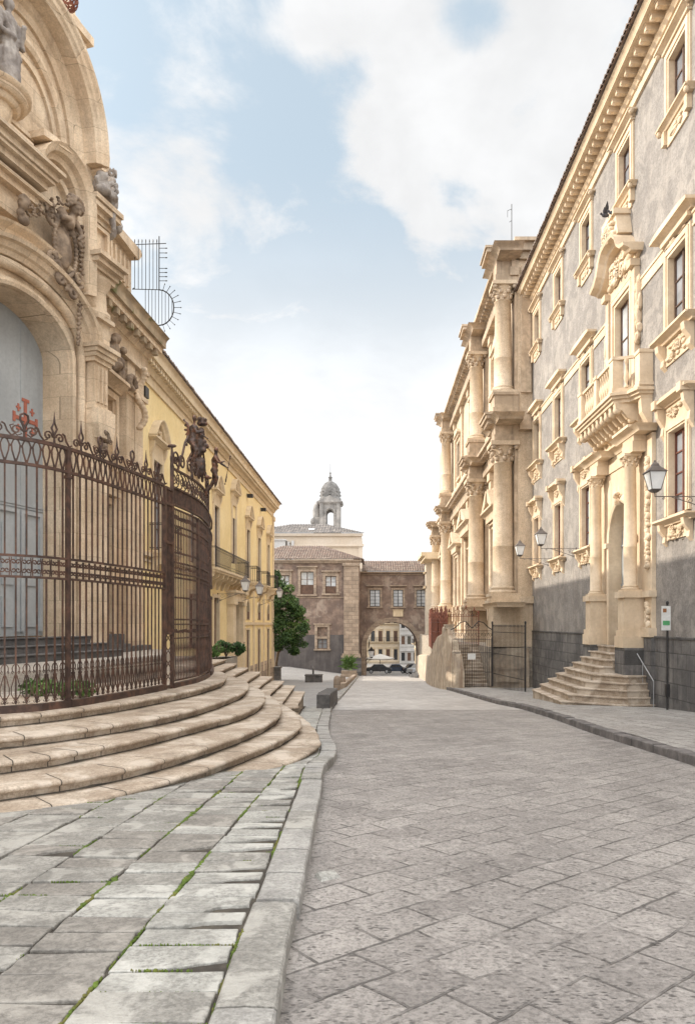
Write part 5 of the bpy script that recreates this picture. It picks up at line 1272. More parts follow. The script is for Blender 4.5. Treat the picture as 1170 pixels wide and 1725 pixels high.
b.build('corner_pilaster', M['palestone'], cv)
b = MB(FN); b.box(-4.0, -1.5, -7.3, -4.4, -.05, .55); b.build('pilaster_plinth', M['lava'], cv)
for i, (x, w, v0, v1) in enumerate(wins):
    b = MB(FN); ring(b, w/2, v0, v1, .32, -.3, .10, x); b.box(x-w/2-.45, x+w/2+.45, v0-.22, v0, -.3, .22)
    if i < 3: b.box(x-w/2-.5, x+w/2+.5, v1+.55, v1+.72, -.05, .32); b.box(x-w/2-.3, x+w/2+.3, v1+.32, v1+.55, -.05, .12)
    else: b.box(x-w/2-.5, x+w/2+.5, v1+.32, v1+.5, -.05, .2); b.box(x-w/2, x+w/2, -2.0, -1.7, -.3, .08)
    o = b.build('window', M['palestone'], cv)
    if i < 3:
        casement(FN, w/2, v0, v1, -.22, M['wood'], M['glasslight'], o, (x, 0, 0), 2); g = MB(FN); g.box(x-w/2+.02, x+w/2-.02, v0, v0+(v1-v0)*.42, -.14, -.08); g.build('shutter', M['wood'], o)
    else:
        casement(FN, w/2, v0, -2.0, -.22, M['wood'], M['glass'], o, (x, 0, 0), 1); g = MB(FN); g.box(x-w/2+.02, x+w/2-.02, -1.7, v1, -.2, -.14); g.build('board', M['tile'], o)
def hip(x0, x1, y0, y1, e, top, rx0, rx1, ry, pitch, mat, parent, ov=.5):
    # tiled hip roof: front slope with tile ridges and plain sides
    o1 = tile_roof_xy((x0-ov, y0-ov, e), (x1+ov, y0-ov, e), (rx0, ry, top), (rx1, ry, top), pitch, mat, parent)
    o2 = tile_roof_xy((x1+ov, y0-ov, e), (x1+ov, y1, e), (rx1, ry, top), (rx1, ry+.01, top), pitch, mat, parent)
    return o1
def tile_roof_xy(a, c, ra, rc, pitch, mat, parent, thick=.10):
    A, Cc, RA, RC = map(Vector, (a, c, ra, rc)); L = (Cc-A).length; n = int(L/pitch); b = MB(); d = (Cc-A).normalized()
    nrm = d.cross((RA-A)).normalized()
    if nrm.z < 0: nrm = -nrm
    R = random.Random(int(L*7)+3)
    b.add([A, Cc, RC, RA], [(0, 1, 2, 3)])
    up = nrm.cross(d); up = up if up.z > 0 else -up
    t0 = (RA-A).dot(d); h = (RA-A).dot(up); t1 = (RC-A).dot(d)
    for i in range(n):
        s = (i+.5)*pitch
        if s < t0: l = h*s/max(t0, 1e-6)
        elif s > t1: l = h*(L-s)/max(L-t1, 1e-6)
        else: l = h
        if l < .25: continue
        m = 4; vs = []; sg = 5; j = R.uniform(-.02, .02)
        for q in range(sg):
            for e_, rr in ((q/sg, 1.12), ((q+1)/sg, .88)):
                for k in range(m+1):
                    vs.append(A+d*(s+cos(pi*k/m)*pitch*.36*rr)+up*(l*e_-.06+j)+nrm*(sin(pi*k/m)*thick*rr))
        w = m+1
        b.add(vs, [((q*2)*w+k, (q*2)*w+k+1, (q*2+1)*w+k+1, (q*2+1)*w+k) for q in range(sg) for k in range(m)], True)
    return b.build('roof_tiles', mat, parent)
hip(-16, -1.76, 92, 99, 8.25, 10.7, -12.5, -7.0, 98.5, .33, M['tile'], cv)
# the arch building
FA = F_FRONT(96.0)
ab = empty('arch_building', (0, 0, 0), 'brown rendered building bridging the street on a wide round stone arch', 'building')
aw = [(.26, 1.36), (3.36, 1.30), (6.5, 1.36)]; hs = [(x-w/2-.04, x+w/2+.04, 2.2, 4.54) for x, w in aw]
b = MB(FA); wall_open(b, -1.76, 9.5, 1.2, 6.9, hs); cxa, cya, ra = 2.56, -3.35, 3.5
pts = [(cxa+ra*cos(radians(t)), cya+ra*sin(radians(t))) for t in range(0, 181, 9)]
for p, q in zip(pts, pts[1:]):
    b.add([(p[0], p[1], 0), (q[0], q[1], 0), (q[0], 1.2, 0), (p[0], 1.2, 0)], [(0, 1, 2, 3)])
    b.add([(p[0], p[1], 0), (q[0], q[1], 0), (q[0], q[1], -5.5), (p[0], p[1], -5.5)], [(0, 1, 2, 3)], True)
b.quad((cxa+ra, -7.5, 0), (9.5, -7.5, 0), (9.5, 1.2, 0), (cxa+ra, 1.2, 0)); b.quad((-1.76, -7.5, 0), (cxa-ra, -7.5, 0), (cxa-ra, 1.2, 0), (-1.76, 1.2, 0))
for x in (cxa-ra, cxa+ra): b.quad((x, -8, 0), (x, -8, -5.5), (x, cya, -5.5), (x, cya, 0))
b.quad((-1.76, 1.2, -5.5), (9.5, 1.2, -5.5), (9.5, 6.9, -5.5), (-1.76, 6.9, -5.5)); b.quad((-1.76, 6.9, 0), (9.5, 6.9, 0), (9.5, 6.9, -5.5), (-1.76, 6.9, -5.5))
b.build('wall', M['brown'], ab)
b = MB(FA); b.sweep([(cxa+ra+.02, -7.4)]+[(cxa+(ra+.02)*cos(radians(t)), cya+(ra+.02)*sin(radians(t))) for t in range(0, 181, 6)]+[(cxa-ra-.02, -7.4)], [(0, -.1), (0, .12), (-.62, .12), (-.62, -.1)], 'uv')
b.build('arch_ring', M['palestone'], ab)
b = MB(FA); b.box(-1.76, 9.5, 6.5, 6.6, -.05, .12); b.box(-1.76, 9.5, 6.75, 6.98, -.05, .35); b.build('cornice', M['palestone'], ab)
for x, w in aw:
    b = MB(FA); ring(b, w/2, 2.24, 4.5, .26, -.25, .10, x); b.box(x-w/2-.4, x+w/2+.4, 2.08, 2.24, -.2, .22); b.box(x-w/2-.5, x+w/2+.5, 4.98, 5.14, -.05, .3); o = b.build('window', M['palestone'], ab)
    casement(FA, w/2, 2.24, 4.5, -.18, M['iron'], M['glasslight'], o, (x, 0, 0), 4)
b = MB(FA); b.box(2.7, 4.02, .92, 1.75, -.02, .10); b.box(2.62, 4.1, 1.75, 1.84, -.02, .16); b.build('plaque', M['white'], ab)
tile_roof_xy((-1.5, 95.5, 7.0), (9.0, 95.5, 7.0), (-1.5, 100, 8.75), (9.0, 100, 8.75), .33, M['tile'], ab)
# rear building
rb = empty('rear_building', (0, 0, 0), 'tall beige building with a grey tiled hip roof and skylight behind the convent', 'building')
FRr = F_FRONT(125.0)
b = MB(FRr); b.box(-24, -2.0, -8, 15.6, -12, 0); b.build('wall', M['beige'], rb)
b = MB(FRr); b.box(-24, -1.75, 15.3, 15.75, -.1, .5); b.box(-24, -1.8, 13.3, 13.5, -.1, .2); b.box(-24, -1.6, 13.5, 13.9, -.1, .4); b.box(-2.6, -1.9, -8, 13.3, -.1, .15); b.build('cornice', M['beige'], rb)
tile_roof_xy((-24, 124.3, 15.8), (-1.5, 124.3, 15.8), (-15, 131, 18.2), (-8.5, 131, 18.2), .5, M['tilegrey'], rb)
b = MB(); b.rbox((-10.9, 126.6, 16.75), (1.0, .7, .12), 0, .35); b.build('skylight', M['lampglass'], rb)
b = MB(FRr); b.box(-17.6, -15.2, 8, 14.3, -.1, 2.0); b.box(-17.8, -15.0, 14.3, 14.5, -.1, 2.2); b.build('grey_annex', M['fargrey'], rb)
b = MB(FRr); b.box(-14.9, -14.5, 8, 14.2, 0, 1.2); b.box(-14.2, -13.8, 8, 14.4, 0, 1.0); b.build('chimney', M['fargrey'], rb)
# bell tower
bt = empty('bell_tower', (0, 0, 0), 'grey stone bell tower with an arched opening and a small scaly dome', 'tower')
FB = F_FRONT(150.0); cxb = -9.1
b = MB(FB); b.box(cxb-2.2, cxb-.75, 10, 26, -4, 0); b.box(cxb+.75, cxb+2.2, 10, 26, -4, 0); b.box(cxb-.75, cxb+.75, 10, 20.6, -4, 0)
op = arc(cxb, 23.2, .75, .75, 0, 180, 10)
for p, q in zip(op, op[1:]): b.add([(p[0], p[1], 0), (q[0], q[1], 0), (q[0], 26, 0), (p[0], 26, 0)], [(0, 1, 2, 3)]); b.add([(p[0], p[1], 0), (q[0], q[1], 0), (q[0], q[1], -4), (p[0], p[1], -4)], [(0, 1, 2, 3)])
b.box(cxb-.75, cxb+.75, 25, 26, -4, -3.5)
b.build('wall', M['bellstone'], bt)
b = MB(FB); b.box(cxb-2.5, cxb+2.5, 25.2, 25.5, -4.3, .3); b.box(cxb-2.7, cxb+2.7, 25.5, 25.7, -4.5, .5); b.prism([(cxb-2.6, 25.7), (cxb+2.6, 25.7), (cxb, 26.9)], -4.4, .4, 'w')
for s in (-1, 1): b.box(cxb+s*1.75-.35, cxb+s*1.75+.35, 10, 25.2, -.1, .25)
b.sweep(ell(.95, 23.2, .95, uc=cxb), [(0, 0), (0, .2), (-.25, .2), (-.25, 0)], 'uv')
b.build('cornice', M['bellstone'], bt)
b = MB(FB); b.lathe(cxb, -2, [(2.25, 25.7), (2.3, 26.6), (2.05, 26.8), (2.15, 27.3), (2.05, 28.2), (1.75, 29.1), (1.25, 29.8), (.6, 30.2), (.35, 30.3), (.35, 31.0), (.5, 31.1), (.22, 31.3), (.1, 31.8), (.22, 32.0), (.04, 32.3)], 14)
for k in range(8):
    for j in range(5): b.ball((cxb+2.12*cos(k*pi/4)*cos(j*.28), 27.2+2.7*sin(j*.28), -2+2.12*sin(k*pi/4)*cos(j*.28)), .22, 6, 4)
b.build('dome', M['domegrey'], bt)
b = MB(FB); b.tube([(cxb, 32.2, -2), (cxb, 34.0, -2)], .035, 4); b.build('lightning_rod', M['iron'], bt)
b = MB(FB); b.box(cxb-3.4, cxb-2.2, 10, 22.5, -4, -.6); b.lathe(cxb-2.9, -2, [(.8, 22.5), (.85, 24.0), (.6, 25.2), (.2, 25.8)], 10); b.ball((cxb-3.6, 21.5, -1), (.6, .9, .6)); b.build('side_turret', M['bellstone'], bt)
# buildings seen through the arch and over the church end
def block(name, f, u0, u1, v0, v1, dpt, mat, label, rows, cols, ww, wh, floor0, storey, balc=(), trim=None):
    r = empty(name, (0, 0, 0), label, 'building'); b = MB(f); b.box(u0, u1, v0, v1, -dpt, 0); b.build('wall', mat, r)
    b = MB(f); b.box(u0-.1, u1+.1, v1-.2, v1, -.1, .4)
    for i in range(rows): b.box(u0, u1, floor0+storey*i-.5, floor0+storey*i-.35, -.02, .12)
    b.build('cornice', trim or mat, r)
    for i in range(rows):
        for j in range(cols):
            u = u0+(u1-u0)*(j+.5)/cols; v = floor0+storey*i
            w = MB(f); ring(w, ww/2, v, v+wh, .16, -.02, .08, u); w.box(u-ww/2-.3, u+ww/2+.3, v+wh+.3, v+wh+.42, -.02, .25)
            if i in balc: w.box(u-ww/2-.5, u+ww/2+.5, v-.16, v-.02, -.02, .7)
            o = w.build('window', trim or mat, r)
            g = MB(f); g.box(u-ww/2, u+ww/2, v, v+wh, -.02, .02); g.build('shutter', M['wood'] if (i+j) % 2 else M['glassdark'], o)
            if i in balc:
                g = MB(f)
                for k in range(9): g.tube([(u-ww/2-.45+(ww+.9)*k/8, v, .66), (u-ww/2-.45+(ww+.9)*k/8, v+.95, .66)], .02, 3, cap=False)
                g.tube([(u-ww/2-.45, v+.95, .66), (u+ww/2+.45, v+.95, .66)], .03, 4); g.build('balcony_railing', M['iron'], o)
    return r
block('palazzo', F_FRONT(160), -6, 5.9, -11, 9.5, 8, M['farwall'], 'cream palazzo facade with rows of tall windows seen through the arch', 4, 7, .85, 2.4, -8.2, 4.1, (1, 2), M['white'])
block('palazzo', F_FRONT(156), 5.9, 9.9, -11, 8, 8, M['fargrey'], 'pale grey house with plain windows seen through the arch right of the cream palazzo', 4, 3, .8, 1.8, -8.2, 3.6, ())
block('palazzo', F_RIGHT(8.5), 112, 146, -11, 8.0, 8, M['farwall'], 'cream side street facade with dark balconies seen through the right edge of the arch', 4, 8, 1.1, 2.6, -8, 4.0, (1, 2, 3), M['white'])
block('palazzo', F_LEFT(-1.3), 104, 140, -11, 8.0, 8, M['beige'], 'beige side street facade seen through the left edge of the arch', 4, 7, 1.1, 2.4, -8, 4.0, (1, 2), M['white'])
nb = empty('end_building', (0, 0, 0), 'low pale building with a moulded cornice between the columned church and the arch', 'building')
b = MB(F_RIGHT(6.95)); b.box(93.9, 95.9, -8, 8.0, -3, 0); b.build('wall', M['farwall'], nb)
b = MB(F_RIGHT(6.95)); b.box(88, 95.9, 8.0, 8.35, -3, .6); b.box(88, 95.9, 8.35, 8.8, -3, 1.0); b.box(93.9, 95.9, 4.6, 4.9, -.1, .3); b.box(93.9, 95.9, 6.6, 6.8, -.1, .25); b.build('cornice', M['white'], nb)

# ------------------------------------------------------------ terrace, stair and gates before the columned church
tw = empty('terrace', (0, 0, 0), 'stained pale terrace with its parapet wall in front of the columned church', 'terrace')
M['twall'] = material('stained_terrace_wall', (.62, .53, .41), (.42, .34, .26), scale=1.6, fine=9, bump=.9, streak=.8, stain=(.24, .155, .105), patch=(.33, .28, .23), patch_amt=.7, patch_scale=.9, bump_dist=.04)
M['rubble'] = material('rubble_wall', (.50, .43, .34), (.28, .24, .195), scale=4.5, fine=9, bump=1.0, streak=.2, stain=(.13, .12, .11), bump_dist=.09)
b = MB(); poly = [(6.95, 42.7), (9.6, 42.7), (9.6, 94), (6.1, 94), (5.7, 80), (5.3, 66), (4.85, 57), (4.7, 50), (4.75, 47.4), (6.95, 47.4)]
n = len(poly); b.add([(x, y, -1.42) for x, y in poly]+[(x, y, -8) for x, y in poly], [tuple(range(n))]+[(i, (i+1) % n, n+(i+1) % n, n+i) for i in range(n)]); b.build('terrace_body', M['rubble'], tw)
pp = [(5.02, 42.2, -2.9), (4.92, 42.35, -2.0), (4.86, 42.6, -1.75), (4.80, 42.9, -1.7), (4.76, 43.0, -1.2), (4.66, 43.5, -.85), (4.6, 43.8, -.32), (4.5, 44.6, -.28), (4.46, 45.1, -.30), (4.44, 45.3, -.75), (4.36, 48, -1.0), (4.30, 50, -1.5), (4.4, 53, -2.2), (4.5, 57, -2.7), (5.0, 66, -3.0), (5.35, 80, -3.6), (5.75, 93.5, -4.4)]
b = MB(); vs = []
for i, (x, y, e) in enumerate(pp):
    vs += [(x-.22, y, G(y)-.3), (x-.08, y, e), (x-.02, y, e+.10), (x+.34, y, e+.10), (x+.38, y, e), (x+.38, y, G(y)-.3)]
b.add(vs, [(i*6+k, i*6+k+1, (i+1)*6+k+1, (i+1)*6+k) for i in range(len(pp)-1) for k in range(5)]); b.add(vs[:6], [tuple(range(6))])
b.box(4.42, 4.95, 43.7, 44.3, -.35, -.16); b.box(4.38, 5.0, 43.66, 44.34, -.16, -.06)
b.build('parapet_wall', M['twall'], tw)
b = MB(); b.add([(6.93, 42.55, -4.2), (9.3, 42.5, -4.2), (9.3, 42.5, -1.5), (8.0, 42.5, -1.45), (6.93, 42.55, -2.1)], [(0, 1, 2, 3, 4)]); b.box(7.3, 8.7, 42.40, 42.6, -3.5, -2.75); b.box(7.2, 8.8, 42.36, 42.6, -2.75, -2.62); b.build('facing_wall', M['twall'], tw)
sr = empty('terrace_stair', (5.8, 43, -3.9), 'narrow stone stair climbing behind the black iron gate to the church terrace', 'steps')
for i in range(13):
    b = MB(); zt = -3.85+.19*(i+1); y = 43.2+.33*i
    b.box(4.85, 6.94, y, y+.36, zt-.19-.3, zt-.045); b.box(4.85, 6.94, y-.035, y+.36, zt-.045, zt)
    o = b.build('step', M['step']); adopt(sr, o)
def railing(name, a, c, z0, z1, sp, r, mat, label, cat, rails=(.15, .75), spike=True, crest=0, wav=0, post=True):
    A = Vector((a[0], a[1], 0)); D = Vector((c[0]-a[0], c[1]-a[1], 0)); L = D.length; d = D/L
    root = empty(name, (a[0], a[1], z0), label, cat); b = MB(); n = int(L/sp)
    for i in range(n+1):
        p = A+d*(L*i/n); h = z1+(wav*sin(i*.9) if wav else 0)
        b.tube([(p.x, p.y, z0+.06), (p.x, p.y, h)], r, 4, cap=False)
        if spike: b.ball((p.x, p.y, h), (r*1.9, r*1.9, r*6), 5, 4)
    for t in rails: b.tube([(A.x, A.y, z0+(z1-z0)*t), (A.x+D.x, A.y+D.y, z0+(z1-z0)*t)], r*1.5, 4)
    o = b.build('bars', mat); adopt(root, o)
    if crest:
        b = MB()
        for i in range(int(L/.55)):
            p = A+d*(.28+.55*i); k = crest*(1+.35*sin(i*1.3))
            for s in (-1, 1): b.tube([(p.x+d.x*s*q, p.y+d.y*s*q, z1+hh*k) for q, hh in ((.24, 0), (.1, .2), (.2, .5), (.05, .75), (.0, 1.0))], r*1.6, 4)
            b.ball((p.x, p.y, z1+k), (.05, .05, .13), 5, 4)
        o = b.build('crest', mat); adopt(root, o)
    if post:
        for p in (A, A+D):
            b = MB(); b.box(p.x-.035, p.x+.035, p.y-.035, p.y+.035, z0, z1+.12); b.ball((p.x, p.y, z1+.18), (.06, .06, .1), 6, 4); o = b.build('post', mat); adopt(root, o)
    return root
railing('iron_railing', (7.07, 42.3), (7.9, 37.0), -3.75, -.15, .20, .014, M['iron'], 'black spiked railing running from the stair gate towards the palace wall', 'railing', (.22, .55, .9))
gt = empty('iron_gate', (5.8, 42.4, -3.9), 'black iron stair gate with a scrolled arch and a small cross on top', 'gate')
for x0, x1 in ((4.72, 5.86), (5.9, 7.03)):
    b = MB(); n = 9
    for i in range(n+1): x = x0+(x1-x0)*i/n; b.tube([(x, 42.4, -3.8), (x, 42.4, -.85)], .013, 4, cap=False)
    for z in (-3.75, -2.9, -1.75, -.95, -.45): b.tube([(x0, 42.4, z), (x1, 42.4, z)], .02, 4)
    for k in range(3):
        xc = x0+(x1-x0)*(k+.5)/3; b.scroll((xc-.09, 42.4, -.7), .15, 1.2, 0, 1, .014, 'xz', 4); b.scroll((xc+.1, 42.4, -.7), .15, 1.2, pi, -1, .014, 'xz', 4)
    o = b.build('gate_leaf', M['iron']); adopt(gt, o)
b = MB(); b.tube([(4.6, 42.4, -.4), (4.9, 42.4, -.25), (5.2, 42.4, .05), (5.5, 42.4, .12), (5.7, 42.4, -.1), (5.88, 42.4, -.3), (6.06, 42.4, -.1), (6.26, 42.4, .12), (6.56, 42.4, .05), (6.86, 42.4, -.25), (7.1, 42.4, -.4)], .03, 5)
for s in (-1, 1): b.scroll((5.88+s*.3, 42.4, -.15), .16, 1.4, 0, s, .02, 'xz', 4)
b.tube([(5.88, 42.4, -.3), (5.88, 42.4, .75)], .02, 4); b.tube([(5.66, 42.4, .48), (6.1, 42.4, .48)], .02, 4); o = b.build('overthrow', M['iron']); adopt(gt, o)
b = MB(); b.box(5.62, 6.08, 42.33, 42.37, -2.15, -1.8); o = b.build('notice', M['signwhite']); adopt(gt, o)
for k, (a, c, z0, z1, lb) in enumerate((((4.72, 45.4), (4.66, 51), -1.42, .22, 'rust red crested railing at the terrace edge, nearest stretch'), ((4.66, 51), (4.8, 57.5), -1.6, .28, 'rust red crested railing at the terrace edge, middle stretch'), ((4.8, 57.5), (5.35, 68), -2.2, .35, 'rust red crested railing at the terrace edge, farthest stretch'))):
    railing('crested_railing', a, c, z0, z1, .15, .02, M['rustred'], lb, 'railing', (.1, .5, .9), True, .62, .08)['group'] = 'rust red railings at the terrace edge'
railing('church_gate', (6.95, 47.0), (4.5, 47.4), -1.42, .55, .16, .016, M['rustred'], 'rust red iron gate closing the head of the terrace stair', 'gate', (.06, .5, .95), True, .4, 0)
rk = struct(MB().box(5.0, 9.6, 42.0, 42.69, -8, G(42)+.13).build('gate_threshold', M['concrete']))
b = MB()
sd = empty('kerbside_steps', (5.2, 84, G(84)), 'three small dark steps beside the road just before the arch', 'steps')
for i in range(3): o = MB().box(4.35+.35*i, 6.2, 80, 87, G(84)-.4, G(84)+.18*(i+1)).build('step', M['lavaplain']); adopt(sd, o)
# raised dark kerb island by the palace steps
# ------------------------------------------------------------ the rusted iron railing on the curved steps
FPTS = catmull([(-9.5, 8.55), (-7.4, 8.95), (-5.28, 10.08), (-4.64, 10.85), (-4.27, 12.3), (-4.05, 13.5), (-3.90, 14.6), (-3.83, 15.6), (-3.90, 16.6), (-4.05, 17.7), (-4.3, 19.0), (-4.7, 20.4), (-5.5, 21.4), (-7.4, 22.3), (-8.6, 22.7)], 10)
SL = [0]
for a, c in zip(FPTS, FPTS[1:]): SL.append(SL[-1]+sqrt((a[0]-c[0])**2+(a[1]-c[1])**2))
def fpt(s):
    s = max(0, min(SL[-1]-1e-4, s)); lo = 0
    while SL[lo+1] < s: lo += 1
    t = (s-SL[lo])/(SL[lo+1]-SL[lo]); a, c = FPTS[lo], FPTS[lo+1]; dx, dy = c[0]-a[0], c[1]-a[1]; l = sqrt(dx*dx+dy*dy)
    return a[0]+dx*t, a[1]+dy*t, dy/l, -dx/l
def FF(u, v, w): x, y, nx, ny = fpt(u); return (x+nx*w, y+ny*w, v)
def s_at(y, x=None):      # arc length where the curve passes a point
    best = min(range(len(FPTS)), key=lambda i: (FPTS[i][1]-y)**2+((FPTS[i][0]-x)**2 if x is not None else 0)); return SL[best]
ZB, ZR2, ZR1 = -1.26, 2.30, 2.66
fence = empty('iron_fence', (0, 0, 0), 'tall rusted iron fence with scrolled bands, curved along the top of the church steps', 'fence')
sP = [s_at(8.7, -8.8), s_at(9.0, -7.2), s_at(10.85, -4.64), s_at(14.1, -3.97)]
sG1 = sP[-1]; sG2 = s_at(17.1, -3.97); sP2 = [sG2, s_at(20.4, -4.7), s_at(22.3, -7.4)]
def bar_path(b, s0, s1, v, r, n=5, step=.25, w=0):
    m = max(2, int((s1-s0)/step)+1); b.tube([(s0+(s1-s0)*i/(m-1), v, w) for i in range(m)], r, n)
def rail(b, s0, s1, v0, v1, w0, w1, step=.25):
    m = max(2, int((s1-s0)/step)+1)
    for i in range(m-1): b.box(s0+(s1-s0)*i/(m-1), s0+(s1-s0)*(i+1)/(m-1), v0, v1, w0, w1)
def panel(s0, s1, detail=True):
    L = s1-s0; n = max(1, round(L/.142)); p = L/n
    b = MB(FF)
    for v, h in ((ZR1, .026), (ZR2, .022), (.67, .017), (.975, .017)): rail(b, s0, s1, v-h, v+h, -.022, .022)
    for i in range(n): b.tube([(s0+p*(i+.5), ZB+.1, 0), (s0+p*(i+.5), .67, 0)], .0155, 4, cap=False); b.tube([(s0+p*(i+.5), .975, 0), (s0+p*(i+.5), ZR2, 0)], .0155, 4, cap=False)
    o = b.build('railing_panel', M['rust'], fence)
    b = MB(FF); rail(b, s0, s1, ZB-.03, ZB+.085, -.05, .06, .4); b.build('base_rail', M['rust'], o)
    if not detail: return
    b = MB(FF)                # lower scrolled band
    for i in range(n):
        c = s0+p*(i+.5); m = c+p/2
        b.ball((c, -.73, 0), (.022, .022, .018), 6, 4) if False else None
        b.tube([(c-p*.30, -.70, .0), (c-p*.33, -.64, 0), (c-p*.2, -.60, 0), (c, -.585, 0), (c+p*.2, -.60, 0), (c+p*.33, -.64, 0), (c+p*.30, -.70, 0)], .008, 4)
        b.tube([(c-p*.12, -.76, 0), (c-p*.42, -.93, 0), (c-p*.40, -1.02, 0), (c-p*.1, -1.10, 0)], .009, 4, cap=False); b.tube([(c+p*.12, -.76, 0), (c+p*.42, -.93, 0), (c+p*.40, -1.02, 0), (c+p*.1, -1.10, 0)], .009, 4, cap=False)
        for s in (-1, 1): b.scroll((c+s*.035, -1.13, 0), .028, 1.0, pi/2, s, .006, 'uv', 3, 6); b.scroll((c+s*.036, -.70, 0), .024, 1.0, -pi/2, s, .006, 'uv', 3, 6)
        b.box(c-.02, c+.02, -.775, -.745, -.02, .02); b.box(c-.02, c+.02, -1.085, -1.06, -.02, .02)
    b.build('lower_scrolls', M['rust'], o)
    b = MB(FF)                # middle band of paired scrolls
    for i in range(n):
        c = s0+p*(i+.5)
        for s in (-1, 1):
            b.tube([(c+s*p*.40, .69, 0), (c+s*p*.47, .82, 0), (c+s*p*.40, .95, 0)], .009, 4, cap=False)
            for v in (.765, .88): b.scroll((c+s*.030, v, 0), .042, 1.1, 0 if s > 0 else pi, 1 if (v > .8) == (s > 0) else -1, .0125, 'uv', 4, 8)
        b.ball((c, .823, 0), (.016, .016, .03), 5, 4) if False else None
    b.build('middle_scrolls', M['rust'], o)
    b = MB(FF)                # top band of long loops
    for i in range(n):
        c = s0+p*(i+.5); pts = [(c, ZR2, 0), (c-p*.34, 2.47, 0), (c-p*.40, 2.56, 0), (c-p*.22, 2.625, 0), (c, 2.645, 0), (c+p*.22, 2.625, 0), (c+p*.40, 2.56, 0), (c+p*.34, 2.47, 0), (c, ZR2, 0)]
        b.tube(pts, .0135, 4, cap=False); b.box(c-.018, c+.018, 2.33, 2.36, -.018, .018); b.box(c+p/2-.014, c+p/2+.014, 2.53, 2.56, -.016, .016)
    b.build('top_loops', M['rust'], o)
    k = max(1, round(L/.46)); q = L/k
    for i in range(k):
        c = s0+q*(i+.5); b = MB(FF)
        if i % 2:            # open loop finial
            b.tube([(c, 2.80, 0), (c-.02, 2.86, 0), (c-.055, 2.93, 0), (c-.05, 3.0, 0), (c, 3.03, 0), (c+.05, 3.0, 0), (c+.055, 2.93, 0), (c+.02, 2.86, 0), (c, 2.80, 0)], .018, 5)
        else:                # lozenge spear
            b.tube([(c, 2.80, 0), (c-.05, 2.90, 0), (c, 3.0, 0), (c+.05, 2.90, 0), (c, 2.80, 0)], .017, 5); b.tube([(c, 2.98, 0), (c, 3.16, 0)], [.02, .003], 5)
        b.tube([(c, ZR1, 0), (c, 2.82, 0)], [.02, .014], 5); b.box(c-.03, c+.03, 2.765, 2.795, -.02, .02)
        for s in (-1, 1):
            b.scroll((c+s*.105, 2.775, 0), .075, 1.25, pi if s > 0 else 0, -s, .015, 'uv', 4, 12)
            b.tube([(c+s*.03, 2.73, 0), (c+s*.09, 2.70, 0), (c+s*.16, 2.755, 0), (c+s*.19, 2.83, 0), (c+s*.14, 2.85, 0)], .011, 4) if i % 2 else None
        b.tube([(c+.15, 2.86, 0), (c+.19, 2.84, 0), (c+q*.5, 2.75, 0), (c+q*.62, 2.69, 0), (c+q*.74, 2.72, 0)], .015, 4)
        b.build('finial', M['rust'], o)
def post(s, v1=ZR1+.02, r=.03):
    b = MB(FF); b.box(s-r, s+r, ZB-.05, v1, -r, r); b.box(s-r-.012, s+r+.012, ZR2-.1, ZR2-.05, -r-.01, r+.01); b.box(s-r-.015, s+r+.015, ZB-.05, ZB+.1, -r-.015, r+.015); b.build('post', M['rust'], fence)
sp = sP
for a, c in zip(sp[:-1], sp[1:]): panel(a+.03, c-(.03 if c != sG1 else .36), True)
panel(sG2+.36, sP2[1], False); pass
for s in sp[:3]+sP2[1:2]: post(s)
def gate_pier(s0, s1):
    b = MB(FF)
    for s in (s0, s1): b.box(s-.03, s+.03, ZB-.05, 2.62, -.03, .03)
    for i in range(1, 5): s = s0+(s1-s0)*i/5; b.box(s-.014, s+.014, -.2, 2.6, -.016, .016)
    for v in (-.22, 1.55, 2.30, 2.6, ZB): b.box(s0, s1, v, v+.05, -.035, .035)
    for v in range(4): b.tube([(s0, ZB+.1+.25*v, 0), (s1, ZB+.35+.25*v, 0)], .01, 4); b.tube([(s1, ZB+.1+.25*v, 0), (s0, ZB+.35+.25*v, 0)], .01, 4)
    b.build('gate_pier', M['rust'], fence)
gate_pier(sG1-.33, sG1); gate_pier(sG2, sG2+.33)
gate = empty('iron_gate', (0, 0, 0), 'tall ornate rusted iron double gate crowned by a scrolled overthrow', 'gate')
gm = (sG1+sG2)/2
b = MB(FF); rail(b, sG1, sG2, ZB-.03, ZB+.07, -.05, .06, .2); b.build('sill', M['rust'], gate)
b = MB(FF)
for s in (sG1+.01, sG2-.01): b.box(s-.03, s+.03, ZB, 3.12, -.03, .03)
for v in (2.36, 2.70, 3.07): rail(b, sG1, sG2, v-.018, v+.018, -.028, .028, .15)
n = int((sG2-sG1)/.045)
for i in range(n): s = sG1+(sG2-sG1)*(i+.5)/n; b.tube([(s, 2.37, 0), (s, 2.7, 0)], .011, 4, cap=False)
m = int((sG2-sG1)/.20)
for i in range(m):
    s = sG1+(sG2-sG1)*(i+.5)/m
    b.scroll((s, 2.885, 0), .12, 1.6, i*1.1, 1 if i % 2 else -1, .012, 'uv', 4, 16); b.scroll((s+.10, 2.885, 0), .155, .5, -pi/2, 1, .012, 'uv', 4, 10, .95)
b.build('overthrow', M['rust'], gate)
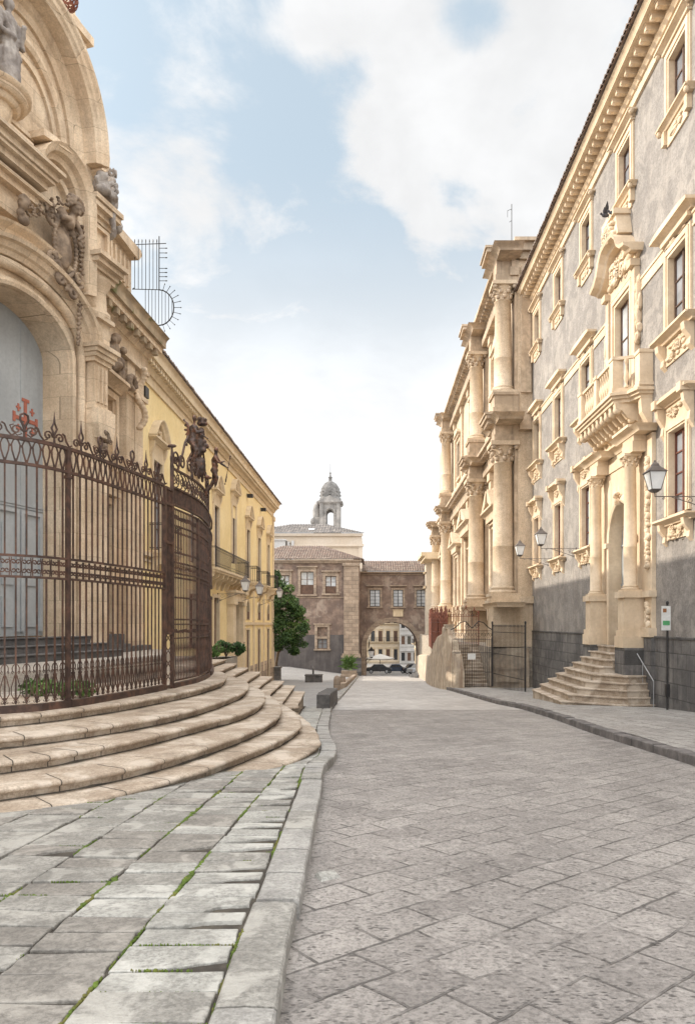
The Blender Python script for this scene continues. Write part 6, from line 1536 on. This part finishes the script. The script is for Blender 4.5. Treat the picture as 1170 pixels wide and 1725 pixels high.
for q0, q1 in ((sG1+.05, gm-.02), (gm+.02, sG2-.05)):
    b = MB(FF); n = int((q1-q0)/.085)
    for s in (q0, q1): b.box(s-.025, s+.025, ZB+.1, 2.30, -.028, .028)
    for v in (ZB+.12, -.30, -.02, 1.0, 1.22, 1.95, 2.28): rail(b, q0, q1, v-.014, v+.014, -.02, .02, .15)
    for i in range(n):
        s = q0+(q1-q0)*(i+.5)/n; b.tube([(s, ZB+.1, 0), (s, 2.28, 0)], .012, 4, cap=False)
        b.tube([(s, ZB+.14, 0), (s-.03, -1.0, 0), (s+.03, -.75, 0), (s-.03, -.5, 0), (s, -.32, 0)], .009, 4, cap=False)
        b.scroll((s, -.16, 0), .05, 1.2, i, 1, .010, 'uv', 3, 8); b.scroll((s, 1.11, 0), .045, 1.2, i, -1, .010, 'uv', 3, 8); b.scroll((s, 2.12, 0), .06, 1.3, i*.7, 1, .010, 'uv', 3, 8)
        for v in (.06, .5, .9, 1.4, 1.8): b.box(s-.018, s+.018, v, v+.035, -.016, .016)
    b.build('gate_leaf', M['rust'], gate)
# bronze figures over the gate
M['bronze'] = material('dark_bronze', (.10, .062, .045), (.045, .03, .025), scale=8, rough=.5, fine=50, bump=.4, metal=.35, spec=.5, patch=(.26, .12, .07), patch_amt=.6, patch_scale=5, bump_dist=.01)
def blob(pts, name, mat, label, cat, vox=.02):
    b = MB()
    for p in pts: b.ball(p[:3], p[3:] if len(p) > 4 else p[3], 9, 6)
    return tag(voxel(b.build(name, mat), vox), label, cat)
def limb(a, c, r0, r1, n=8): return [tuple(Vector(a).lerp(Vector(c), i/(n-1)))+(r0+(r1-r0)*i/(n-1),)*3 for i in range(n)]
def angel(o, s=1, lean=0, wings=True, flip=1):
    x, y, z = o; Q = []
    Q += [(x+lean*1.0, y, z+1.07*s, .062*s, .07*s, .085*s)]+limb((x+lean*.95, y, z+.98*s), (x+lean*.85, y, z+.9*s), .04*s, .04*s, 4)
    Q += [(x+lean*.8, y, z+.8*s, .12*s, .10*s, .12*s), (x+lean*.6, y, z+.65*s, .10*s, .09*s, .12*s), (x+lean*.4, y, z+.5*s, .12*s, .11*s, .1*s)]
    Q += limb((x+lean*.4, y-.05, z+.48*s), (x+.12*flip*s, y-.08, z+.28*s), .075*s, .055*s)+limb((x+.12*flip*s, y-.08, z+.28*s), (x+.05*flip, y-.06, z+.02), .052*s, .03*s)
    Q += limb((x+lean*.4, y+.05, z+.48*s), (x-.02*s, y+.1, z+.25*s), .075*s, .055*s)+limb((x-.02*s, y+.1, z+.25*s), (x-.12*flip, y+.1, z+.04), .052*s, .03*s)
    Q += limb((x+lean*.85, y-.1*s, z+.86*s), (x+lean+.10*flip*s, y-.16*s, z+.68*s), .042*s, .034*s)+limb((x+lean+.10*flip*s, y-.16*s, z+.68*s), (x+lean+.26*flip*s, y-.12*s, z+.72*s), .034*s, .025*s)
    Q += limb((x+lean*.85, y+.1*s, z+.86*s), (x+lean+.14*flip*s, y+.12*s, z+.7*s), .042*s, .034*s)+limb((x+lean+.14*flip*s, y+.12*s, z+.7*s), (x+lean+.3*flip*s, y+.1*s, z+.6*s), .034*s, .025*s)
    if wings:
        for k in range(6): Q += limb((x+lean*.8-.08*flip*s, y+.03, z+.82*s), (x+lean*.8-flip*(.26-.012*k)*s, y+.08, z+(1.05-.12*k)*s), .03*s, .028*s, 7)
    return Q
zt = 3.09
A1 = fpt(s_at(15.1, -3.85)); blob(angel((A1[0]+.02, A1[1], zt+.32), .88, .05, True, 1)+limb((A1[0]+.02, A1[1], zt), (A1[0], A1[1], zt+.4), .035, .04), 'angel_figure', M['bronze'], 'bronze winged angel kneeling on the left end of the gate crown', 'statue', .018)
A2 = fpt(s_at(16.5, -3.89)); blob(angel((A2[0]+.22, A2[1]-.1, zt+.02), .82, .06, False, 1)+limb((A2[0]+.5, A2[1]-.15, zt+.1), (A2[0]+.62, A2[1]-.15, zt+.75), .018, .016, 30)+limb((A2[0], A2[1], zt-.1), (A2[0]+.2, A2[1], zt+.2), .05, .05), 'angel_figure', M['bronze'], 'bronze figure holding a staff on the right end of the gate crown', 'statue', .018)
mx, my = fpt(s_at(15.8, -3.83))[:2]
Q = [(mx, my, zt+.38, .14, .10, .24), (mx, my, zt+.82, .10, .08, .22), (mx+.03, my, zt+1.12, .08, .08, .14), (mx+.05, my, zt+1.34, .12, .1, .06)]
for k in range(9): Q += limb((mx-.16, my, zt+.75), (mx-.30+.035*k, my+.02, zt+1.30-.03*abs(k-4)), .03, .018, 10)
for k in range(12): Q.append((mx+.16*cos(k*.9)*(1-k*.02), my+.05*sin(k), zt+.15+.1*k, .06, .06, .06))
for k in range(7): Q.append((mx+.05+.08*cos(k*.9), my+.08*sin(k*.9), zt+1.42, .03, .03, .05))
blob(Q, 'heraldic_crest', M['bronze'], 'tall bronze crest with wings, shield and crown at the middle of the gate top', 'statue', .018)
b = MB(FF)
for s0_, k in ((sG1+.15, 1), (sG1+.35, 1.4), (gm-.4, 1.6), (gm+.3, 1.5), (sG2-.3, 1.1)):
    for g in (-1, 1): b.scroll((s0_+g*.12*k, 3.10+.13*k, 0), .12*k, 1.3, pi if g > 0 else 0, -g, .020, 'uv', 5, 16)
for a_, c_ in ((sG1+.3, gm-.45), (sG2-.3, gm+.35)): b.tube([(a_, 3.1, 0), (a_+(c_-a_)*.3, 3.45, 0), (a_+(c_-a_)*.5, 3.75, 0), (a_+(c_-a_)*.7, 3.9, 0)], .025, 5)
for s0_ in (sG1, sG2): b.tube([(s0_, 3.1, 0), (s0_, 3.5, 0)], [.04, .02], 6); b.ball((s0_, 3.5, 0), (.04, .04, .1), 6, 4)
b.build('crown_scrolls', M['rust'], gate)

# ------------------------------------------------------------ window cage that stands out against the sky
b = MB(); Y = 24.5; K = Y/1200
def q(px, py): return (((px-628)*K), Y, (1050-py)*K)
for i in range(7): px = 227+i*6.2; b.tube([q(px, 408), q(px, 487)], .012, 4); b.ball(q(px, 406), (.02, .02, .07), 5, 4)
b.tube([q(268, 398), q(268, 488)], .02, 5); b.tube([q(223, 412), q(280, 410)], .014, 4); b.tube([q(223, 487), q(268, 488)], .014, 4)
for y in (418, 426, 434, 452, 459, 466, 473): b.tube([q(268, y), q(279, y)], .011, 4); b.ball(q(280, y), (.05, .02, .02), 5, 4)
ar = [q(268+31*cos(a*pi/12-pi/2)*.8, 518+30*sin(a*pi/12-pi/2)) for a in range(13)]; b.tube(ar+[q(255, 546)], .022, 5)
for a in range(1, 12):
    t = a*pi/12-pi/2; p0 = q(268+25*cos(t), 518+30*sin(t)); p1 = q(268+37*cos(t), 518+41*sin(t)); b.tube([p0, p1], .010, 4); b.ball(p1, .022, 5, 4)
for i in range(9):
    px = 245+i*5.6; 
    if px <= 268: b.tube([q(px, 487), q(px, 545-(px < 256)*(256-px)*1.2)], .011, 4)
    else: t = (px-268)/25; b.tube([q(px, 518-30*sqrt(max(0, 1-t*t))), q(px, 518+30*sqrt(max(0, 1-t*t)))], .011, 4)
b.tube([q(226, 420), (-8.3, 24.6, (1050-420)*K)], .014, 4); b.tube([q(226, 485), (-8.3, 24.6, (1050-485)*K)], .014, 4)
tag(b.build('spiked_grille', M['iron']), 'black spiked iron grille with a rounded foot jutting out beside the church parapet', 'grille')

# ------------------------------------------------------------ wall lanterns
def lantern(root, f, w, u, v, s=1.0, br=1.7, mat=M['iron']):
    b = MB(f); r1, r0, h = .27*s, .15*s, .56*s
    def fr(r, vv): return [(u-r, vv, w-r), (u+r, vv, w-r), (u+r, vv, w+r), (u-r, vv, w+r)]
    lo, hi = fr(r0, v), fr(r1, v+h)
    for a, c in zip(lo, hi): b.tube([a, c], .014*s, 4)
    for k in range(4): b.tube([lo[k], lo[(k+1) % 4]], .014*s, 4); b.tube([hi[k], hi[(k+1) % 4]], .018*s, 4)
    t2 = fr(r1*1.15, v+h); t3 = fr(r1*.42, v+h+.20*s); t4 = fr(r1*.36, v+h+.27*s); t5 = fr(.02, v+h+.36*s)
    b.add(t2+t3+t4+t5, [(i*4+k, i*4+(k+1) % 4, (i+1)*4+(k+1) % 4, (i+1)*4+k) for i in range(3) for k in range(4)]+[(0, 1, 2, 3)]); b.ball((u, v+h+.38*s, w), .035*s, 6, 4)
    b.add(fr(r0*1.05, v-.01)+fr(r0*.5, v-.09*s), [(0, 1, 2, 3), (4, 5, 6, 7), (0, 1, 5, 4), (1, 2, 6, 5), (2, 3, 7, 6), (3, 0, 4, 7)]); b.tube([(u, v-.08*s, w), (u, v-.22*s, w)], .02*s, 5)
    hd = b.build('lamp_head', mat, root)
    g = MB(f); g.add(fr(r0*.96, v+.01)+fr(r1*.96, v+h-.01), [(0, 1, 2, 3), (4, 5, 6, 7), (0, 1, 5, 4), (1, 2, 6, 5), (2, 3, 7, 6), (3, 0, 4, 7)]); g.build('glass_shade', M['lampglass'], hd)
    k = MB(f); vb = v-.22*s; k.tube([(u, vb, w), (u, vb, 0)], .016*s, 5); k.tube([(u, vb-.02, w*.72), (u, vb-.12*s, w*.55), (u, vb-.32*s, w*.25), (u, vb-.5*s, 0)], .015*s, 5)
    def S(c, r, t, a, sg): 
        pts = []
        for i in range(13): q_ = r*(1-.8*i/12); ang = a+sg*i/12*t*2*pi; pts.append((u, c[1]+q_*sin(ang), c[0]+q_*cos(ang)))
        k.tube(pts, .012*s, 4)
    S((w*.42, vb-.13*s), .12*s, 1.3, 0, 1); S((w*.18, vb-.17*s), .15*s, 1.4, 0, 1); S((w*.62, vb-.06*s), .06*s, 1.2, 0, 1); S((w*.10, vb-.40*s), .09*s, 1.2, 1, -1); S((w*.85, vb-.05*s), .05*s, 1.2, 0, -1)
    k.tube([(u, vb+.05, .02), (u, vb-.6*s, .02)], .03*s, 5); k.build('bracket', mat, root)
M['lampgrey'] = material('grey_lamp_metal', (.22, .19, .17), (.13, .115, .105), rough=.55, metal=.3, bump=.1)
for z, e, l in ((20.0, 3.75, 'wall lantern on a scrolled bracket beside the palace portal, nearest of the right-hand lanterns'), (33.6, 3.72, 'wall lantern between the palace windows, middle one of the right-hand lanterns'), (38.4, 3.68, 'wall lantern on the palace by the church columns, farthest of the right-hand lanterns')):
    r = empty('wall_lantern', (0, 0, 0), l, 'lantern', 'lanterns along the palace wall'); lantern(r, FR, 1.7, z, e, .86, mat=M['lampgrey'])
for z, e, l in ((42.2, 1.95, 'wall lantern on the yellow building over the entrance, nearest of the left-hand lanterns'), (47.5, 1.95, 'wall lantern on the yellow building, middle one of the left-hand lanterns'), (57.7, 2.1, 'wall lantern on the yellow building in front of the tree, farthest of the left-hand lanterns')):
    r = empty('wall_lantern', (0, 0, 0), l, 'lantern', 'lanterns along the yellow building'); lantern(r, FY, 1.65, z, e, .92, mat=M['lampgrey'])
r = empty('wall_lantern', (0, 0, 0), 'dark lantern hanging at the left side inside the street arch', 'lantern'); lantern(r, F_LEFT(-.94), .7, 97.2, -4.6, 1.5)

# ------------------------------------------------------------ street furniture and small things
sp_ = empty('sign_post', (9.2, 22.3, -2.75), 'thin black post with a narrow white information board by the lava plinth', 'sign')
b = MB(); b.tube([(9.2, 22.3, -2.8), (9.2, 22.3, .60)], .035, 8); b.ball((9.2, 22.3, .64), (.05, .05, .07), 7, 5); b.lathe(9.2, 0, [(.07, 0)]) if False else None; b.box(9.14, 9.26, 22.24, 22.36, -2.3, -1.9); o = b.build('pole', M['iron']); adopt(sp_, o)
b = MB(); b.box(9.00, 9.25, 22.20, 22.235, -.20, .52); b.box(8.985, 9.265, 22.205, 22.23, -.22, .54); o = b.build('board', M['signwhite']); adopt(sp_, o)
b = MB(); b.box(9.02, 9.13, 22.19, 22.2, .34, .46); o2 = b.build('brown_panel', M['orange']); adopt(sp_, o2)
b = MB(); b.box(9.02, 9.23, 22.19, 22.2, -.06, .08); o2 = b.build('green_panel', M['green']); adopt(sp_, o2)
for i, (x, y, l) in enumerate(((-2.07, 41.0, 'short round-topped pale stone bollard, nearer of the pair by the piazza'), (-1.98, 46.5, 'short round-topped pale stone bollard, farther of the pair by the piazza'))):
    z = G(y)+.08; b = MB(lambda u, v, w, x=x, y=y, z=z: (x+u, y+w, z+v)); b.lathe(0, 0, [(.19, 0), (.20, .1), (.19, .6), (.17, .72), (.11, .80), (.03, .83)], 14); tag(b.build('bollard', M['palestone']), l, 'bollard', 'stone bollards')
b = MB(); 
for i in range(5): b.box(-1.86, -1.42, 23.5+i*1.0, 24.48+i*1.0, G(24)-.3-.05*i, G(24+i)+.60)
b.box(-1.88, -1.40, 23.46, 28.5, G(24)-.1, G(24)-.0); tag(bevel(b.build('stone_bench', M['lavaplain']), .02), 'long dark lava stone bench block at the edge of the road', 'bench')
b = MB()
for i in range(22):
    y = 43+i*2.1; x = kl(y)-.35; b.rbox((x, y+1.04, G(y+1)+.14), (.34, 2.08, .50), 0, -.0565)
tag(b.build('low_wall', M['palestone']), 'low stone kerb wall between the piazza and the road towards the arch', 'wall')
mn = empty('monument', (-4.9, 59.0, G(59)), 'low black stone block with a small tilted slab in the piazza', 'monument')
b = MB(); b.box(-.68, .68, -.5, .5, 0, .62); b.box(-.72, .72, -.55, .55, .62, .70); b.build('base', M['lavaplain'], mn); b = MB(); b.rbox((-.05, 0, .98), (.10, .5, .66), 0, .35); b.build('slab', M['lavaplain'], mn)
def leaves(b, c, r, n, size, R, up=.3):
    for i in range(n):
        th = R.uniform(0, 2*pi); ph = math.acos(R.uniform(-1, 1)); q_ = R.uniform(.55, 1.05)
        p = Vector((c[0]+r[0]*q_*sin(ph)*cos(th), c[1]+r[1]*q_*sin(ph)*sin(th), c[2]+r[2]*q_*cos(ph)))
        a = Vector((R.uniform(-1, 1), R.uniform(-1, 1), R.uniform(-1, 1))).normalized(); d = a.orthogonal().normalized(); s = size*R.uniform(.6, 1.3)
        b.add([p-a*s, p+d*s*.45, p+a*s, p-d*s*.45], [(0, 1, 2, 3)])
R = random.Random(21)
tree = empty('tree', (-9.15, 67.0, G(67)+.1), 'dense dark green tree standing at the corner of the yellow building', 'tree')
b = MB(); base = Vector((0, 0, 1.0))
trunkp = [(0, 0, .3), (.05, 0, 1.5), (.25, 0, 2.6), (.6, 0, 3.8), (.9, .1, 6.5)]; b.tube(trunkp, [.17, .15, .13, .11, .05], 8)
for k in range(9):
    a = k*2.2; z = 2.4+.45*k; b.tube([(.2+.08*k, 0, z), (.2+.08*k+.7*cos(a), .7*sin(a), z+.8), (.2+.08*k+1.3*cos(a), 1.3*sin(a), z+1.4)], [.07, .04, .02], 5)
b.build('trunk', M['bark'], tree)
b = MB(); b.cur = 0
bl = [(.0, 0, 9.9, .6, .6, .7), (.2, 0, 9.2, .9, .9, .9), (-.2, 0, 8.0, 1.2, 1.2, 1.0), (.9, 0, 8.1, 1.1, 1.1, .9), (.5, -.3, 6.8, 1.6, 1.5, 1.2), (1.9, 0, 7.0, 1.1, 1.1, .9), (-.6, .2, 6.6, 1.1, 1.1, 1.1), (2.4, .2, 5.9, .95, 1, .8), (.6, -.5, 5.2, 1.7, 1.6, 1.3), (1.9, -.3, 4.8, 1.3, 1.3, 1.0), (-.4, 0, 4.6, 1.2, 1.2, 1.2), (.9, -.6, 3.7, 1.6, 1.4, .9), (2.1, 0, 3.5, 1.0, 1.0, .7), (0, 0, 3.2, 1.0, 1.0, .6), (1.7, -.2, 2.7, .6, .7, .5), (2.7, 0, 4.9, .5, .6, .5), (-.1, -.4, 5.9, 1.1, 1.0, .8), (2.2, -.4, 6.4, .7, .7, .6)]
for x, y, z, rx, ry, rz in bl:
    for k in range(int(260*rx*rz)+60): pass
    b.cur = 1 if R.random() < .35 else 0
    for sub in range(7):
        th = R.uniform(0, 2*pi); ph = math.acos(R.uniform(-1, 1)); b.cur = 1 if R.random() < .3 else 0
        leaves(b, (x+rx*.62*sin(ph)*cos(th), y+ry*.62*sin(ph)*sin(th), z+rz*.62*cos(ph)), (rx*.52, ry*.52, rz*.46), int(92*rx*rz)+20, .13, R)
b.build('crown', [M['leaf'], M['leaf2']], tree)
pl = MB(); pl.box(-.55, .55, -.6, .6, 0, 1.15); pl.box(-.62, .62, -.67, .67, 1.15, 1.3); o = pl.build('planter', M['lava']); o.location = (-9.2, 66.6, G(67)+.05); tag(o, 'square stone planter at the foot of the dark green tree', 'planter')
# yucca in its planter
yp = empty('planter', (-2.7, 79, G(79)+.05), 'long low planter holding a spiky pale green yucca by the corner pilaster', 'planter')
MB().box(-.8, .9, -.5, .5, 0, .75).build('box', M['palestone'], yp)
yc = MB(); 
for k in range(150):
    a = R.uniform(0, 2*pi); e = R.uniform(.15, 1.5); l = R.uniform(.7, 1.25); cx_ = R.choice((-.3, 0, .35)); z = R.uniform(.1, 1.2)
    d = Vector((cos(a)*cos(e), sin(a)*cos(e), sin(e))); p = Vector((cx_, 0, z)); sd = d.cross(Vector((0, 0, 1))).normalized()*.05
    m = p+d*l*.6; t = p+d*l-Vector((0, 0, .25*l*cos(e))); yc.add([p-sd, p+sd, m+sd, t, m-sd], [(0, 1, 2, 3, 4)])
o = yc.build('yucca', M['leaf2']); o.location = (-2.7, 79, G(79)+.8); tag(o, 'spiky pale green yucca growing in the planter by the corner pilaster', 'plant')
def shrub(name, c, r, n, size, mats, label, seed, stems=5):
    R = random.Random(seed); root = empty(name, c, label, 'shrub'); b = MB()
    for k in range(stems): a = R.uniform(0, 6.3); b.tube([(0, 0, 0), (r[0]*.4*cos(a), r[1]*.4*sin(a), r[2]), (r[0]*.8*cos(a), r[1]*.8*sin(a), r[2]*1.7)], [.025, .018, .008], 4)
    b.build('stem', M['bark'], root); b = MB()
    for k in range(14):
        a = R.uniform(0, 6.3); q_ = R.uniform(0, .7); b.cur = R.randrange(len(mats))
        leaves(b, (r[0]*q_*cos(a), r[1]*q_*sin(a), r[2]*R.uniform(.35, 1.7)), (r[0]*.4, r[1]*.4, r[2]*.3), n//14, size, R)
    b.build('foliage', mats, root)
M['flower'] = material('white_blossom', (.7, .68, .6), bump=0)
shrub('shrub', (-5.6, 27.2, E0), (.42, .4, .33), 1300, .06, [M['leaf'], M['leaf'], M['leaf2']], 'dark leafy shrub with pale blossoms on the terrace above the far steps', 5)
shrub('shrub', (-5.75, 26.2, E0), (.22, .3, .28), 900, .05, [M['leaf2']], 'bright green upright bush next to the end of the iron fence', 6)
shrub('shrub', (-5.2, 27.5, E0), (.36, .3, .33), 700, .06, [M['leaf'], M['leaf'], M['flower']], 'loose shrub with white flowers leaning over the far edge of the terrace', 8)
for k, (x, y, lb) in enumerate(((-5.9, 12.6, 'tuft of weeds behind the fence near its second post'), (-5.1, 12.2, 'low green weed behind the fence bars left of the gate'))):
    w = MB(); RR = random.Random(k); leaves(w, (x, y, E0+.15), (.35, .25, .15), 260, .06, RR); tag(w.build('weeds', M['leaf2']), lb, 'weeds')
# cars beyond the arch
def car(name, x, y, z, L, H, mat, label, rz=0, van=False):
    r = empty(name, (x, y, z), label, 'car', 'cars parked beyond the arch'); r.rotation_euler = (0, 0, rz); f = lambda u, v, w: (u, -w, v)
    hl = L/2; prof = [(-hl, .35), (-hl, .75), (-hl*.93, .88), (-hl*.62, .95), (-hl*.38, H-.03), (hl*.30, H), (hl*.62, .98), (hl*.95, .86), (hl, .70), (hl, .35)] if not van else [(-hl, .35), (-hl, 1.6), (-hl*.9, H), (hl*.5, H), (hl*.8, 1.1), (hl, .95), (hl, .35)]
    b = MB(f); b.prism(prof, -.82, .82, 'w'); o = bevel(b.build('body', mat, r), .06, 3)
    g = MB(f); g.prism([(-hl*.56, .98), (-hl*.36, H-.10), (-.03, H-.10), (-.03, .98)], .80, .835, 'w'); g.prism([(.04, .98), (.04, H-.10), (hl*.28, H-.10), (hl*.54, 1.0)], .80, .835, 'w'); g.build('windows', M['glassdark'], r)
    for s in (-1, 1):
        for w in (-.7, .7):
            t = MB(); t.tube([(s*hl*.62, -w-.11, .32), (s*hl*.62, -w+.11, .32)], .32, 14); k = t.build('wheel', M['rubber'], r); t = MB(); sgn = 1 if -w > 0 else -1; t.tube([(s*hl*.62, -w+sgn*.10, .32), (s*hl*.62, -w+sgn*.125, .32)], .2, 10); t.build('rim', M['carsilver'], k)
    for s in (-1, 1): h = MB(); h.ball((s*hl*.985, -.6, .68), (.05, .13, .09), 6, 4); h.build('headlight' if s > 0 else 'tail_light', M['lampglass'] if s > 0 else M['redpaint'], r)
car('parked_car', .9, 111, G(111), 3.9, 1.42, M['carblack'], 'black car parked beyond the arch, leftmost of the row')
car('parked_car', 3.6, 112, G(112), 3.4, 1.45, M['carblue'], 'dark blue car parked beyond the arch in the middle of the row')
car('parked_car', 6.1, 110, G(110), 3.2, 1.5, M['carblack'], 'small black car parked beyond the arch on the right of the row', .15)
car('parked_car', 6.9, 104, G(104), 3.8, 1.45, M['carsilver'], 'silver car half hidden by the right side of the arch', .5)
ps = empty('parasol', (1.2, 122, G(122)), 'wide white canvas parasol standing behind the cars beyond the arch', 'parasol')
b = MB(lambda u, v, w: (u, w, v)); b.lathe(0, 0, [(2.4, 2.2), (2.45, 2.35), (1.2, 2.75), (.05, 3.1)], 8, False); b.build('canopy', M['cloth'], ps); MB().tube([(0, 0, 0), (0, 0, 3.0)], .05).build('pole', M['iron'], ps)
# pigeons by the crest, antenna on the church roof
def bird(p, fly, label):
    b = MB(); x, y, z = p; b.ball((x, y, z), (.15, .07, .075), 8, 6); b.ball((x-.15, y, z+.06), (.05, .045, .045), 7, 5); b.tube([(x-.19, y, z+.06), (x-.23, y, z+.05)], [.012, .003], 4); b.tube([(x+.1, y, z), (x+.27, y, z-.02)], [.05, .03], 5)
    for s in (-1, 1):
        if fly: b.add([(x-.08, y, z+.04), (x-.05, y+s*.14, z+.25), (x+.03, y+s*.2, z+.45), (x+.1, y+s*.12, z+.22), (x+.08, y, z+.03)], [(0, 1, 2, 3, 4)])
        else: b.ball((x+.03, y+s*.055, z+.01), (.14, .025, .055), 6, 4)
    if not fly: b.tube([(x, y, z-.05), (x, y, z-.14)], .01, 4)
    tag(b.build('pigeon', M['bird']), label, 'bird', 'pigeons by the palace crest')
bird((8.82, 27.1, 15.52), True, 'dark pigeon landing with raised wings beside the palace crest'); bird((8.98, 26.75, 15.42), False, 'dark pigeon perched on the end of the palace crest')
b = MB(); b.tube([(8.45, 43.5, 22.7), (8.45, 43.5, 25.6)], .025, 5); b.tube([(8.2, 43.5, 25.2), (8.45, 43.5, 25.3)], .015, 4); b.tube([(8.2, 43.5, 25.2), (8.2, 43.5, 24.8)], .015, 4); b.tube([(8.45, 43.5, 24.6), (8.3, 43.5, 24.5)], .015, 4)
tag(b.build('antenna', M['iron']), 'thin black antenna on the roof corner of the columned church', 'antenna')

b = MB(); b.add([(-.42, 5.35, G(5.3)+.03), (-.30, 5.42, G(5.4)+.028), (-.26, 5.32, G(5.3)+.02), (-.38, 5.24, G(5.2)+.02), (-.44, 5.36, G(5.3)), (-.28, 5.45, G(5.4)), (-.24, 5.32, G(5.3)), (-.38, 5.21, G(5.2))], [(0, 1, 2, 3), (0, 1, 5, 4), (1, 2, 6, 5), (2, 3, 7, 6), (3, 0, 4, 7)])
tag(b.build('stone_chip', M['slab2']), 'small pale broken chip of stone lying on the road against the left kerb', 'stone')
